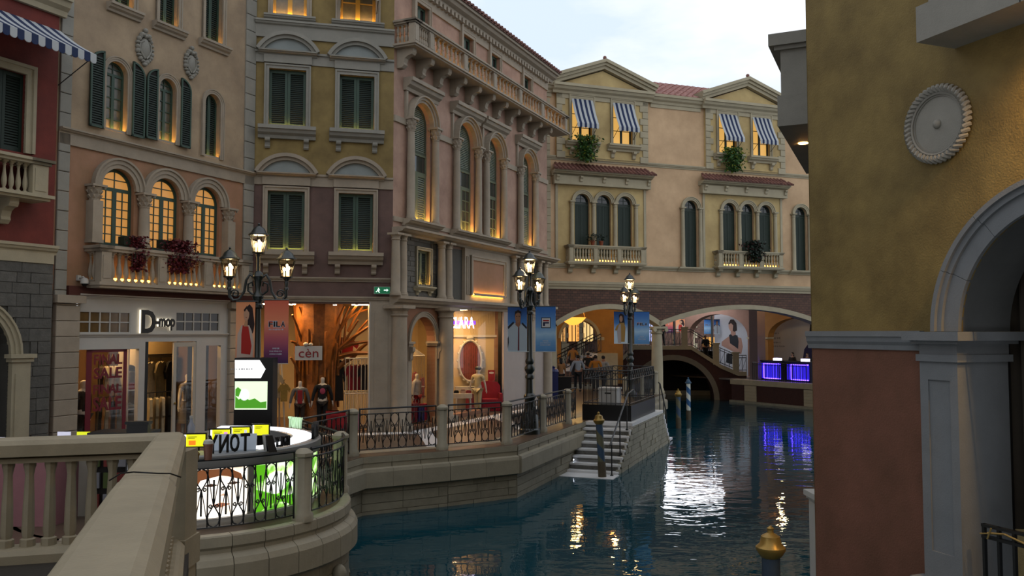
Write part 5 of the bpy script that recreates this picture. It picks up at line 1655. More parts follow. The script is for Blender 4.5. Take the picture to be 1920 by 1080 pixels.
# grey bay on the canal side, lit soffit
dF4 = Vector((F4.d.x, F4.d.y, 0)); outw = Vector((-F4.d.y, F4.d.x, 0))
def bay_pt(s, p, z): v = CR + dF4 * s + outw * p; return (v.x, v.y, z)
best = min((abs((lambda v: 960 + FPX * v[0] / v[1])(bay_pt(s / 100, .8, 0)) - 1464), s / 100) for s in range(50, 600))[1]
s0 = best; z_b = at_depth(1464, 237, bay_pt(s0, .8, 0)[1]).z; z_t = at_depth(1464, 95, bay_pt(s0, .8, 0)[1]).z; z_c = at_depth(1455, 72, bay_pt(s0, .8, 0)[1]).z
def bay_box(a, c, p0, p1, z0, z1, nm, mat, par):
    vs = [bay_pt(s, p, z_) for z_ in (z0, z1) for s, p in ((a, p0), (c, p0), (c, p1), (a, p1))]
    return MB().add(vs, [(0, 3, 2, 1), (4, 5, 6, 7), (0, 1, 5, 4), (1, 2, 6, 5), (2, 3, 7, 6), (3, 0, 4, 7)]).build(nm, mat, par)
gb = thing('grey_bay', 'grey stone bay with a lit soffit jutting from the mustard house over the canal', 'bay')
bay_box(s0, s0 + 5, -.6, .8, z_b, z_b + .55, 'bay_base', M_GREY, gb)
bay_box(s0 + .04, s0 + 5, -.6, .74, z_b + .55, z_t, 'bay_wall', M_GREY, gb)
bay_box(s0 - .03, s0 + 5.05, -.6, .84, z_t, z_t + .07, 'bay_cornice', M_GREY, gb)
bay_box(s0 - .1, s0 + 5.15, -.6, .93, z_t + .07, z_c + .06, 'bay_cornice', M_GREY, gb)
d_ = ray(1506, 268); vs = Vector((0, 0, CAMZ)) + d_ * ((z_b - CAMZ) / d_.z)
MB().lathe([(0, 0), (.09, 0), (.09, -.012), (.07, -.015)], 16, vs).build('downlight', em('downlight_warm', 'ffb45a', 60), gb, True)
bay_box(-.0, 14, -.7, -.4, WATER - .2, 11.5, 'canal_wall', M_MUST, gb)
# white pier by the water
pr_ = thing('stone_pier', 'white stone gate pier at the water edge below the terracotta wall', 'pier', loc=tuple(pt(1541, 12.6)))
MB().box(-.14, .3, -.14, .3, WATER - .2, .38).build('shaft', M_WHITE, pr_); MB().box(-.2, .36, -.2, .36, .38, .46).box(-.17, .33, -.17, .33, .34, .38).build('cap', M_WHITE, pr_)
MB().add([(-.1, -.2, -.0), (.12, -.2, -.0), (.3, -1.3, -.9), (.05, -1.3, -.9), (-.1, -.2, -.12), (.12, -.2, -.12), (.3, -1.3, -1.02), (.05, -1.3, -1.02)], [(0, 3, 2, 1), (4, 5, 6, 7), (0, 1, 5, 4), (1, 2, 6, 5), (2, 3, 7, 6), (3, 0, 4, 7)]).build('sloping_coping', M_WHITE, pr_)

# ------------------------------------------------------------------ stone balustrade of the bridge we stand on
M_BALU = pm('sandy_stone', 'b5a88c', rough=.6, var=.15, scale=3, bump=.12, bscale=50)
bend = on_level(318, 812, 1.9); leftp = Vector((-8.5, bend.y - .75 * (8.5 + bend.x) / 2.2 * .45, 1.9))
lp = on_level(0, 822, 1.9); leftp = bend + (lp - bend) * 3.0
bs = thing('stone_balustrade', 'broad sandy stone balustrade of the footbridge above the kiosk', 'balustrade')
def bar_between(p, q, w, h, nm, mat, par, cham=.03):
    d = (q - p); d.z = 0; d.normalize(); o = Vector((-d.y, d.x, 0))
    prof = [(-w / 2, -h), (w / 2, -h), (w / 2, -h * .35), (w / 2 - cham, -cham * .5), (w / 2 - cham * 2, 0), (-w / 2 + cham * 2, 0), (-w / 2 + cham, -cham * .5), (-w / 2, -h * .35)]
    vs = [tuple(p + o * a + Vector((0, 0, z_))) for a, z_ in prof] + [tuple(q + o * a + Vector((0, 0, z_))) for a, z_ in prof]
    n_ = len(prof)
    MB().add(vs, [list(range(n_)), list(range(n_, 2 * n_))[::-1]] + [(i, i + n_, n_ + (i + 1) % n_, (i + 1) % n_) for i in range(n_)]).build(nm, mat, par)
near = Vector((-1.02, 2.1, 2.2)); joint = near + (bend - near) * .36 + Vector((0, 0, .015))
back = near + (near - joint) * 1.6
W_ = .29
bar_between(leftp, bend + Vector((.06, .03, 0)), .24, .15, 'hand_rail', M_BALU, bs)
bar_between(back, joint, W_, .15, 'hand_rail', M_BALU, bs)
bar_between(joint + (bend - joint) * .001, bend + (bend - joint).normalized() * .12, W_ * .96, .15, 'hand_rail', M_BALU, bs)
deckz = .95
dz = Vector((0, 0, -1))
bar_between(leftp + dz * .92, bend + dz * .92, .3, .14, 'base_rail', M_BALU, bs)
bar_between(leftp + dz * .15, bend + dz * .15, .14, .06, 'under_rail', M_BALU, bs)
bar_between(back + dz * .98, bend + dz * .92, .3, .14, 'base_rail', M_BALU, bs)
b = MB(); h = .72
b.lathe([(.062, 0), (.062, .06), (.04, .07), (.05, .12), (.045, .35), (.034, h - .12), (.044, h - .06), (.05, h - .04), (.05, h)], 8, a0=pi / 8)
me = b.mesh('baluster', M_BALU, True)
L = (bend - leftp).length; dd = (bend - leftp).normalized(); k = 0
while k * .163 < L - .3:
    p = bend - dd * (.3 + k * .163); link('baluster', me, bs, loc=(p.x, p.y, 1.9 - .92)); k += 1
dd = (bend - back); L = Vector((dd.x, dd.y, 0)).length
k = 0
while .3 + k * .17 < L - .3:
    p = back + dd * ((.3 + k * .17) / L); link('baluster', me, bs, loc=(p.x, p.y, p.z - .93)); k += 1
MB().box(bend.x - .02, bend.x + .2, bend.y - .12, bend.y + .16, -.3, 1.75).build('pedestal', M_BALU, bs)
MB().box(bend.x - .06, bend.x + .22, bend.y - .16, bend.y + .2, .72, .98).build('pedestal_base', M_BALU, bs)
# black grab rail along the inner side
gr_ = thing('grab_rail', 'thin black metal grab rail in front of the stone balusters', 'handrail')
o = Vector((dd.y, -dd.x, 0)).normalized()
p0, p1 = on_level(-300, 862, 1.68) , on_level(283, 849, 1.68)
MB().tube([tuple(p0), tuple(p1)], .022, 8).build('tube', M_IRON, gr_, True)
for f in (.3, .75):
    p = p0 + (p1 - p0) * f; MB().tube([tuple(p), (p.x, p.y + .2, p.z - .0)], .012, 6).build('bracket', M_IRON, gr_)
cl_ = thing('thin_cable', 'thin dark cable lying across the broad stone hand rail', 'cable')
cd = (bend - joint); cd.z = 0; cd.normalize(); co = Vector((-cd.y, cd.x, 0))
MB().tube([tuple(joint + cd * (.12 + .05 * sin(f * 3)) + co * (W_ * .56 * f) + Vector((0, 0, .006 - .03 * abs(f) ** 6))) for f in (-1, -.7, -.35, 0, .35, .7, 1)], .004, 5).build('cable', M_BLACK, cl_, True)
# bridge body below the balustrade
def poly_slab(pts, z0, z1, nm, mat):
    n_ = len(pts); o_ = MB().prism([(p.x, p.y) for p in pts], z0, z1, 'z').build(nm, mat); return struct(o_)
poly_slab([leftp + Vector((0, .1, 0)), leftp + Vector((0, -6, 0)), Vector((back.x - .3, -1.5, 0)), Vector((back.x + .18, -1.5, 0)), Vector((bend.x + .16, bend.y + .1, 0))], .55, .86, 'floor_bridge', pm('bridge_deck', '3a342e', rough=.6, var=.1))

# the street goes on behind us: unseen plain house walls, added to shade the street
for nm, a_, c_, m_ in (('wall_street_behind', Vector((-16, -9, 0)), Vector((16, -9, 0)), M_BEIGE), ('wall_street_side', FR.w(UR - .1, 0, 0), FR.w(UR + 10, 0, 0), M_MUST)):
    d_ = (c_ - a_).normalized(); o_ = Vector((-d_.y, d_.x, 0)) * .3 * (-1 if nm.endswith('behind') else 1)
    struct(MB().prism([(a_.x, a_.y), (c_.x, c_.y), ((c_ + o_).x, (c_ + o_).y), ((a_ + o_).x, (a_ + o_).y)], WATER - .3, 13, 'z').build(nm, m_))
# ------------------------------------------------------------------ street lamps with three lanterns
M_BULB = em('candle_bulb', 'ffe2b0', 38)
M_CANDLE = em('candle_tube', 'ffdca0', 3.5)
M_LGLASS = glass('lantern_glass', 'fff4e0')
def lantern(par, x, y, z, s=1.0):
    """tapered glass lantern standing on z"""
    r0, r1, h = .115 * s, .19 * s, .37 * s
    fr = MB()
    for i in range(6):
        a = pi / 6 + i * pi / 3
        fr.tube([(x + r0 * cos(a), y + r0 * sin(a), z), (x + r1 * cos(a), y + r1 * sin(a), z + h)], .008 * s, 4)
    fr.lathe([(r0 * .4, -.07 * s), (r0 * .6, -.03 * s), (r0 * 1.15, -.01 * s), (r0 * 1.15, .012 * s), (r0 * .9, .012 * s)], 12, (x, y, z))
    fr.lathe([(r1 * 1.0, h - .012), (r1 * 1.13, h), (r1 * 1.13, h + .02 * s), (r1 * .85, h + .06 * s), (r1 * .62, h + .14 * s), (r1 * .2, h + .2 * s), (.018, h + .21 * s), (.03, h + .235 * s), (0, h + .27 * s)], 12, (x, y, z))
    ln = fr.build('lantern', M_IRONG, par, True)
    g = MB(); g.lathe([(r0 * .97, .012), (r1 * .97, h - .012)], 6, (x, y, z), a0=pi / 6); g.f = [f for f in g.f if len(f) == 4]
    g.build('glass', M_LGLASS, ln)
    for i, (dx, dy, hh) in enumerate(((.045, -.02, .16), (-.045, -.02, .13), (0, .045, .21))):
        MB().lathe([(.018 * s, .01), (.018 * s, hh * s)], 8, (x + dx * s, y + dy * s, z)).build('candle', M_CANDLE, ln)
        MB().ball((x + dx * s, y + dy * s, z + (hh + .035) * s), .03 * s, .03 * s, .04 * s).build('bulb', M_BULB, ln, True)
    return ln
def lamp(label, px, D, rot):
    p = pt(px, D)
    t = thing('street_lamp', label, 'street lamp', loc=(p.x, p.y, 0), rz=rot, group='three-lantern street lamps')
    MB().lathe([(.3, 0), (.3, .12), (.26, .16), (.24, .5), (.2, .56), (.16, .62), (.14, .95), (.17, 1.0), (.17, 1.05), (.11, 1.12)], 10).build('base', M_IRONG, t, True)
    MB().lathe([(.1, 1.1), (.085, 1.5), (.13, 1.54), (.13, 1.6), (.08, 1.66), (.14, 1.75), (.15, 1.82), (.09, 1.92), (.125, 1.98), (.125, 2.03), (.085, 2.1), (.07, 3.3), (.11, 3.33), (.11, 3.38), (.075, 3.42), (.1, 3.5), (.12, 3.56), (.06, 3.68),
                (.08, 3.9), (.12, 3.98), (.1, 4.05), (.045, 4.1), (.045, 4.38), (.07, 4.42)], 14).build('pole', M_IRONG, t, True)
    lantern(t, 0, 0, 4.48, 1.0)
    for s in (-1, 1):
        b_ = MB()
        b_.tube([(s * .06, 0, 3.95), (s * .17, 0, 4.02), (s * .24, 0, 3.9), (s * .28, 0, 3.66), (s * .38, 0, 3.5), (s * .5, 0, 3.48), (s * .57, 0, 3.56), (s * .58, 0, 3.72), (s * .58, 0, 3.92)], [.035, .035, .03, .028, .028, .03, .034, .034, .03], 8)
        b_.tube([(s * (.46 + .09 * cos(a) * (1 - a / 12)), 0, 3.62 + .09 * sin(a) * (1 - a / 12)) for a in [i * .6 for i in range(14)]], .018, 6)
        b_.tube([(s * .1, 0, 3.6), (s * .2, 0, 3.68), (s * .2, 0, 3.82), (s * .12, 0, 3.86), (s * .1, 0, 3.78)], .022, 6)
        b_.lathe([(.05, 3.7), (.05, 3.74), (.035, 3.76), (.045, 3.86), (.03, 3.9)], 10, (s * .58, 0, 0))
        b_.build('arm', M_IRONG, t, True)
        lantern(t, s * .58, 0, 3.97, 1.0)
    return t
lamp('black three-lantern street lamp beside the kiosk sign tower', 483, 17.9, radians(8))
lamp('black three-lantern street lamp carrying blue banners behind the quay railing', 993, 23.9, radians(62))
lamp('black three-lantern street lamp beside the fenced podium', 1181, 32.9, radians(62))
for px, D in ((483, 17.9), (993, 23.9), (1181, 32.9)):
    for z_, k in ((4.75, 0),):
        l_ = bpy.data.lights.new('lamp_glow', 'POINT'); l_.energy = 55; l_.color = (1, .78, .48); l_.shadow_soft_size = .15
        o_ = bpy.data.objects.new('lamp_glow', l_); COL.objects.link(o_); p = pt(px, D); o_.location = (p.x, p.y, 4.7)

# ------------------------------------------------------------------ banners on the lamps
def grad(nm, stops, axis='Z', noise=0.):
    """printed colour running up the cloth"""
    m = pm(nm, 'ffffff', rough=.75, var=0, bump=0)
    n_, l = m.node_tree.nodes, m.node_tree.links
    tc = n_.new('ShaderNodeTexCoord'); sp_ = n_.new('ShaderNodeSeparateXYZ'); r = n_.new('ShaderNodeValToRGB')
    l.new(tc.outputs['Generated'], sp_.inputs[0])
    if noise:
        t = n_.new('ShaderNodeTexNoise'); t.inputs['Scale'].default_value = 3; l.new(tc.outputs['Generated'], t.inputs['Vector'])
        a = n_.new('ShaderNodeMath'); a.operation = 'MULTIPLY_ADD'; a.inputs[1].default_value = noise; l.new(t.outputs['Fac'], a.inputs[0]); l.new(sp_.outputs[axis], a.inputs[2]); l.new(a.outputs[0], r.inputs['Fac'])
    else: l.new(sp_.outputs[axis], r.inputs['Fac'])
    e = r.color_ramp.elements
    while len(e) < len(stops): e.new(.5)
    for i, (p, c) in enumerate(stops): e[i].position = p; e[i].color = (*lin(c), 1)
    l.new(r.outputs['Color'], n_['Principled BSDF'].inputs['Base Color'])
    return m
G_SUN = grad('sunset_print', [(0, '3a1f4a'), (.2, '6a3050'), (.4, '9a4a52'), (.65, 'c07050'), (1, 'b0503c')])
G_SUN2 = grad('sunset_print_pale', [(0, 'c07a58'), (.4, 'c8906a'), (1, 'c07a50')])
G_SKY = grad('sky_print', [(0, '3a6a9a'), (.28, '5a86ae'), (.45, '8aa8c0'), (.6, '5a86b4'), (1, '2a5a9a')], noise=.12)
G_SKY2 = grad('sky_print_deep', [(0, 'a8b8c4'), (.4, 'a0b4c4'), (.7, '3a68a0'), (1, '1c4078')], noise=.1)
P_ = lambda nm, c: pm('print_' + nm, c, rough=.75, var=0, bump=0)
def banner(label, px, D, x0, x1, y0, y1, mat, print_fn, rz=0.):
    p = pt(px, D); a, c = at_depth(x0, y0, D - .12), at_depth(x1, y1, D - .12)
    w, h = c.x - a.x, a.z - c.z
    t = thing('lamp_banner', label, 'banner', loc=(a.x, D - .12, c.z), rz=rz, group='banners on the street lamps')
    MB().box(0, w, 0, .008, 0, h).build('cloth', mat, t)
    s = 1 if (x0 + x1) / 2 > px else -1
    xa, xb = (-.06, w) if s > 0 else (0, w + .06)
    MB().tube([(xa, .004, h + .01), (xb, .004, h + .01)], .014, 6).build('top_bar', M_IRONG, t); MB().tube([(xa, .004, -.01), (xb, .004, -.01)], .01, 6).build('bottom_bar', M_WHITE, t)
    print_fn(t, w, h)
    return t
def scale_pts(pts, w, h): return [(x * w, z * h) for x, z in pts]
def woman_red(t, w, h):
    S_ = lambda pts, y, c, nm='print': flat(t, scale_pts(pts, w, h), y, P_(nm + c, c), 'printed_figure')
    S_([(.28, .42), (.5, .3), (.92, .48), (.98, .62), (.86, .9), (.7, .96), (.52, .9), (.5, .75), (.62, .6)], -.001, '2a1410')   # hair
    S_([(.06, .02), (.2, .05), (.9, .05), (.95, .3), (.84, .5), (.7, .6), (.3, .6), (.1, .45)], -.0025, 'd8c0b0')               # cardigan
    S_([(.3, .12), (.78, .1), (.84, .25), (.66, .58), (.36, .6), (.3, .45)], -.004, 'c0281c')                                   # red top
    S_([(.42, .58), (.62, .58), (.62, .7), (.5, .7)], -.0045, 'c8946c')
    flat(t, oval(.55 * w, .79 * h, .15 * w, .115 * h), -.0055, P_('skin', 'd0a080'), 'printed_figure')
    S_([(.4, .86), (.56, .93), (.72, .86), (.68, .82), (.56, .88), (.46, .83)], -.007, '2a1410')
    S_([(.48, .735), (.6, .74), (.56, .725)], -.007, 'a04038')
def man_white(t, w, h):
    S_ = lambda pts, y, c: flat(t, scale_pts(pts, w, h), y, P_(c, c), 'printed_figure')
    S_([(.02, .02), (.98, .02), (.98, .5), (.72, .62), (.34, .64), (.02, .5)], -.001, 'b8c6d0')
    S_([(.02, .5), (.34, .64), (.3, .68), (.0, .56)], -.003, '1c2434'); S_([(.98, .5), (.72, .62), (.76, .66), (1, .55)], -.003, '1c2434')
    S_([(.0, .05), (.06, .2), (.05, .35), (.0, .3)], -.003, '1c2434')
    S_([(.52, .02), (.6, .02), (.6, .6), (.54, .6)], -.004, '6a2c38')
    S_([(.4, .6), (.56, .54), (.66, .6), (.66, .72), (.42, .72)], -.005, '9a6a50')
    flat(t, oval(.53 * w, .77 * h, .15 * w, .125 * h), -.006, P_('skin_m', 'a87a5c'), 'printed_figure')
    S_([(.36, .78), (.38, .9), (.54, .94), (.7, .9), (.71, .8), (.66, .86), (.53, .88), (.42, .85)], -.0075, '241814')
    S_([(.44, .8), (.5, .8), (.5, .785), (.44, .785)], -.008, '241814'); S_([(.57, .8), (.63, .8), (.63, .785), (.57, .785)], -.008, '241814'); S_([(.48, .7), (.58, .7), (.53, .69)], -.008, '7a4038')
def woman_yellow(t, w, h):
    S_ = lambda pts, y, c: flat(t, scale_pts(pts, w, h), y, P_(c, c), 'printed_figure')
    S_([(.36, .9), (.5, .96), (.72, .9), (.8, .6), (.66, .56), (.4, .64)], -.001, '2c1c22')
    S_([(.06, .42), (.2, .56), (.46, .66), (.74, .66), (.84, .5), (.78, .05), (.3, .05), (.34, .4)], -.003, 'b08a48')
    S_([(.3, .02), (.52, .02), (.5, .62), (.38, .6), (.22, .4)], -.0045, 'b8b0b0')
    flat(t, oval(.52 * w, .78 * h, .12 * w, .1 * h), -.006, P_('skin_w', 'c09880'), 'printed_figure')
def brand(s, colours, box=False):
    def fn(t, w, h):
        if box:
            zc, r = .64 * h, .2 * w
            flat(t, rect_poly(.52 * w - r * 1.15, .52 * w + r * 1.15, zc - r * 1.3, zc + r * 1.3), -.001, P_('black', '14161c'), 'logo_border')
            flat(t, rect_poly(.52 * w - r, .52 * w + r, zc - r * 1.14, zc + r * 1.14), -.003, P_('white', 'e0e0e0'), 'logo_field')
            flat(t, scale_pts([(.37, .705), (.67, .705), (.67, .672), (.37, .672)], w, h), -.005, P_('red', 'b02020'), 'logo_mark')
            flat(t, scale_pts([(.37, .655), (.67, .655), (.67, .622), (.47, .622), (.47, .57), (.37, .57)], w, h), -.005, P_('navy', '16204a'), 'logo_mark')
        else:
            if colours == '14161c': marks(t, .5 * w, -.002, .535 * h, .6 * w, .03 * h, P_('pale', 'c8ccd8'), 10, 7)
            k = .62 / max(4, len(s)); x = .5 - .31 * len(s) / 4
            for ch in s:
                wd = (.07 if ch == 'I' else .155) * 1.05
                letters(ch, t, (x + wd / 2) * w, -.0025, .62 * h, .105 * h, P_('pale', 'c8ccd8'), width=(wd + .035) * w, name='logo_outline', depth=.002, bold=.03)
                letters(ch, t, (x + wd / 2) * w, -.005, .62 * h, .085 * h, P_('logo_' + colours, colours), width=wd * w, name='logo', depth=.003, bold=.015)
                if ch == 'F': flat(t, rect_poly(x * w, (x + wd) * w, .648 * h, .664 * h), -.0075, P_('red', 'b02020'), 'logo_bar')
                x += wd + .035
        for i, wd in enumerate((.28, .52, .52)): marks(t, .5 * w, -.002, (.235 - .045 * i) * h, wd * w, .026 * h, P_('pale', 'c8ccd8'), 8 + 4 * i, i)
    return fn
banner('lamp banner printed with a woman in a red top and white cardigan', 483, 17.9, 443, 477, 566, 676, G_SUN2, woman_red)
banner('sunset-coloured lamp banner with dark brand lettering', 483, 17.9, 496, 540, 563, 681, G_SUN, brand('FILA', '14161c'))
banner('blue lamp banner printed with a man in a white zip jacket', 993, 23.9, 952, 988, 576, 659, G_SKY2, man_white)
banner('blue lamp banner with a square red and navy emblem', 993, 23.9, 1004, 1042, 575, 659, G_SKY, brand('F', '14161c', True))
banner('blue lamp banner printed with a woman in a yellow coat', 1181, 32.9, 1151, 1177, 585, 644, G_SKY2, woman_yellow)
banner('blue lamp banner with dark brand lettering beside the fenced podium', 1181, 32.9, 1189, 1218, 585, 645, G_SKY, brand('FILA', '1a1a3a'))

# ------------------------------------------------------------------ sign tower
TD = 17.2
a, c = at_depth(440, 671, TD), at_depth(512, 671, TD)
tw = thing('sign_tower', 'black free-standing sign tower with a white arrow and a lit green picture', 'sign', loc=(a.x, TD, 0))
w, H = c.x - a.x, a.z
MB().box(0, w, 0, .35, 0, H).build('body', M_BLACK, tw)
ar_ = lambda px, py: (at_depth(px, py, TD).x - a.x, at_depth(px, py, TD).z)
flat(tw, [ar_(441, 675), ar_(487, 675), ar_(498, 692), ar_(489, 709), ar_(441, 709)][::-1], -.004, em('arrow_white', 'fafafa', 1.3), 'arrow_panel', .012)
marks(tw, (ar_(441, 0)[0] + ar_(492, 0)[0]) / 2, -.017, ar_(0, 692)[1], .45, .03, P_('pale_grey', 'd8d8dc'), 9, 3)
q0, q1 = ar_(441, 715), ar_(501, 768)
flat(tw, rect_poly(q0[0], q1[0], q1[1], q0[1]), -.004, em('green_picture', 'd8e8c8', 1.0), 'picture', .012)
gx = lambda f: q0[0] + (q1[0] - q0[0]) * f; gz = lambda f: q1[1] + (q0[1] - q1[1]) * f
flat(tw, [(gx(.02), gz(.05)), (gx(.98), gz(.05)), (gx(.98), gz(.3)), (gx(.8), gz(.26)), (gx(.62), gz(.4)), (gx(.45), gz(.34)), (gx(.3), gz(.45)), (gx(.12), gz(.36)), (gx(.02), gz(.5))], -.018, em('leaf_green_light', '4a9a20', .7), 'picture_leaves', .003)
flat(tw, [(gx(.02), gz(.5)), (gx(.12), gz(.45)), (gx(.2), gz(.7)), (gx(.1), gz(.8)), (gx(.02), gz(.72))], -.018, em('leaf_green_light', '4a9a20', .7), 'picture_leaves', .003)
flat(tw, oval(gx(.3), gz(.52), (q1[0] - q0[0]) * .14, (q0[1] - q1[1]) * .2), -.022, em('jar_white', 'e8f0f0', .9), 'picture_jar', .003)
# ------------------------------------------------------------------ round cosmetics kiosk
KI = thing('round_kiosk', 'round white cosmetics kiosk with glowing picture panels behind the curved railing', 'kiosk', loc=tuple(BC))
Rk, Hk = 2.05, 1.06
def arc_prof(prof, a0, a1, n_, nm, mat, par, smooth=True):
    b_ = MB(); m_ = len(prof)
    for i in range(n_ + 1):
        a = a0 + (a1 - a0) * i / n_
        for r, z_ in prof: b_.v.append((r * cos(a), r * sin(a), z_))
    for i in range(n_):
        for j in range(m_): b_.f.append((i * m_ + j, (i + 1) * m_ + j, (i + 1) * m_ + (j + 1) % m_, i * m_ + (j + 1) % m_))
    b_.f += [list(range(m_)), [n_ * m_ + j for j in range(m_)][::-1]]
    return b_.build(nm, mat, par, smooth)
A0, A1 = radians(-90), radians(95)
arc_prof([(Rk - .5, 0), (Rk - .08, 0), (Rk - .08, Hk - .2), (Rk - .5, Hk - .2)], A0, A1, 40, 'base', M_WHITE, KI)
arc_prof([(Rk - .52, Hk - .2), (Rk, Hk - .2), (Rk + .02, Hk - .16), (Rk + .02, Hk - .02), (Rk, Hk), (Rk - .52, Hk)], A0, A1, 40, 'counter', pm('grey_counter', 'a4a4a2', rough=.35, var=.03, bump=0), KI)
arc_prof([(Rk - .44, Hk + .001), (Rk - .12, Hk + .001), (Rk - .12, Hk + .01), (Rk - .44, Hk + .01)], radians(-40), A1, 30, 'light_panel', em('counter_light', 'f4f8ff', 1.5), KI)
arc_prof([(Rk + .005, .12), (Rk + .03, .12), (Rk + .03, .16), (Rk + .005, .16)], A0, radians(40), 30, 'trim_strip', M_WHITE, KI)
# lit picture panels on the outside
def panel_mat(nm, kind):
    m = bpy.data.materials.new(nm); m.use_nodes = True
    n_, l = m.node_tree.nodes, m.node_tree.links; b_ = n_['Principled BSDF']
    tc = n_.new('ShaderNodeTexCoord'); t = n_.new('ShaderNodeTexNoise'); r = n_.new('ShaderNodeValToRGB')
    t.inputs['Scale'].default_value = 2.2 if kind == 'face' else 5; t.inputs['Detail'].default_value = 3; t.inputs['Distortion'].default_value = .5
    l.new(tc.outputs['Object'], t.inputs['Vector']); l.new(t.outputs['Fac'], r.inputs['Fac'])
    st = [(.25, 'e8b888'), (.45, 'fff4e4'), (.7, 'ffffff')] if kind == 'face' else [(.3, '3a8a14'), (.45, '8ccc50'), (.55, 'd8f0b8'), (.68, 'ffffff')]
    e = r.color_ramp.elements
    while len(e) < len(st): e.new(.5)
    for i, (p, c_) in enumerate(st): e[i].position = p; e[i].color = (*lin(c_), 1)
    l.new(r.outputs['Color'], b_.inputs['Base Color']); l.new(r.outputs['Color'], b_.inputs['Emission Color']); b_.inputs['Emission Strength'].default_value = 1.5 if kind == 'face' else 1.1
    return m
spans = [(-86, -47, 'face'), (-44, -8, 'leaf'), (-5, 30, 'leaf')]
M_FACE, M_LEAFP = panel_mat('lit_portrait_panel', 'face'), panel_mat('lit_leaf_panel', 'leaf')
panels = []
for a, c, kd in spans:
    panels.append(arc_prof([(Rk - .07, .16), (Rk - .04, .16), (Rk - .04, Hk - .21), (Rk - .07, Hk - .21)], radians(a), radians(c), 14, 'picture_panel', M_FACE if kd == 'face' else M_LEAFP, KI))
for a in (-87, -45.5, -6.5, 31):
    arc_prof([(Rk - .08, .16), (Rk - .02, .16), (Rk - .02, Hk - .2), (Rk - .08, Hk - .2)], radians(a - 1.3), radians(a + 1.3), 3, 'panel_divider', M_GREY, KI)
# printed patches on the panels (they follow the curve)
def patch(par, pts, mat, nm, rr=Rk - .02):
    """pts: (degrees, height) outline"""
    cx = sum(p[0] for p in pts) / len(pts); cz = sum(p[1] for p in pts) / len(pts)
    b_ = MB(); b_.v = [(rr * cos(radians(a)), rr * sin(radians(a)), z_) for a, z_ in pts + [(cx, cz)]]
    n_ = len(pts); b_.f = [(i, (i + 1) % n_, n_) for i in range(n_)]
    b_.build(nm, mat, par)
pf = panels[0]
HA = em('hair_print', '7a4a2c', .9); SH = 11
for pts, m_, nm in (([(-86, .5), (-86, .84), (-79, .85), (-77, .7), (-80, .5)], HA, 'hair'), ([(-79, .85), (-66, .85), (-61, .76), (-60, .66), (-64, .72), (-72, .77), (-77, .7)], HA, 'hair'), ([(-86, .16), (-86, .4), (-83, .34), (-81, .2)], em('hair_print2', 'a06838', .9), 'hair'),
                    ([(-76, .62), (-73, .65), (-70, .62), (-73, .6)], em('brow_print', '5a3a28', .3), 'eye'), ([(-67, .63), (-64, .655), (-61, .63), (-64, .61)], em('brow_print', '5a3a28', .3), 'eye'), ([(-69.5, .47), (-68, .5), (-67, .46)], em('nose_print', 'e0b090', 1), 'nose'), ([(-73, .34), (-69, .37), (-65, .34), (-69, .3)], em('lip_print', 'c07858', .8), 'lips')):
    patch(pf, [(a + SH, z_) for a, z_ in pts], m_, 'printed_' + nm, Rk - .018)
pl_ = panels[1]
for k, (a, z_, ra, rz_) in enumerate(((-33, .55, 6, .17), (-21, .6, 5, .19))):
    patch(pl_, [(a + ra * cos(2 * pi * i / 16), z_ + rz_ * sin(2 * pi * i / 16)) for i in range(16)], em('jar_glow', 'f4fff0', 1.6), 'printed_jar', Rk - .018)
for k, pts in enumerate(([(-44, .16), (-44, .5), (-38, .42), (-30, .34), (-20, .3), (-9, .38), (-9, .2), (-20, .16)], [(-44, .6), (-44, .84), (-39, .84), (-37, .7), (-40, .6)])):
    patch(pl_, pts, em('bright_leaf_print', '5cb41c', .9), 'printed_leaf', Rk - .017)
# standing letters round the counter, turned to the inside
def ring_letters(label, s, px, py, hgt, wd, mirror):
    d = ray(px, py); t = (Hk - CAMZ) / d.z; p = Vector((d.x * t, d.y * t, Hk))
    v = p - BC; a = atan2(v.y, v.x)
    r = Rk - .05
    t_ = thing('standing_letters', label, 'sign', loc=(BC.x + r * cos(a), BC.y + r * sin(a), Hk + .012), rz=a - pi / 2)
    n_ = len(s)
    for i, ch in enumerate(s):
        letters(ch, t_, (i - (n_ - 1) / 2) * wd / n_, 0, hgt / 2, hgt, M_BLACK, width=wd / n_ * .85, name='letter', depth=.04, bold=.02)
    return t_
ring_letters('large black standing letters on the counter in front of the grey screen', 'TONY', 452, 858, .26, .62, True)
ring_letters('small black standing letters on the counter near the stone post', 'MOLY', 540, 839, .15, .3, True)
ring_letters('large black standing letters at the turn of the counter', 'MOLY', 590, 822, .24, .5, True)
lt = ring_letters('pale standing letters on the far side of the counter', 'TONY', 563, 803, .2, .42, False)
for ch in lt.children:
    ch.data.materials.clear(); ch.data.materials.append(em('pale_green_letter', 'b8d8b0', .5))
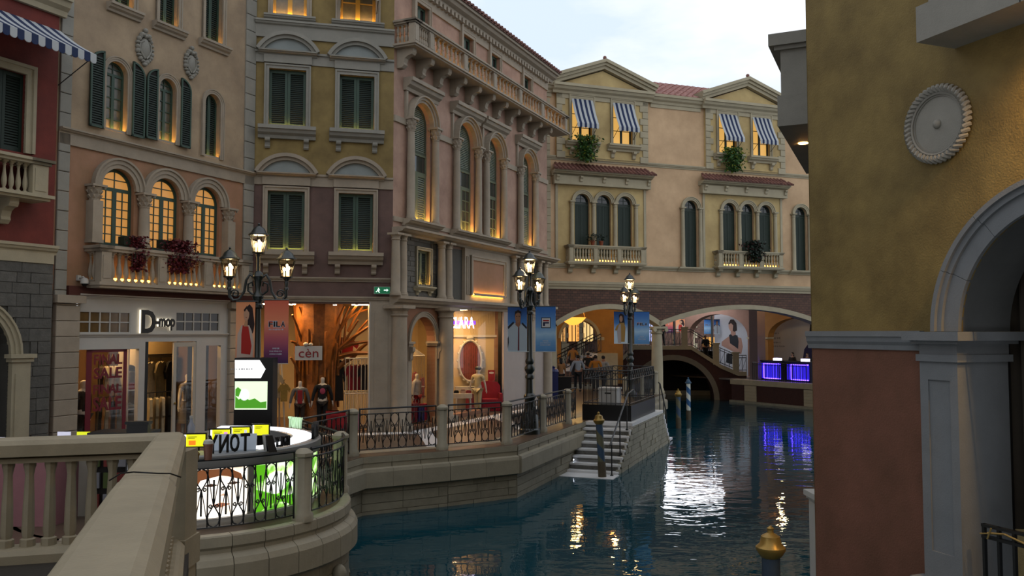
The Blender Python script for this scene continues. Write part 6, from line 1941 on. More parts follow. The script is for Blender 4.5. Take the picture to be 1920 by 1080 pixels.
# monitors with yellow pages
def scr(label, x0, y0, x1, y1, z0, deco):
    cx = (x0 + x1) / 2
    d = ray(cx, y1); t = (z0 - CAMZ) / d.z; p = Vector((d.x * t, d.y * t, z0)); D = p.y
    w_ = (x1 - x0) * D / FPX; h_ = (y1 - y0) * D / FPX
    m = thing('monitor', label, 'monitor', loc=(p.x, p.y, Hk - .0), rz=radians(8), group='monitors in the kiosk')
    z1 = z0 - Hk
    MB().box(-w_ / 2 - .02, w_ / 2 + .02, 0, .04, z1 - .02, z1 + h_ + .02).build('body', M_BLACK, m)
    MB().box(-.06, .06, .04, .08, -.5, z1 + h_ * .5).build('stand', M_BLACK, m)
    sc_ = flat(m, rect_poly(-w_ / 2, w_ / 2, z1, z1 + h_), -.001, em('yellow_page', 'e0e020', .95), 'screen', .004)
    q = lambda fx, fz: (-w_ / 2 + w_ * fx, z1 + h_ * fz)
    flat(m, [q(0, 0), q(.1, 0), q(.1, 1), q(0, 1)], -.006, em('page_white', 'f4f4f8', .9), 'screen_picture', .002)
    if deco == 0: flat(m, [q(.22, .12), q(.55, .12), q(.55, .5), q(.22, .5)], -.006, em('page_orange', 'f08020', .9), 'screen_picture', .002)
    if deco == 1: flat(m, [q(.7, .15), q(.88, .15), q(.88, .8), q(.7, .8)], -.006, em('page_lilac', 'd890d0', .9), 'screen_picture', .002)
    if deco == 2: flat(m, [q(.72, .3), q(.86, .3), q(.86, .8), q(.72, .8)], -.006, em('page_grey', 'c8c8d0', .9), 'screen_picture', .002)
    for k in range(2): flat(m, [q(.18, .78 - .12 * k), q(.6 - .1 * k, .78 - .12 * k), q(.6 - .1 * k, .83 - .12 * k), q(.18, .83 - .12 * k)], -.006, em('page_dark', '6a6a10', .4), 'screen_text', .002)
scr('monitor with a yellow page and an orange box beside the clear bottle', 346, 815, 384, 837, 1.07, 0)
scr('monitor with a yellow page and a lilac stripe', 395, 806, 430, 828, 1.07, 1)
scr('monitor with a yellow page and a small grey picture', 433, 802, 467, 823, 1.07, 2)
scr('monitor with a plain yellow page under the sign tower', 474, 797, 503, 816, 1.07, 3)
# bits and pieces on the counter
def on_counter(px, py): d = ray(px, py); t = (Hk - CAMZ) / d.z; return Vector((d.x * t, d.y * t, Hk))
p = on_counter(432, 848)
tp = thing('counter_screen', 'grey flat display lying tilted behind the black letters', 'display', loc=(p.x, p.y + .12, Hk), rz=radians(10))
MB().add([(-.28, 0, .02), (.32, 0, .02), (.32, .12, .24), (-.28, .12, .24), (-.28, .03, .0), (.32, .03, .0), (.32, .15, .22), (-.28, .15, .22)], [(0, 1, 2, 3), (4, 7, 6, 5), (0, 4, 5, 1), (1, 5, 6, 2), (2, 6, 7, 3), (3, 7, 4, 0)]).build('panel', em('grey_screen', '9aa6b4', .35, '6a7078'), tp)  # faint glow stands in for the bright reflection on the display
p = on_counter(390, 862)
bt = thing('drink_cup', 'clear plastic cup of iced coffee on the kiosk counter', 'cup', loc=tuple(p))
MB().lathe([(.05, 0), (.065, .2), (.07, .2), (.07, .22)], 14).build('cup', pm('iced_coffee', '9a6a58', rough=.2, var=.2, scale=20, bump=0), bt, True); MB().lathe([(.07, .22), (.06, .26), (.02, .28)], 14).build('lid', M_WHITE, bt, True)
p = on_counter(366, 864)
yb = thing('small_tub', 'small yellow-brown tub beside the coffee cup', 'tub', loc=tuple(p))
MB().lathe([(.04, 0), (.055, .08), (.06, .08), (.06, .1), (.0, .1)], 14).build('tub', pm('tan_tub', '9a7a3a', bump=0), yb, True); MB().lathe([(.045, .1), (.045, .12), (0, .125)], 14).build('lid', pm('tan_tub', '9a7a3a', bump=0), yb, True)
p = on_counter(358, 822)
cb = thing('clear_bottle', 'clear plastic bottle standing behind the first monitor', 'bottle', loc=(p.x, p.y, Hk))
MB().lathe([(.06, 0), (.06, .2), (.025, .28), (.025, .33)], 12).build('bottle', pm('pale_plastic', 'b8bcc8', rough=.15, bump=0), cb, True); MB().lathe([(.03, .33), (.03, .37), (0, .37)], 10).build('cap', M_WHITE, cb, True)
for px, py, lb in ((506, 846, 'white folded price card leaning on the counter'), (512, 848, 'dark folded price card leaning on the counter')):
    p = on_counter(px, py); pc = thing('price_card', lb, 'card', loc=tuple(p), rz=.5)
    MB().add([(-.06, 0, 0), (.06, 0, 0), (.0, .05, .24), (-.1, .05, .24), (-.06, .01, 0), (.06, .01, 0), (.0, .06, .24), (-.1, .06, .24)], [(0, 1, 2, 3), (4, 7, 6, 5), (0, 4, 5, 1), (1, 5, 6, 2), (2, 6, 7, 3), (3, 7, 4, 0)]).build('front', M_WHITE if 'white' in lb else M_BLACK, pc)
    MB().add([(-.06, .12, 0), (.06, .12, 0), (.0, .06, .24), (-.1, .06, .24), (-.06, .13, 0), (.06, .13, 0), (.0, .07, .24), (-.1, .07, .24)], [(0, 1, 2, 3), (4, 7, 6, 5), (0, 4, 5, 1), (1, 5, 6, 2), (2, 6, 7, 3), (3, 7, 4, 0)]).build('back', M_WHITE if 'white' in lb else M_BLACK, pc)
# display furniture under the kiosk seen through the balusters
def crate(name, label, cat, px, D, z0, w_, d_, h_, mat, tops=None):
    p = pt(px, D); t = thing(name, label, cat, loc=(p.x, p.y, z0))
    MB().box(-w_ / 2, w_ / 2, 0, d_, 0, h_).build('body', mat, t)
    MB().box(-w_ / 2 - .02, w_ / 2 + .02, -.02, d_ + .02, h_, h_ + .04).build('top', M_BLACK, t)
    if tops: tops(t, w_, d_, h_ + .04)
    return t
def lit(t, w_, d_, h_):
    for k in range(3): MB().box(-w_ / 2 + .1 + k * .3, -w_ / 2 + .3 + k * .3, .1, .12, h_, h_ + .28).build('lit_card', em('yellow_card', 'd8e020', .8) if k == 1 else em('pale_card', 'd8d8f0', .5), t)
crate('pink_counter', 'pink display counter with a black top seen between the stone balusters', 'counter', 40, 12.5, 0, 1.1, .7, .95, pm('pink_board', 'b07a80', bump=0), lit)
crate('white_counter', 'white display counter with a black top beside the pink one', 'counter', 150, 13.2, 0, .9, .7, .95, M_OFFW, lit)
def goods(t, w_, d_, h_):
    for r in range(3):
        for k in range(4): MB().box(-w_ / 2 + .06 + .2 * k, -w_ / 2 + .2 + .2 * k, -.06, -.02, .15 + .32 * r, .38 + .32 * r).build('packet', pm('packet%d' % ((k + r) % 3), ('7a2a24', '8a8a90', '50602a')[(k + r) % 3], bump=0), t)
crate('product_shelf', 'dark product shelf filled with small packets behind the balusters', 'shelf', 225, 13.0, 0, .85, .5, 1.25, M_DARK, goods)
mk = crate('banner_stand', 'tall dark stand with pale upright lettering behind the balusters', 'stand', 262, 12.2, 0, .3, .1, 1.5, M_BLACK)
letters('MASK', mk, 0, -.012, .9, .09, P_('pale_grey', 'b0b0b4'), width=.24, name='lettering', depth=.004)
# grey laptop-like panel in front of the shop window
p = pt(268, 15.2)
wp = thing('notice_stand', 'pale grey tilted notice panel standing in front of the clothes shop door', 'panel', loc=(p.x, p.y, 0))
MB().box(-.26, .26, 0, .02, .75, 1.1).build('board', M_OFFW, wp); MB().box(-.03, .03, .02, .05, 0, .8).build('stand', M_BLACK, wp); MB().box(-.2, .2, -.12, .2, 0, .03).build('foot', M_BLACK, wp)
# ------------------------------------------------------------------ people and mannequins (one continuous skinned body each; clothes and hair are children)
def skin_obj(name, verts, edges, radii, mat, par, root=0, sub=1):
    me = bpy.data.meshes.new(name); me.from_pydata(verts, edges, []); me.update()
    o = link(name, me, par)
    m = o.modifiers.new('skin', 'SKIN'); m.use_smooth_shade = True
    sv = me.skin_vertices[0].data
    for i, r in enumerate(radii):
        sv[i].radius = r if isinstance(r, tuple) else (r, r)
        sv[i].use_root = (i == root)
    s = o.modifiers.new('smooth', 'SUBSURF'); s.levels = sub; s.render_levels = sub
    me.materials.append(mat)
    return o
def person(label, loc, rz, h=1.7, skin='a8765a', shirt='8a8a8a', trousers='1c1e24', hair='17110e', stride=.14, arms=((.05, .08), (-.05, .08)), bend=(0., 0.), sleeves=.5, name='person', cat='person', extra=None, female=False, skirt=None, bald=False, group=None, lean=0., head=True, legs=True):
    k = h / 1.72
    t = thing(name, label, cat, loc=loc, rz=rz, group=group)
    t.scale = (k, k, k)
    ms = pm('skin_' + skin, skin, rough=.6, var=.05, bump=0); mt = pm('cloth_' + shirt, shirt, rough=.85, var=.12, scale=9, bump=.05); mp = pm('cloth_' + trousers, trousers, rough=.85, var=.1, scale=9, bump=.05)
    sh = .17 if female else .2
    V, E, R = [], [], []
    def add(p, r, frm=None):
        V.append(p); R.append(r); i = len(V) - 1
        if frm is not None: E.append((frm, i))
        return i
    pel = add((0, 0, .93), (.15, .11)); wai = add((0, lean * .3, 1.1), (.135, .1), pel); che = add((0, lean * .7, 1.3), (.16, .11), wai); nb = add((0, lean, 1.44), (.085, .07), che)
    nk = add((0, lean - .005, 1.5), .055, nb)
    if head:
        h1 = add((0, lean - .015, 1.57), (.068, .08), nk); h2 = add((0, lean - .01, 1.65), (.078, .092), h1); add((0, lean, 1.7), (.05, .06), h2)
    hands = []
    for s, (fw, out) in zip((-1, 1), arms):
        a = add((s * sh, lean * .9, 1.4), .056, nb); bnd = bend[0 if s < 0 else 1]
        e = add((s * (sh + .05 + out * .5), lean * .8 - fw * .5, 1.12), .043, a)
        w = add((s * (sh + .05 + out * (1 - bnd)), lean * .7 - fw - bnd * .2, .88 + bnd * .26), .03, e)
        d = Vector(V[w]) - Vector(V[e]); d.normalize()
        p = add(tuple(Vector(V[w]) + d * .06), (.036, .022), w); hands.append((V[w], tuple(d)))
        for fi, (ox, ln) in enumerate(((-.03, .085), (-.01, .1), (.01, .095), (.03, .075))):
            f1 = add(tuple(Vector(V[p]) + d * ln * .6 + Vector((0, ox, 0))), .0095, p); add(tuple(Vector(V[p]) + d * ln + Vector((-s * .012, ox, 0))), .008, f1)
        th = add(tuple(Vector(V[w]) + d * .05 + Vector((-s * .01, -.045, 0))), .011, p); add(tuple(Vector(V[th]) + d * .04), .009, th)
    feet = []
    if legs:
        for s in (-1, 1):
            st = s * stride
            hp = add((s * .09, 0, .9), (.1, .1), pel); kn = add((s * .095, -st * .6 - .01, .5), .062, hp); an = add((s * .095, -st, .09), .042, kn)
            add((s * .1, -st - .14, .035), (.04, .03), an); feet.append((s * .1, -st))
    skin_obj('body', V, E, R, ms, t)
    # shirt
    V2, E2, R2 = [(0, 0, .9), (0, lean * .3, 1.1), (0, lean * .7, 1.3), (0, lean, 1.42), (0, lean, 1.475)], [(0, 1), (1, 2), (2, 3), (3, 4)], [(.175, .135), (.155, .12), (.18, .13), (.13, .1), (.07, .075)]
    for s, (fw, out) in zip((-1, 1), arms):
        bnd = bend[0 if s < 0 else 1]
        a_, e_, w_ = Vector((s * sh, lean * .9, 1.4)), Vector((s * (sh + .05 + out * .5), lean * .8 - fw * .5, 1.12)), Vector((s * (sh + .05 + out * (1 - bnd)), lean * .7 - fw - bnd * .2, .88 + bnd * .26))
        i = len(V2); V2.append(tuple(a_)); R2.append(.078); E2.append((3, i))
        if sleeves <= .5: V2.append(tuple(a_ + (e_ - a_) * sleeves * 2)); R2.append(.066); E2.append((i, i + 1))
        else:
            V2.append(tuple(e_)); R2.append(.058); E2.append((i, i + 1)); V2.append(tuple(e_ + (w_ - e_) * (sleeves - .5) * 2 * .95)); R2.append(.045); E2.append((i + 1, i + 2))
    skin_obj('shirt', V2, E2, R2, mt, t)
    if legs:
        if skirt:
            mk = pm('cloth_' + skirt, skirt, rough=.85, var=.25, scale=25, bump=0)
            MB().lathe([(.15, 1.0), (.19, .85), (.24, .5), (.26, .42)], 14).build('skirt', mk, t, True)
        else:
            V3, E3, R3 = [(0, 0, .95)], [], [(.165, .125)]
            for s in (-1, 1):
                st = s * stride; i = len(V3)
                V3 += [(s * .09, 0, .86), (s * .095, -st * .6 - .01, .5), (s * .095, -st, .1)]; R3 += [(.105, .11), .078, .068]; E3 += [(0, i), (i, i + 1), (i + 1, i + 2)]
            skin_obj('trousers', V3, E3, R3, mp, t)
        for x, y_ in feet:
            MB().ball((x, y_ - .06, .04), .05, .14, .045, 8, 6).build('shoe', M_BLACK, t, True)
    if head and not bald:
        mh = pm('hair_' + hair, hair, rough=.6, var=.2, scale=30, bump=.1)
        b_ = MB(); b_.ball((0, lean + .025, 1.655), .092, .1, .085, 12, 8)
        if female: b_.ball((0, lean + .06, 1.55), .09, .06, .14, 10, 8)
        b_.build('hair', mh, t, True)
    if head and not bald:
        b_ = MB()
        for s in (-1, 1): b_.ball((s * .03, lean - .092, 1.61), .012, .008, .008, 6, 4)
        b_.build('eyes', M_BLACK, t)
        MB().ball((0, lean - .105, 1.585), .012, .018, .022, 6, 5).build('nose', ms, t, True)
        MB().ball((0, lean - .092, 1.548), .022, .008, .006, 6, 4).build('mouth', pm('lips', '8a4a44', bump=0), t)
        for s in (-1, 1): MB().ball((s * .088, lean + .0, 1.6), .012, .02, .03, 6, 5).build('ear', ms, t, True)
    if extra: extra(t)
    return t
def ground_person(px, D, z=0.): p = pt(px, D); return (p.x, p.y, z)
def bag(col, x=.26, z=.9):
    def fn(t):
        g = MB().box(x - .06, x + .08, -.02, .24, z - .14, z + .14).build('shoulder_bag', pm('bag_' + col, col, bump=0), t)
        MB().tube([(x, .1, z + .12), (x - .04, .1, 1.2), (.12, .05, 1.46)], .012, 5).build('strap', pm('bag_' + col, col, bump=0), g)
    return fn
def cap(t): MB().lathe([(.1, 1.64), (.1, 1.69), (.07, 1.75), (0, 1.77)], 12, (0, .01, 0)).box(-.07, .07, -.17, -.05, 1.645, 1.66).build('cap', pm('pale_cap', 'b8b0a0', bump=0), t, True)
AW = radians(180)      # facing away from us
person('man in a pale blue shirt and black trousers walking towards the stairs', ground_person(1083, 41), AW + .25, 1.74, shirt='a9b2bd', trousers='14151a', stride=.1, arms=((.02, .1), (.04, .12)), sleeves=.95)
person('person in an orange striped polo shirt under the arch', ground_person(1116, 41), AW - .2, 1.72, shirt='c0761e', trousers='2a2a30', stride=.08)
person('person in a tan top carrying a dark shoulder bag', ground_person(1051, 40.5), AW + .4, 1.6, shirt='a87848', trousers='121214', female=True, extra=bag('1a1416'))
person('person in an orange-tan shirt going up the stairs', ground_person(1074, 44, .5), AW - .5, 1.66, shirt='b88444', trousers='26262a', stride=.2)
person('person in a dark jacket with a pale cap', ground_person(1102, 43, .12), AW + .1, 1.7, shirt='22231f', trousers='1c1c20', sleeves=.95, extra=cap)
person('person in a white striped tee near the orange pier', ground_person(1131, 41.5), AW - .6, 1.68, shirt='b8b4ac', trousers='24262c')
M_MANN = pm('mannequin_white', 'd8d0c2', rough=.4, var=0, bump=0)
# ------------------------------------------------------------------ under and beyond the arches
M_ORANGE = pm('amber_plaster', 'c08a44', var=.15, scale=1.5)
ea = on_level(1372, 753, WATER); eb = on_level(1532, 768, WATER)
FT = Frame(ea.x, ea.y, eb.x - ea.x, eb.y - ea.y)
LT = (eb - ea).length + 3
zT0 = .05
tq = MB().box(0, LT, 0, .4, WATER - .2, zT0 - .3).build('wall_terrace', pm('maroon_brick', '4e2c24', var=.2, scale=6)); tq.matrix_local = FT.m; struct(tq)
for a in range(int(LT / .9) + 1): MB().box(a * .9 + .003, min(a * .9 + .897, LT), -.12, .4, zT0 - .3, zT0).build('coping_stone', M_STONE2, tq)
MB().box(0, LT, -.2, .0, WATER - .2, WATER + .12).build('water_ledge', M_QUAY, tq)
for px in (1408, 1521):
    u = FT.p(px, 740)[0]
    for k in range(5): MB().box(u - .45, u + .45, -.06, .02, WATER + .12 + k * .18 + .004, WATER + .12 + (k + 1) * .18 - .004).build('pier_block', M_STONE2, tq)
def wq(u, y, z): return FT.w(u, y, z)
tf = MB().box(-6, LT + 4, .4, 14, zT0 - .1, zT0 - .001).build('floor_terrace', M_FLOOR); tf.matrix_local = FT.m; struct(tf)
# terrace columns and warm vault arches
TV = thing('terrace_arcade', 'amber plaster arcade with round arches behind the violet counters', 'arcade', FT.m)
zv = FT.p(1412, 585, -.6)[1]
cA = FT.p(1416, 650, -.6)[0]
for i, px in enumerate((1416,)):
    u = FT.p(px, 650, -.6)[0]; slab(TV, u - .32, u + .32, .45, 1.1, zT0, 5.04, pm('violet_grey_pier', '8a7a80', var=.05), 'pier')
ys = 4.2                                                   # picture wall behind
def arch_wall(u0, u1, y, zsp, ar0, ar1, sq, top, mat, nm):
    MB().sheet(rect_poly(u0, u1, zT0, top), [arch_poly(ar0, ar1, zT0 + .0005, zsp, 16, sq)], y, .5).build(nm, mat, TV)
uR0, uR1 = FT.p(1440, 650, -3)[0], FT.p(1560, 650, -3)[0]
zsp = FT.p(1440, 632, -3)[1]
arch_wall(FT.p(1405, 650, -3)[0], uR1 + 2, 3.0, zsp, uR0, uR1, .5, 4.9, M_ORANGE, 'arch_wall')
slab(TV, uR0 - .25, uR0 + .03, 2.94, 3.5, zsp - .12, zsp, M_STONE2, 'impost')
uL0, uL1 = FT.p(1290, 650, -3)[0], FT.p(1402, 650, -3)[0]
zspL = FT.p(1402, 632, -3)[1]
arch_wall(uL0 - 1.5, FT.p(1405, 650, -3)[0], 3.0, zspL, uL0, uL1, .55, 4.9, pm('violet_amber_plaster', 'a07a68', var=.1), 'arch_wall')
slab(TV, uL1 - .03, uL1 + .25, 2.94, 3.5, zspL - .12, zspL, M_STONE2, 'impost')
# picture walls
M_POST = pm('picture_wall_white', 'c4c8d0', rough=.6, var=.03, bump=0)
def picture_wall(label, x0, x1, fn):
    a, c = FT.p(x0, 650, -ys)[0], FT.p(x1, 650, -ys)[0]
    t = thing('picture_wall', label, 'poster', FT.m @ Matrix.Translation((a, ys, zT0)))
    MB().box(0, c - a, 0, .1, 0, 4.6).build('board', M_POST, t)
    fn(t, a, c - a)
    n_ = 3
    for k in range(n_):
        u = (c - a) * (k + .5) / n_
        MB().lathe([(0, 0), (.07, 0), (.07, .05), (.05, .06)], 10, (u, -.5, 4.3)).build('spotlight', em('spot_lens', 'ffe6c8', 18), t)
        l_ = bpy.data.lights.new('wall_spot', 'SPOT'); l_.energy = 110; l_.color = (1, .9, .78); l_.spot_size = radians(62); l_.spot_blend = .5; l_.shadow_soft_size = .05
        o_ = bpy.data.objects.new('wall_spot', l_); COL.objects.link(o_); o_.parent = t; o_.location = (u, -.5, 4.28); o_.rotation_euler = (radians(-28), 0, 0)
def big_woman(t, a, w):
    G = lambda px, py: (FT.p(px, py, -ys)[0] - a, FT.p(px, py, -ys)[1] - zT0)
    F_ = lambda pts, y, c: flat(t, [G(*p) for p in pts], y, P_(c, c), 'printed_figure', .002)
    F_([(1353, 641), (1366, 631), (1370, 628), (1390, 634), (1393, 650), (1390, 664), (1376, 660), (1353, 648)][::-1], -.002, 'b08878')      # arms and shoulders
    F_([(1367, 628), (1372, 626), (1383, 629), (1385, 640), (1384, 655), (1370, 652)][::-1], -.005, '20242c')                              # dark top
    F_([(1371, 618), (1378, 616), (1380, 627), (1374, 630), (1370, 626)][::-1], -.008, 'b08878')
    F_([(1366, 606), (1370, 599), (1376, 599), (1381, 606), (1382, 620), (1377, 622), (1368, 616)][::-1], -.011, '2a1c1a')
    F_([(1366, 609), (1371, 606), (1375, 610), (1374, 620), (1370, 621), (1367, 616)][::-1], -.014, 'c09a88')
    F_([(1368, 643), (1377, 649), (1388, 657), (1386, 661), (1374, 656), (1366, 647)][::-1], -.014, 'b89080')
    F_([(1362, 664), (1380, 662), (1378, 684), (1362, 680)][::-1], -.008, '141820')
def words(t, a, w):
    G = lambda px, py: (FT.p(px, py, -ys)[0] - a, FT.p(px, py, -ys)[1] - zT0)
    for k, (y, wd, n_) in enumerate(((625, 18, 6), (634, 20, 6), (642, 20, 9), (649, 28, 13))):
        p, q_ = G(1444, y), G(1444 + wd, y); marks(t, (p[0] + q_[0]) / 2, -.003, p[1], q_[0] - p[0], .14 if k == 1 else .1, P_('grey_text', '8a8e98'), n_, k)
    F_ = lambda pts, y, c: flat(t, [G(*p) for p in pts], y, P_(c, c), 'printed_figure', .002)
    F_([(1505, 676), (1508, 655), (1516, 644), (1535, 636), (1560, 640), (1560, 676)][::-1], -.003, '23225c')
    F_([(1520, 645), (1524, 618), (1540, 618), (1540, 640)][::-1], -.006, 'b88a78'); F_([(1518, 622), (1520, 603), (1545, 596), (1550, 612), (1530, 612), (1524, 625)][::-1], -.009, '1c1414')
picture_wall('big white picture wall with a woman in a dark sleeveless top', 1340, 1408, big_woman)
picture_wall('big white picture wall with grey words and a figure in violet', 1432, 1580, words)
# violet lit counters behind railings
M_VIO = em('violet_strip', '5a3cff', 9); M_VIO2 = em('violet_face', '2a18c8', .9)
for (x0, x1, lb) in ((1424, 1466, 'violet-lit bar counter beside the grey pier'), (1474, 1519, 'violet-lit bar counter beside the stone end pier')):
    a, c = FT.p(x0, 690, -.75)[0], FT.p(x1, 690, -.75)[0]; w = c - a
    t = thing('bar_counter', lb, 'counter', FT.m @ Matrix.Translation((a, .75, zT0)))
    MB().box(0, w, 0, .5, 0, 1.1).build('body', pm('navy_panel', '1a1a3c', bump=0), t)
    MB().box(-.03, w + .03, -.1, .55, 1.1, 1.16).build('top', M_BLACK, t)
    MB().box(.06, w - .06, -.012, 0, .1, 1.0).build('face', M_VIO2, t)
    for (e, f, g, h_) in ((.32, .38, .12, 1.0), (.38, w - .1, .94, 1.0), (.38, w - .1, .1, .15)): MB().box(e, f, -.03, -.014, g, h_).build('light_strip', M_VIO, t)
    for k in range(4): MB().box(.62 + k * (w - .8) / 4, .64 + k * (w - .8) / 4, -.03, -.014, .15, .94).build('light_strip', em('violet_thin', '4030ff', 3), t)
    MB().box(w * .62, w * .85, .0, .3, 1.16, 1.3).build('glowing_box', em('violet_white', 'e0d8ff', 3), t)
    l_ = bpy.data.lights.new('violet_glow', 'AREA'); l_.energy = 14; l_.color = (.3, .2, 1); l_.size = w; l_.shape = 'RECTANGLE'; l_.size_y = .3
    # bar railing in front
    rl = thing('bar_railing', lb.replace('violet-lit bar counter', 'black iron railing in front of the violet counter'), 'railing', FT.m @ Matrix.Translation((a - .1, .3, zT0)))
    b_ = MB(); L = w + .2
    for z_ in (.06, .9, 1.02): b_.tube([(0, 0, z_), (L, 0, z_)], .02, 5)
    for k in range(15): b_.tube([(L * k / 14, 0, 0), (L * k / 14, 0, 1.02)], .016 if k % 7 else .03, 4)
    b_.build('panel', M_IRON, rl)
person('woman with short black hair serving behind the violet counter', FT.w(FT.p(1486, 690, -1.6)[0], 1.6, zT0), atan2(FT.d.y, FT.d.x), 1.62, skin='c0a090', shirt='2a2624', female=True)
person('dark-haired person in black behind the violet counter next to the stone end pier', FT.w(FT.p(1514, 690, -1.7)[0], 1.7, zT0), atan2(FT.d.y, FT.d.x) + .4, 1.6, skin='a88878', shirt='141416')

# stepped footbridge
FB = Frame(*at_depth(1165, 700, 53.5).xy, 14, -2.0)
def ub(px): return FB.p(px, 690)[0]
def zb(px, py): return FB.p(px, py)[1]
BG = thing('footbridge', 'dark brick footbridge with stone coping and black railings over the canal', 'bridge', FB.m)
ctop = [(1130, 690), (1164, 672), (1189, 648), (1296, 648), (1351, 683), (1384, 697), (1400, 697)]
tp_ = [(FB.p(x, y)[0], FB.p(x, y)[1]) for x, y in ctop]
cu_ = ub(1262); ra = (ub(1338) - ub(1186)) / 2
body = [(tp_[0][0], WATER - .2)] + [(cu_ - ra * cos(pi * i / 20), WATER + .0 + ra * .98 * sin(pi * i / 20)) for i in range(21)] + [(tp_[-1][0], WATER - .2)] + [(u, z - .12) for u, z in tp_[::-1]]
b = MB(); b.sheet(body, [], 0); b.sheet(body, [], 2.6)
arcp = [(cu_ - ra * cos(pi * i / 20), WATER + ra * .98 * sin(pi * i / 20)) for i in range(21)]
for p, q in zip(arcp[:-1], arcp[1:]): k = len(b.v); b.v += [(p[0], 0, p[1]), (q[0], 0, q[1]), (q[0], 2.6, q[1]), (p[0], 2.6, p[1])]; b.f.append((k, k + 1, k + 2, k + 3))
for p, q in zip(tp_[:-1], tp_[1:]): k = len(b.v); b.v += [(p[0], 0, p[1] - .05), (q[0], 0, q[1] - .05), (q[0], 2.6, q[1] - .05), (p[0], 2.6, p[1] - .05)]; b.f.append((k, k + 1, k + 2, k + 3))
b.build('body', pm('maroon_brick', '4e2c24', var=.2, scale=6), BG)
slab(BG, cu_ - ra - .3, cu_ + ra + .3, 4.2, 4.3, WATER - .2, 1.6, M_DARK, 'shade_end')  # dark box added behind the arch, standing for the shade under the bridge
slab(BG, cu_ - ra - .3, cu_ - ra - .2, 2.6, 4.2, WATER - .2, 1.6, M_DARK, 'shade_side'); slab(BG, cu_ + ra + .2, cu_ + ra + .3, 2.6, 4.2, WATER - .2, 1.6, M_DARK, 'shade_side'); slab(BG, cu_ - ra - .3, cu_ + ra + .3, 2.6, 4.3, 1.6, 1.65, M_DARK, 'shade_roof')
MB().ring(cu_, WATER, ra, ra + .32, -.06, .1, n=24, sq=.98).build('arch_band', pm('dim_stone', '8c8474', var=.12), BG)
for p, q in zip(tp_[:-1], tp_[1:]):
    MB().prism([(p[0], p[1] - .25), (q[0], q[1] - .25), (q[0], q[1]), (p[0], p[1])], -.1, .25, 'y').build('coping', M_STONE2, BG)
    n_ = max(2, int((q[0] - p[0]) / .22)); b = MB()
    P2 = lambda f, z_: (p[0] + (q[0] - p[0]) * f, .08, p[1] + (q[1] - p[1]) * f + z_)
    for z_ in (.1, .85, 1.0): b.tube([P2(0, z_), P2(1, z_)], .022, 5)
    for i in range(n_ + 1):
        b.tube([P2(i / n_, 0), P2(i / n_, 1.0)], .014, 4)
        if i < n_: b.tube([P2(i / n_, .1), P2((i + 1) / n_, .85)], .01, 4)
    b.build('railing', M_IRON, BG)
for px in (1189, 1284, 1343, 1380):
    u = ub(px); z_ = [p[1] + (q[1] - p[1]) * (u - p[0]) / (q[0] - p[0]) for p, q in zip(tp_[:-1], tp_[1:]) if p[0] <= u <= q[0]][0]
    MB().box(u - .18, u + .18, -.08, .28, z_ - .2, z_ + 1.05).box(u - .23, u + .23, -.13, .33, z_ + 1.05, z_ + 1.15).build('post', M_STONE2, BG)
for px, D, z_, sh_, lb in ((1322, 53, 1.0, '20242a', 'person in dark clothes crossing the footbridge'), (1240, 54, 2.0, '3a3430', 'person in brown standing at the top of the footbridge')):
    person(lb, ground_person(px, D, z_), .4, 1.66, shirt=sh_)

# stairs on the promenade side
SS = Frame(*at_depth(1008, 700, 45.5).xy, 1, .05)
SA = thing('promenade_stairs', 'pale stone stairs with black railings rising from the promenade', 'stairs', SS.m)
for k in range(11):
    MB().box(.29 * k, .29 * k + .32, 0, 2.6, 0 if k == 0 else .155 * k - .02, .155 * (k + 1)).build('step', M_MARBLE, SA)
MB().box(.29 * 11, 4.3, 0, 2.6, 0, .155 * 11).build('upper_landing', M_STONE2, SA)
for y_ in (.02, 2.58):
    b = MB(); P2 = lambda f, z_: (.1 + 3.3 * f, y_, .16 + 1.6 * f + z_)
    for z_ in (.1, .8, .98): b.tube([P2(0, z_), P2(1, z_)], .024, 5)
    for i in range(15):
        b.tube([P2(i / 14, 0), P2(i / 14, .98)], .016, 4)
        if i < 14: b.tube([P2(i / 14, .1), P2((i + 1) / 14, .8)], .01, 4)
    b.build('railing', M_IRON, SA)
# amber pier with arch beside the stairs
FP_ = Frame(*at_depth(1044, 700, 47.2).xy, 1, .03)
AP = thing('amber_pier_wall', 'amber plaster wall with a round arch behind the stairs', 'wall', FP_.m)
a0_, a1_ = FP_.p(1052, 650)[0], FP_.p(1121, 650)[0]
MB().sheet(rect_poly(-.6, FP_.p(1168, 650)[0], 0, 5.04), [arch_poly(a0_, a1_, .0005, FP_.p(1100, 634)[1], 18, .95)], 0, .8).build('wall', M_ORANGE, AP)
slab(AP, a1_ - .04, a1_ + .35, -.08, .85, FP_.p(1121, 638)[1], FP_.p(1121, 632)[1], M_STONE2, 'impost')
arch_surround(AP, a0_, a1_, 0, FP_.p(1100, 634)[1], .05, .15, M_STONE2, legs=False)
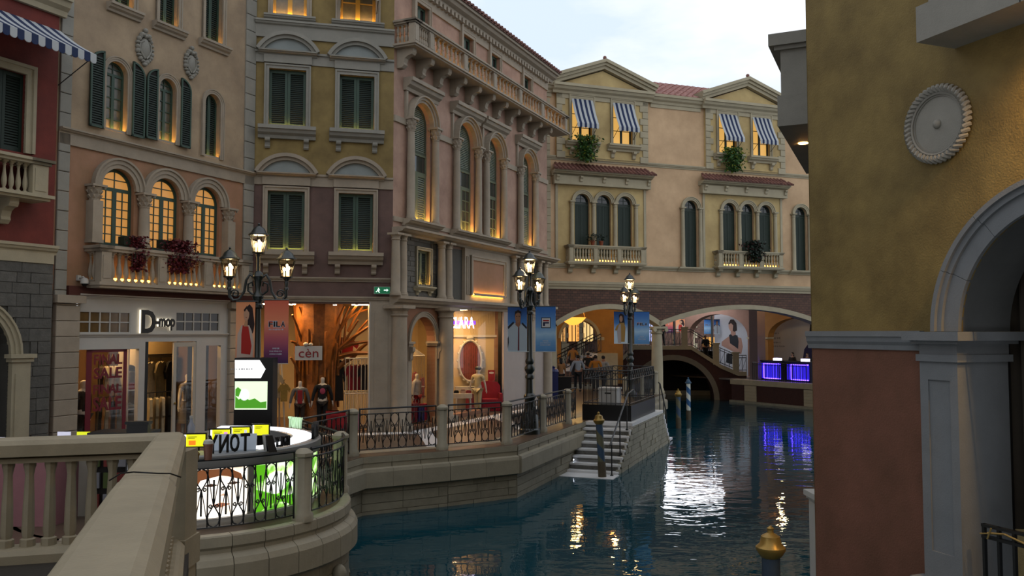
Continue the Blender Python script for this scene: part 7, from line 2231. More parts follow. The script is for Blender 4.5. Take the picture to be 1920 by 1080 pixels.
# ceiling over the whole passage, unseen panel added above the canal for its white reflection
zc_ = 4.75
cp = [F5.w(L5, .3, 0), F5.w(R5 + 4, .3, 0), F5.w(R5 + 4, 30, 0), F5.w(L5 - 6, 30, 0), F5.w(L5 - 6, 2, 0)]
struct(MB().prism([(p.x, p.y) for p in cp], zc_ + .3, zc_ + .45, 'z').build('ceiling_passage', pm('amber_ceiling', 'b08040', var=.1, scale=.8)))
pn = thing('ceiling_light', 'large unseen glowing panel added above the canal for the white reflection on the water', 'light')
q = []
for (px, py) in ((1243, 940), (1357, 940), (1352, 876), (1250, 872)):
    d = ray(px, py); t_ = (WATER - CAMZ) / d.z; hit = Vector((0, 0, CAMZ)) + d * t_; r_ = Vector((d.x, d.y, -d.z)); s_ = (zc_ + .2 - WATER) / r_.z; q.append(hit + r_ * s_)
MB().prism([(p.x, p.y) for p in q], zc_ + .2, zc_ + .28, 'z').build('diffuser', em('reflection_glow', 'f2f6ff', 5.0), pn)
# pendant bowl lamp under the first arch
p = at_depth(1075, 610, 41.0)
pb = thing('pendant_bowl', 'glowing amber bowl pendant hanging under the first arch', 'pendant lamp', loc=tuple(p))
MB().lathe([(0, 0), (.2, .03), (.42, .16), (.6, .36), (.61, .38), (.42, .2), (.2, .07), (0, .05)], 20).build('bowl', em('amber_bowl', 'ffb040', 1.6), pb, True)
for k in range(3):
    a = 2 * pi * k / 3; MB().tube([(.56 * cos(a), .56 * sin(a), .36), (.2 * cos(a), .2 * sin(a), zc_ + .3 - p.z)], .012, 4).build('chain', M_GOLD, pb)
l_ = bpy.data.lights.new('pendant_glow', 'POINT'); l_.energy = 160; l_.color = (1, .62, .22); l_.shadow_soft_size = .3
o_ = bpy.data.objects.new('pendant_glow', l_); COL.objects.link(o_); o_.parent = pb; o_.location = (0, 0, .75)
for (px, D, e_) in ((1150, 44.5, 70), (1460, 48.5, 90)):
    p = pt(px, D); rc_ = thing('downlight', 'recessed warm downlight in the passage ceiling ' + ('by the amber pier' if px < 1300 else 'over the violet counters'), 'light', loc=(p.x, p.y, zc_ + .3))
    MB().lathe([(0, 0), (.1, 0), (.1, -.03), (.08, -.04)], 12).build('lens', em('downlight_warm', 'ffb45a', 60), rc_)
    l_ = bpy.data.lights.new('down_glow', 'POINT'); l_.energy = e_; l_.color = (1, .66, .28); l_.shadow_soft_size = .1
    o_ = bpy.data.objects.new('down_glow', l_); COL.objects.link(o_); o_.parent = rc_; o_.location = (0, 0, -.25)
# dim far wall with lit shop fronts and posters
FW = Frame(-6, 66, 1, 0)
bw = thing('far_facade', 'dim brick facade with lit shop fronts closing the view beyond the footbridge', 'building', FW.m)
slab(bw, 0, 44, 0, .3, WATER - .2, zc_ + .6, M_BRK, 'wall')
slab(bw, 0, 44, -9.5, 0, WATER - .3, WATER + .3, M_QUAY, 'bank')
for (x0, x1, y0, y1, c_, e_) in ((1046, 1060, 598, 640, 'ffc880', .7), (1066, 1086, 602, 640, 'ffb860', .9), (1094, 1112, 602, 640, 'ffd890', .8), (1214, 1232, 606, 640, 'c8d0ff', .5), (1262, 1276, 628, 645, 'ffe0b0', 1.0), (1318, 1346, 632, 650, 'c08a40', .5)):
    w_ = 19.5 if False else 0
    a = FW.r(x0, y0, x1, y1, .05)
    f_ = slab(bw, a[0], a[1], -.06, -.02, a[2], a[3], em('shop_glow_%d' % x0, c_, e_), 'shop_window')
    for k in range(1, 3): slab(f_, a[0] + (a[1] - a[0]) * k / 3 - .03, a[0] + (a[1] - a[0]) * k / 3 + .03, -.1, -.06, a[2], a[3], M_DARK, 'mullion')
for k, px in enumerate((1060, 1089, 1300)):
    a = FW.p(px, 630)[0]; quoins(bw, a - .3, a + .3, 0, 4.6, .4, M_STONE2, out=.06, alt=.2)
for (x0, y0, x1, y1, m_, fn, lb) in ((1247, 598, 1262, 624, G_SUN, brand('F', 'e0e0e0'), 'sunset-coloured poster with a pale emblem beyond the footbridge'), (1267, 598, 1284, 624, G_SUN2, woman_red, 'orange poster with a woman in red beyond the footbridge'),
                                    (1320, 599, 1333, 626, G_SKY, brand('FILA', '1a1a3a'), 'blue poster with dark lettering beside the stair of the footbridge'), (1338, 599, 1350, 626, G_SKY2, man_white, 'blue poster with a man in white beside the stair of the footbridge')):
    D = 57.5; a, c = at_depth(x0, y0, D), at_depth(x1, y1, D)
    t = thing('lamp_banner', lb, 'banner', loc=(a.x, D, c.z), group='banners beyond the bridge')
    MB().box(0, c.x - a.x, 0, .01, 0, a.z - c.z).build('cloth', m_, t); MB().tube([(0, 0, a.z - c.z), (c.x - a.x, 0, a.z - c.z)], .02, 5).build('top_bar', M_IRONG, t)
    fn(t, c.x - a.x, a.z - c.z)
for px, lb in ((1264, 'slim black lamp pole carrying the sunset posters'), (1335, 'slim black lamp pole carrying the blue posters')):
    p = at_depth(px, 640, 57.6); t = thing('lamp_pole', lb, 'pole', loc=(p.x, 57.6, 0)); MB().lathe([(.14, -1.3), (.14, .4), (.07, .5), (.06, 4.4)], 8).build('pole', M_IRONG, t, True); MB().tube([(-.6, 0, 4.3), (.6, 0, 4.3)], .03, 6).build('crossbar', M_IRONG, t)
# blue-violet bin and dark cabinet by the end pier
p = pt(1037, 36.6); bn = thing('recycling_bin', 'dark blue litter bin at the end of the rose house', 'bin', loc=(p.x, p.y, 0))
MB().box(-.2, .2, -.2, .2, 0, 1.15).build('body', pm('blue_bin', '2a3470', rough=.4, bump=0), bn); MB().lathe([(.24, 1.15), (.2, 1.25), (.08, 1.3), (.1, 1.36), (0, 1.4)], 10).build('lid', pm('blue_bin', '2a3470', rough=.4, bump=0), bn)
p = pt(1053, 37.2); cb_ = thing('black_cabinet', 'low black cabinet beside the dark blue bin', 'cabinet', loc=(p.x, p.y, 0)); MB().box(-.4, .4, -.2, .2, 0, .85).build('body', M_BLACK, cb_); MB().box(-.43, .43, -.23, .23, .85, .9).build('top', M_DARK, cb_)
# ------------------------------------------------------------------ shop interiors
M_CREAMW = pm('cream_shop_wall', 'd8c090', rough=.6, var=.05, bump=0)
M_WOOD = pm('orange_wood', '9a5e24', rough=.55, var=.3, scale=5, bump=.2, bscale=18, dirt='6e3f18')
M_REDG = pm('red_goods', 'a01c26', rough=.45, var=.15, bump=0)
M_SHLIGHT = em('shop_light_panel', 'ffc983', 75.0)
def room(nm, pts, h, wall, floor_m, skip=()):
    n_ = len(pts)
    fl_ = struct(MB().prism([(p.x, p.y) for p in pts], .0, .006, 'z').build('floor_' + nm, floor_m))
    struct(MB().prism([(p.x, p.y) for p in pts], h, h + .1, 'z').build('ceiling_' + nm, M_CREAMW))
    root = None
    for i in range(n_):
        if i in skip: continue
        p, q = pts[i], pts[(i + 1) % n_]
        o = MB().add([(p.x, p.y, 0), (q.x, q.y, 0), (q.x, q.y, h), (p.x, p.y, h)], [(0, 1, 2, 3)]).build('wall_' + nm, wall); struct(o)
def panel_light(F, u, y, z, w, d, m=None, lb=None):
    t = thing('ceiling_lamp', lb, 'light', F.m @ Matrix.Translation((u, y, z))); MB().box(-w / 2 - .03, w / 2 + .03, -d / 2 - .03, d / 2 + .03, -.02, 0).build('frame', M_WHITE, t); MB().box(-w / 2, w / 2, -d / 2, d / 2, -.035, -.02).build('diffuser', m or M_SHLIGHT, t)
def garment(label, F, u, y, z, w, h, col, kind='shirt', rz=1.2, group=None):
    t = thing('hanging_garment', label, 'garment', F.m @ Matrix.Translation((u, y, z)) @ Matrix.Rotation(rz, 4, 'Z'), group=group)
    if kind == 'shirt': pts = [(-.25, -1), (.25, -1), (.28, -.35), (.42, -.5), (.5, -.3), (.3, -.06), (.12, 0), (0, -.06), (-.12, 0), (-.3, -.06), (-.5, -.3), (-.42, -.5), (-.28, -.35)]
    else: pts = [(-.32, -1), (.32, -1), (.26, -.3), (.36, -.55), (.44, -.5), (.3, -.05), (.1, 0), (0, -.04), (-.1, 0), (-.3, -.05), (-.44, -.5), (-.36, -.55), (-.26, -.3)]
    b_ = MB(); b_.prism([(x * w, zz * h) for x, zz in pts], -.035, .035, 'y'); b_.build('cloth', pm('garment_' + col, col, rough=.9, var=.2, scale=12, bump=.05), t)
    MB().tube([(-.2 * w, 0, -.03), (0, 0, .03), (.2 * w, 0, -.03)], .008, 4).tube([(0, 0, .03), (0, 0, .1), (.03, 0, .12)], .006, 4).build('hanger', M_BLACK, t)
    return t
def rack(label, F, u0, u1, y, z, cols, w=.4, h=.75, rz=1.1, tall=True, group=None, kind='shirt'):
    t = thing('clothes_rail', label, 'clothes rail', F.m @ Matrix.Translation((0, y, 0)))
    b_ = MB(); b_.tube([(u0, 0, z + .12), (u1, 0, z + .12)], .014, 6); b_.build('bar', M_IRON, t)
    for u in (u0, u1): MB().tube([(u, 0, 0), (u, 0, z + .12)], .014, 6).build('upright', M_IRON, t)
    n_ = len(cols)
    for i, (c_, nmc) in enumerate(cols):
        garment('%s %s' % (nmc, group), F, u0 + (u1 - u0) * (i + .5) / n_, y, z, w, h, c_, kind, rz, group=group)
# clothes shop in the beige house
s0, s1 = su0 - .05, su1 + .05
room('clothes_shop', [F2.w(s0, .14, 0), F2.w(s1, .14, 0), F2.w(s1, 3.4, 0), F2.w(s0, 3.4, 0)], 3.25, pm('brown_shop_wall', '6a5038', rough=.6, var=.1, bump=0), M_DARK, skip=(0,))
panel_light(F2, s0 + 1.2, 1.3, 3.24, 1.4, .3, lb='warm ceiling lamp over the sale window of the clothes shop')
panel_light(F2, s0 + 2.9, 1.6, 3.24, .9, .3, lb='warm ceiling lamp behind the clothes shop door')
bx = F2.r(278, 641, 330, 800)
slab_o = thing('display_board', 'pale lit backboard with shelves seen through the clothes shop door', 'shelf', F2.m)
slab(slab_o, F2.p(270, 700, -1.8)[0] - .2, F2.p(330, 700, -1.8)[0], 1.8, 1.86, 0, 2.6, M_CREAMW, 'board')
for z_ in (1.95, 2.2): slab(slab_o, F2.p(270, 700, -1.8)[0], F2.p(325, 700, -1.8)[0], 1.62, 1.8, z_, z_ + .03, M_DARK, 'shelf')
def fc(x, d): return F2.p(x, 700, -d)[0]
rack('high clothes rail behind the shop door', F2, fc(272, 1.3), fc(330, 1.3), 1.3, 2.05, [('b8ac90', 'pale khaki shirt'), ('8a7c5c', 'olive shirt'), ('16150f', 'black jacket')], .62, .95, .3, group='hung behind the shop door')
rack('low clothes rail behind the shop door', F2, fc(276, 1.0), fc(322, 1.0), 1.0, 1.15, [('c0b498', 'cream blouse'), ('b0a484', 'sand blouse'), ('c8bca0', 'ivory blouse'), ('2a2620', 'dark cardigan')], .42, .95, 1.1, group='on the low rail by the door', kind='coat')
rack('clothes rail in the sale window', F2, fc(185, .9), fc(232, .9), .9, 2.0, [('3a2a24', 'brown tee'), ('c8c0b0', 'white tee'), ('b8b0a0', 'grey tee'), ('d0c8b8', 'pale tee'), ('5a2020', 'wine tee')], .4, .6, 1.0, group='high in the sale window')
rack('lower clothes rail in the sale window', F2, fc(182, .8), fc(232, .8), .8, 1.15, [('1c1a18', 'black sweater'), ('c0b8a4', 'cream sweater'), ('2a2624', 'charcoal sweater'), ('b09a80', 'tan sweater')], .42, .7, 1.0, group='low in the sale window')
sh_ = thing('shoe_shelf', 'slim shelf of hats and shoes beside the sale window', 'shelf', F2.m)
for k, z_ in enumerate((.5, .95, 1.4, 1.85)):
    slab(sh_, fc(236, .5), fc(256, .5), .4, .75, z_, z_ + .03, M_OFFW, 'board')
for k, z_ in enumerate((.53, .98, 1.43, 1.88)):
    c_ = (fc(236, .5) + fc(256, .5)) / 2
    o = thing('shelf_item', ('pair of white trainers', 'pair of pale sandals', 'small red box', 'dark cap')[k] + ' on the slim shop shelf', ('shoes', 'shoes', 'box', 'cap')[k], F2.m @ Matrix.Translation((c_, .55, z_)))
    if k == 2: MB().box(-.12, .12, -.08, .08, 0, .14).build('box', M_REDG, o); MB().box(-.125, .125, -.085, .085, .14, .17).build('lid', M_REDG, o)
    elif k == 3: MB().lathe([(.14, 0), (.13, .08), (.08, .13), (0, .15)], 12).build('crown', M_DARK, o, True); MB().box(-.1, .1, -.22, -.1, 0, .015).build('brim', M_DARK, o)
    else:
        for s in (-1, 1): MB().ball((s * .07, 0, .05), .05, .13, .05).ball((s * .07, .06, .08), .045, .06, .05).build('shoe', M_OFFW, o, True)
slab(sh_, fc(236, .5) - .02, fc(236, .5), .4, .75, 0, 2.4, M_OFFW, 'side'); slab(sh_, fc(256, .5), fc(256, .5) + .02, .4, .75, 0, 2.4, M_OFFW, 'side')
rz2 = atan2(F2.d.y, F2.d.x)
def man(label, F, px, d, rz, **k):
    p = F.w(F.p(px, 700, -d)[0], d, 0); k.setdefault('skin', 'd8d0c2')
    return person(label, (p.x, p.y, 0.02), rz, name='mannequin', cat='mannequin', bald=True, stride=.05, **k)
man('white mannequin in a patterned dress behind the open shop door', F2, 352, .7, rz2, h=1.72, shirt='8a7a5c', skirt='6a604c', sleeves=.2)
man('pale mannequin in a black jacket at the edge of the sale window', F2, 156, .55, rz2 + .3, h=1.72, shirt='121010', trousers='0e0d0c', sleeves=.95)
sl_ = thing('sale_decal', 'dark red framed lettering stuck on the clothes shop window', 'sign', F2.m)
RD = pm('decal_red', '7a1428', rough=.4, var=0, bump=0)
q = F2.r(163, 656, 236, 796); q = (q[0], q[1], .28, q[3])
for e in ((q[0], q[0] + .14, q[2], q[3]), (q[1] - .1, q[1], q[2], q[3]), (q[0], q[1], q[2], q[2] + .14), (q[0], q[1], q[3] - .06, q[3])): slab(sl_, e[0], e[1], .008, .014, e[2], e[3], RD, 'border')
for k, (s, f0, f1) in enumerate((('FINAL', .84, .95), ('SALE', .69, .81), ('FINAL', .53, .63), ('SALE', .35, .5))):
    zz = q[2] + (q[3] - q[2]) * (f0 + f1) / 2; letters(s, sl_, (q[0] + q[1]) / 2 + .03, .01, zz, (q[3] - q[2]) * (f1 - f0), RD, width=(q[1] - q[0]) * .7, name='lettering', depth=.006, bold=.03)
slab(sl_, (q[0] + q[1]) / 2 - .04, (q[0] + q[1]) / 2 + .08, .008, .014, .1, q[2], RD, 'border')

# wooden-tree shop and the pink shop at the corner (one room)
R3 = [F3.w(a3 + .05, .28, 0), F3.w(e3 - .25, .28, 0), F4.w(.35, .35, 0), F4.w(sw1 + .1, .35, 0), F4.w(sw1 + .1, 3.6, 0), F3.w(a3 + .05, 4.2, 0)]
room('corner_shop', R3, min(zsh3, zC) - .02, M_CREAMW, pm('shop_floor', '8a6a44', rough=.3, var=.1, bump=0), skip=(0, 2))
hC = min(zsh3, zC) - .03
panel_light(F3, a3 + .75, .55, hC, .9, .4, lb='warm ceiling lamp left of the wooden display tree'.replace('left of', 'beside'))
panel_light(F3, a3 + 3.1, .5, hC, .6, .25, lb='warm ceiling lamp above the white cage')
panel_light(F4, (sw0 + sw1) / 2, 1.0, hC, 1.2, .5, lb='warm ceiling lamp over the pink shop window')
panel_light(F4, am, 1.2, hC, .8, .4, lb='warm ceiling lamp behind the stone arch')
for i, (px, py) in enumerate(((546, 570), (628, 571), (669, 569))):
    p = F3.w(F3.p(px, py, -.4)[0], .4, hC); t = thing('spot_lamp', ('small bright spotlight by the sunset banner', 'small bright spotlight above the white cage top', 'small bright spotlight near the shop corner')[i], 'light', loc=tuple(p)); MB().lathe([(0, -.05), (.05, -.05), (.05, 0)], 10).build('lens', em('spot_lens2', 'fff0d8', 20), t); MB().lathe([(.06, -.04), (.06, 0)], 10).build('housing', M_WHITE, t)
def f3(px, d): return F3.p(px, 700, -d)[0]
dt = 1.3
tr = thing('display_tree', 'tall wooden display tree of nailed boards with spreading branches', 'tree', F3.m)
tu = f3(596, dt); rt = (f3(640, dt) - f3(553, dt)) / 2
MB().lathe([(rt * 1.0, 0), (rt * .85, .6), (rt * .75, 1.3), (rt * .8, 1.9), (rt * .95, 2.5), (rt * 1.1, hC)], 14, (tu, dt, 0)).build('trunk', M_WOOD, tr, False)
rn = random.Random(12)
for i in range(34):                                           # upright boards round the trunk
    a = 2 * pi * i / 34; r = rt * rn.uniform(.85, 1.0); z0 = rn.uniform(.2, 1.6); z1 = z0 + rn.uniform(.9, 1.7); z1 = min(z1, hC - .02)
    x0, y0 = tu + r * cos(a), dt + r * sin(a); k = rn.uniform(1.0, 1.3) if z1 > 2.4 else 1.0
    MB().tube([(x0, y0, z0), (tu + r * 1.02 * cos(a), dt + r * 1.02 * sin(a), (z0 + z1) / 2), (tu + r * k * cos(a), dt + r * k * sin(a), z1)], rn.uniform(.03, .05), 4).build('board', M_WOOD, tr)
br_pts = []
for (x0, y0, x1, y1, r) in ((630, 660, 692, 612, .05), (632, 655, 690, 640, .05), (636, 668, 692, 662, .06), (625, 640, 668, 572, .045), (622, 630, 646, 574, .04), (640, 655, 672, 600, .035), (660, 640, 690, 600, .035), (634, 690, 660, 672, .06), (660, 672, 693, 640, .05),
                        (652, 622, 680, 574, .03), (566, 640, 548, 590, .04), (560, 650, 545, 640, .04), (575, 620, 560, 575, .04), (640, 612, 655, 575, .03), (655, 596, 690, 580, .03), (560, 700, 545, 670, .04), (600, 600, 610, 572, .05), (645, 640, 650, 600, .03)):
    d0 = dt - .35; d1 = dt - rn.uniform(.3, .75)
    p, q = F3.p(x0, y0, -d0), F3.p(x1, y1, -d1)
    q = (q[0], min(q[1], hC - .06))
    MB().tube([(p[0], d0, p[1]), ((p[0] + q[0]) / 2, (d0 + d1) / 2, (p[1] + q[1]) / 2 + .05), (q[0], d1, q[1])], [r * 1.3, r * 1.1, r * .8], 4).build('branch', M_WOOD, tr)
sg3 = thing('hanging_sign', 'white board sign with red handwriting hung on the wooden tree', 'sign', F3.m)
q = F3.r(553, 649, 604, 675, -.5)
slab(sg3, q[0], q[1], .5, .54, q[2], q[3], M_WHITE, 'board')
letters('cèn', sg3, (q[0] + q[1]) / 2, .49, (q[2] + q[3]) / 2, (q[3] - q[2]) * .62, M_REDG, width=(q[1] - q[0]) * .72, name='lettering', depth=.01)
for u in (q[0] + .08, q[1] - .08): MB().tube([(u, .52, q[3]), (u, .8, q[3] + .35)], .006, 4).build('cord', M_IRON, sg3)
MB().ball(((q[0] + q[1]) / 2 - .08, .5, q[3] + .05), .08, .06, .06).ball(((q[0] + q[1]) / 2 + .06, .5, q[3] + .05), .06, .05, .05).build('flower', M_OFFW, sg3, True)
rz3 = atan2(F3.d.y, F3.d.x)
def shirt_print(t): MB().ball((0, -.13, 1.25), .09, .02, .1, 10, 6).build('chest_print', pm('pink_print', 'b04060', bump=0), t, True)
def red_front(t): MB().box(-.08, .08, -.16, -.1, .92, 1.38).build('red_front', M_REDG, t)
man('child mannequin in a grey jacket over a red top by the tree', F3, 563, .6, rz3, h=1.42, shirt='6a6a68', trousers='3a2a20', sleeves=.95, extra=red_front)
man('child mannequin in a black printed sweater by the tree', F3, 605, .6, rz3, h=1.52, shirt='141416', trousers='0e0e10', sleeves=.95, extra=shirt_print)
# white wire cage with goods
def cage(label, F, px0, px1, d, dep, h, roof=False):
    a, c = F.p(px0, 700, -d)[0], F.p(px1, 700, -d)[0]
    t = thing('white_cage', label, 'cage', F.m)
    b_ = MB(); n_ = max(5, int((c - a) / .1))
    for i in range(n_ + 1):
        u = a + (c - a) * i / n_
        for y_ in (d, d + dep): b_.tube([(u, y_, 0.01), (u, y_, h)], .012, 4)
    for z_ in (.03, h * .5, h):
        for y_ in (d, d + dep): b_.tube([(a, y_, z_), (c, y_, z_)], .018, 4)
        for u in (a, c): b_.tube([(u, d, z_), (u, d + dep, z_)], .018, 4)
    b_.build('bars', M_OFFW, t)
    if roof:
        b_ = MB(); m_ = ((a + c) / 2, d + dep / 2, h + .35)
        for i in range(n_ + 1):
            for y_ in (d, d + dep): b_.tube([(a + (c - a) * i / n_, y_, h), m_], .012, 4)
        b_.build('roof', M_OFFW, t)
    return a, c
cage('white wire cage full of clothes beside the shop corner', F3, 648, 692, .7, .8, 2.05)
for i, (px, col, lb) in enumerate(((660, 'a01c26', 'red top'), (672, '7a1a24', 'dark red top'), (684, '15141a', 'black top'), (654, 'c8a878', 'tan top'))):
    garment(lb + ' hanging in the white wire cage', F3, f3(px, 1.1), 1.1, 1.85, .5, .75, col, 'shirt', .3, group='clothes in the white cage')
for i, (px, w_, h_, col, lb) in enumerate(((624, .35, .55, 'a01c26', 'red gift box with a white tag'), (637, .45, .5, 'b02430', 'wide red gift box'), (662, .4, .5, 'c890a0', 'pink patterned gift box'))):
    p = F3.w(f3(px, .45), .45, 0.01); t = thing('gift_box', lb + ' on the floor of the tree shop', 'box', loc=tuple(p), rz=rz3, group='gift boxes in the tree shop')
    MB().box(-w_ / 2, w_ / 2, -.12, .12, 0, h_).build('body', pm('goods_' + col, col, rough=.4, bump=0), t); MB().box(-w_ / 2 - .01, w_ / 2 + .01, -.13, .13, h_ - .08, h_).build('lid', pm('goods_' + col, col, rough=.4, bump=0), t)
ez = thing('wooden_easel', 'pale wooden easel with a tan bag and jacket near the sign tower', 'easel', F3.m)
u0 = f3(522, .7)
for x in (-.2, .2): MB().tube([(u0 + x, .65, 0.01), (u0 + x * .4, .75, 1.9)], .025, 4).build('leg', M_OFFW, ez)
MB().tube([(u0 + .05, 1.1, 0.01), (u0, .75, 1.9)], .025, 4).build('leg', M_OFFW, ez)
garment('tan jacket hanging near the easel', F3, f3(516, .55), .55, 1.65, .5, .7, 'b8a078', 'shirt', .1); garment('mustard bag-shaped top hanging near the easel', F3, f3(533, .5), .5, 1.35, .35, .5, '9a7a34', 'shirt', .1)
garment('red printed top on the back wall of the tree shop', F3, f3(648, 2.2), 2.2, 2.6, .8, .6, 'a01c26', 'shirt', 0.); garment('black coat hanging behind the tree', F3, f3(634, 1.2), 1.0, 2.0, .45, 1.2, '17140f', 'coat', .2)
# behind the arch: cage, red goods, suitcases
def f4(px, d): return F4.p(px, 700, -d)[0]
cage('cream birdcage-shaped stand behind the stone arch', F4, 772, 796, 1.0, .7, 2.05, True)
man('child mannequin in a white and black jacket behind the stone arch', F4, 781, .7, atan2(F4.d.y, F4.d.x), h=1.5, shirt='c8c0b4', trousers='a01c26', sleeves=.95)
def case(label, F, px, d, w_, h_, col, grp='suitcases at the shop window'):
    p = F.w(F.p(px, 700, -d)[0], d, .02); t = thing('suitcase', label, 'suitcase', loc=tuple(p), rz=atan2(F.d.y, F.d.x), group=grp)
    b_ = MB(); b_.box(-w_ / 2, w_ / 2, -.12, .12, .04, h_); b_.build('shell', pm('case_' + col, col, rough=.35, bump=0), t)
    for k in range(3): MB().box(-w_ / 2 + .06 + k * w_ / 3.4, -w_ / 2 + .1 + k * w_ / 3.4, -.13, -.12, .08, h_ - .05).build('rib', pm('case_' + col, col, rough=.35, bump=0), t)
    for x in (-.1, .1): MB().tube([(x, .05, h_), (x, .05, h_ + .22)], .01, 4).build('handle_rod', M_GREY, t)
    MB().tube([(-.11, .05, h_ + .22), (.11, .05, h_ + .22)], .014, 5).build('handle', M_BLACK, t)
    for x in (-w_ / 2 + .05, w_ / 2 - .05): MB().ball((x, 0, .025), .025).build('wheel', M_BLACK, t)
case('dark red suitcase standing in the arch', F4, 774, .35, .4, .62, '7a1c26'); case('small blue suitcase standing in the arch', F4, 785, .3, .34, .5, '2a2c60'); case('rose suitcase standing in the arch', F4, 797, .4, .36, .55, 'a03048')
FC = Frame(*(F4.w(sw1 + .05, .22, 0).xy), 1, .12)
case('tall red suitcase in the pink shop window', FC, 885, -1.0, .45, .62, '9a1c22')
garment('red dress hanging behind the arch', F4, f4(778, 1.4), 1.4, 1.5, .5, .8, 'a01c26', 'coat', .2); garment('crimson coat hanging behind the arch', F4, f4(792, 1.3), 1.3, 1.3, .5, .7, '8a1822', 'coat', .2)
# pink shop window: neon letters, oval mirror, armchair, tables
nz = thing('neon_sign', 'violet-white neon letters hanging in the pink shop window', 'sign', FC.m)
q = FC.r(843, 594, 889, 616, 2.6)
M_NEON = em('neon_white', 'f0e4ff', 5.0)
letters('CLARA', nz, (q[0] + q[1]) / 2, -2.6, (q[2] + q[3]) / 2, q[3] - q[2], M_NEON, width=q[1] - q[0], name='lettering', depth=.04, bold=.0)
slab(nz, q[0], q[1] + .05, -2.55, -2.53, (q[2] + q[3]) / 2 - .06, (q[2] + q[3]) / 2 + .06, em('neon_violet', '6a30e0', 1.8), 'backing_bar')
for u in (q[0] + .1, q[1] - .1): MB().tube([(u, -2.55, q[3] - .1), (u, -2.55, hC)], .006, 4).build('wire', M_IRON, nz)
pw = thing('panelled_backdrop', 'cream tongue-and-groove backdrop of the pink shop window', 'panelling', FC.m)
yb_ = .0
pa, pc_ = FC.p(835, 700)[0], FC.p(939, 700)[0]
slab(pw, pa, pc_, yb_, yb_ + .05, 0, hC - .02, M_CREAMW, 'board')
zz0 = FC.p(900, 628)[1]
n_ = 22
me = MB().box(0, (pc_ - pa) / n_ - .012, 0, .02, 0, hC - .04 - zz0).mesh('plank', pm('cream_plank', 'cdb88e', rough=.6, var=.05, bump=0))
for i in range(n_): link('plank', me, pw, loc=(pa + (pc_ - pa) * i / n_, yb_ - .022, zz0))
slab(pw, pa, pc_, yb_ - .06, yb_, zz0 - .08, zz0, M_OFFW, 'picture_rail')
mr_ = thing('oval_mirror', 'ornate cream oval mirror with a painted reflection of red goods in the pink shop', 'mirror', FC.m @ Matrix.Translation((FC.p(881, 676)[0], -.1, FC.p(881, 676)[1])))
hm, wm_ = (FC.p(881, 635)[1] - FC.p(881, 716)[1]) / 2, (FC.p(904, 676)[0] - FC.p(858, 676)[0]) / 2
MB().prism(oval(0, 0, wm_ * .86, hm * .88, 28), 0, .02, 'y').build('glass', pm('mirror_painted_reflection', '7a3a28', rough=.1, var=.5, scale=8, bump=0, spec=.8), mr_)  # the reflection of red goods is put into the glass colour
b_ = MB(); b_.tube([(wm_ * .93 * cos(2 * pi * i / 28), -.02, hm * .94 * sin(2 * pi * i / 28)) for i in range(28)], .04, 6, close=True)
for i in range(18): a = 2 * pi * i / 18; b_.ball((wm_ * cos(a), -.02, hm * sin(a)), .05, .03, .05, 6, 5)
b_.ball((0, -.03, hm * 1.06), .13, .04, .08).build('frame', M_OFFW, mr_, True)
for k in range(9):
    x = -wm_ * .7 + wm_ * 1.4 * k / 8; hh = hm * .8 * sqrt(max(0, 1 - (x / (wm_ * .86)) ** 2)); MB().box(x - .01, x + .01, -.008, -.002, -hh, hh * .9).build('upright_stripe', pm('mirror_bar', 'c8a878' if k % 2 else '8a2a24', bump=0), mr_)
def armchair(label, F, px, d, s=1.0):
    p = F.w(F.p(px, 700, -d)[0], d, .01); t = thing('armchair', label, 'armchair', loc=tuple(p), rz=atan2(F.d.y, F.d.x))
    m_ = pm('crimson_fabric', '96142a', rough=.8, var=.1, bump=.05)
    MB().box(-.36, .36, -.35, .3, .15, .42).build('seat', m_, t)
    MB().prism([(-.4, .15), (.4, .15), (.4, .85), (.3, 1.0), (0, 1.05), (-.3, 1.0), (-.4, .85)], .25, .38, 'y').build('backrest', m_, t)
    for x in (-.42, .32): MB().box(x, x + .1, -.35, .3, .15, .62).build('armrest', m_, t)
    b2 = MB(); n2 = 22
    for i in range(n2): b2.tube([(-.4 + .8 * i / (n2 - 1), -.36, .15), (-.4 + .8 * i / (n2 - 1), -.37, .01)], .02, 4)
    b2.build('pleated_skirt', m_, t, kind='stuff')
    for x in (-.34, .34):
        for y_ in (-.3, .3): MB().box(x - .03, x + .03, y_ - .03, y_ + .03, 0, .15).build('leg', M_DARK, t)
armchair('crimson armchair with a pleated skirt in the pink shop window', FC, 919, -.6)
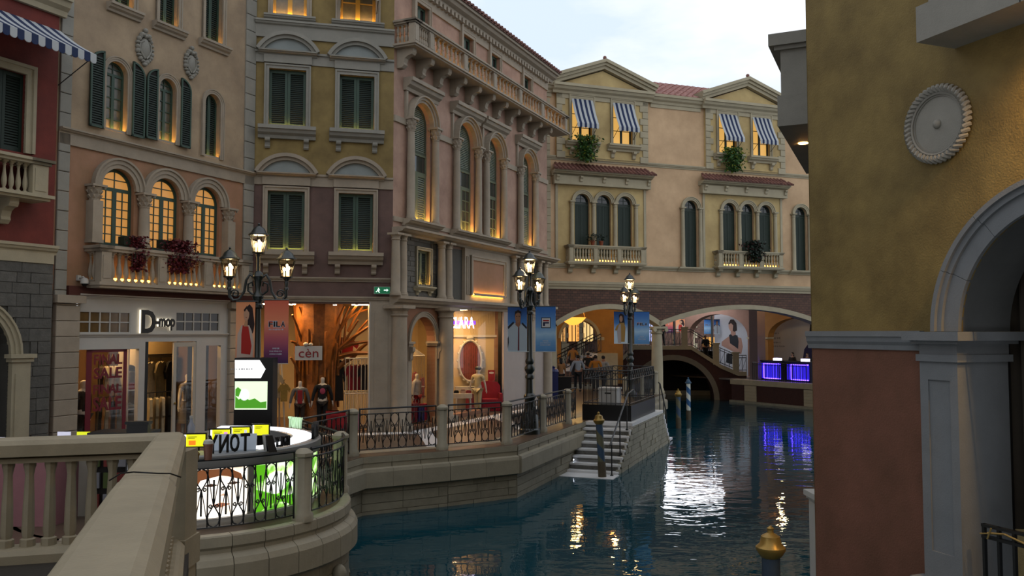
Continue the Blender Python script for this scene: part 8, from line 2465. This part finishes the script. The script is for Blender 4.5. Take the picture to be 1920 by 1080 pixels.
def vanity(label, F, px, d, w_, h_, ttl):
    p = F.w(F.p(px, 700, -d)[0], d, .01); t = thing(ttl, label, 'table', loc=tuple(p), rz=atan2(F.d.y, F.d.x))
    MB().box(-w_ / 2, w_ / 2, -.22, .22, h_ - .16, h_).build('top', M_OFFW, t)
    for x in (-w_ / 2 + .05, w_ / 2 - .05):
        for y_ in (-.17, .17): MB().tube([(x, y_, 0), (x * 1.02, y_ * 1.05, h_ * .4), (x * .96, y_, h_ - .16)], [.016, .024, .034], 6).build('leg', M_OFFW, t)
    return t, p
t_, p_ = vanity('low white table with red goods at the pink shop window', FC, 860, -2.0, .9, .72, 'display_table')
rzf = atan2(FC.d.y, FC.d.x)
for k, (dx, h_, col, lb) in enumerate(((-.3, .16, 'a01c26', 'red pouch'), (-.08, .1, '14100f', 'black clutch'), (.15, .14, 'c0a090', 'beige pouch'), (.34, .1, 'a01c26', 'small red box'))):
    o = thing('table_goods', lb + ' on the low white table', 'bag', loc=(p_.x + FC.d.x * dx, p_.y + FC.d.y * dx, .735), rz=rzf, group='goods on the white table')
    MB().prism([(-.09, 0), (.09, 0), (.08, h_ * .8), (.05, h_), (-.05, h_), (-.08, h_ * .8)], -.05, .05, 'y').build('body', pm('goods_' + col, col, rough=.4, bump=0), o); MB().box(-.06, .06, -.055, .055, h_ * .72, h_ * .8).build('flap', M_BLACK, o)
t_, p_ = vanity('white dressing table beneath the oval mirror', FC, 874, -.35, .8, .85, 'dressing_table')
man('child mannequin in a cream dress and dark hat before the oval mirror', FC, 896, -1.3, rzf - .5, h=1.55, shirt='d0c49c', trousers='c8bc94', sleeves=.3, extra=lambda t: MB().ball((0, .02, 1.7), .14, .14, .09).build('hat', M_BLACK, t, True))
pb_ = thing('red_display_card', 'red display card standing behind the crimson armchair', 'card', FC.m)
q = FC.r(915, 694, 928, 714, .15); slab(pb_, q[0], q[1], -.15, -.12, q[2], q[3], M_REDG, 'card'); slab(pb_, (q[0] + q[1]) / 2 - .02, (q[0] + q[1]) / 2 + .02, -.12, -.09, 0, q[2] + .1, M_IRON, 'stand'); flat(pb_, oval((q[0] + q[1]) / 2, q[3] - .1, .09, .04), -.151, M_WHITE, 'white_oval')
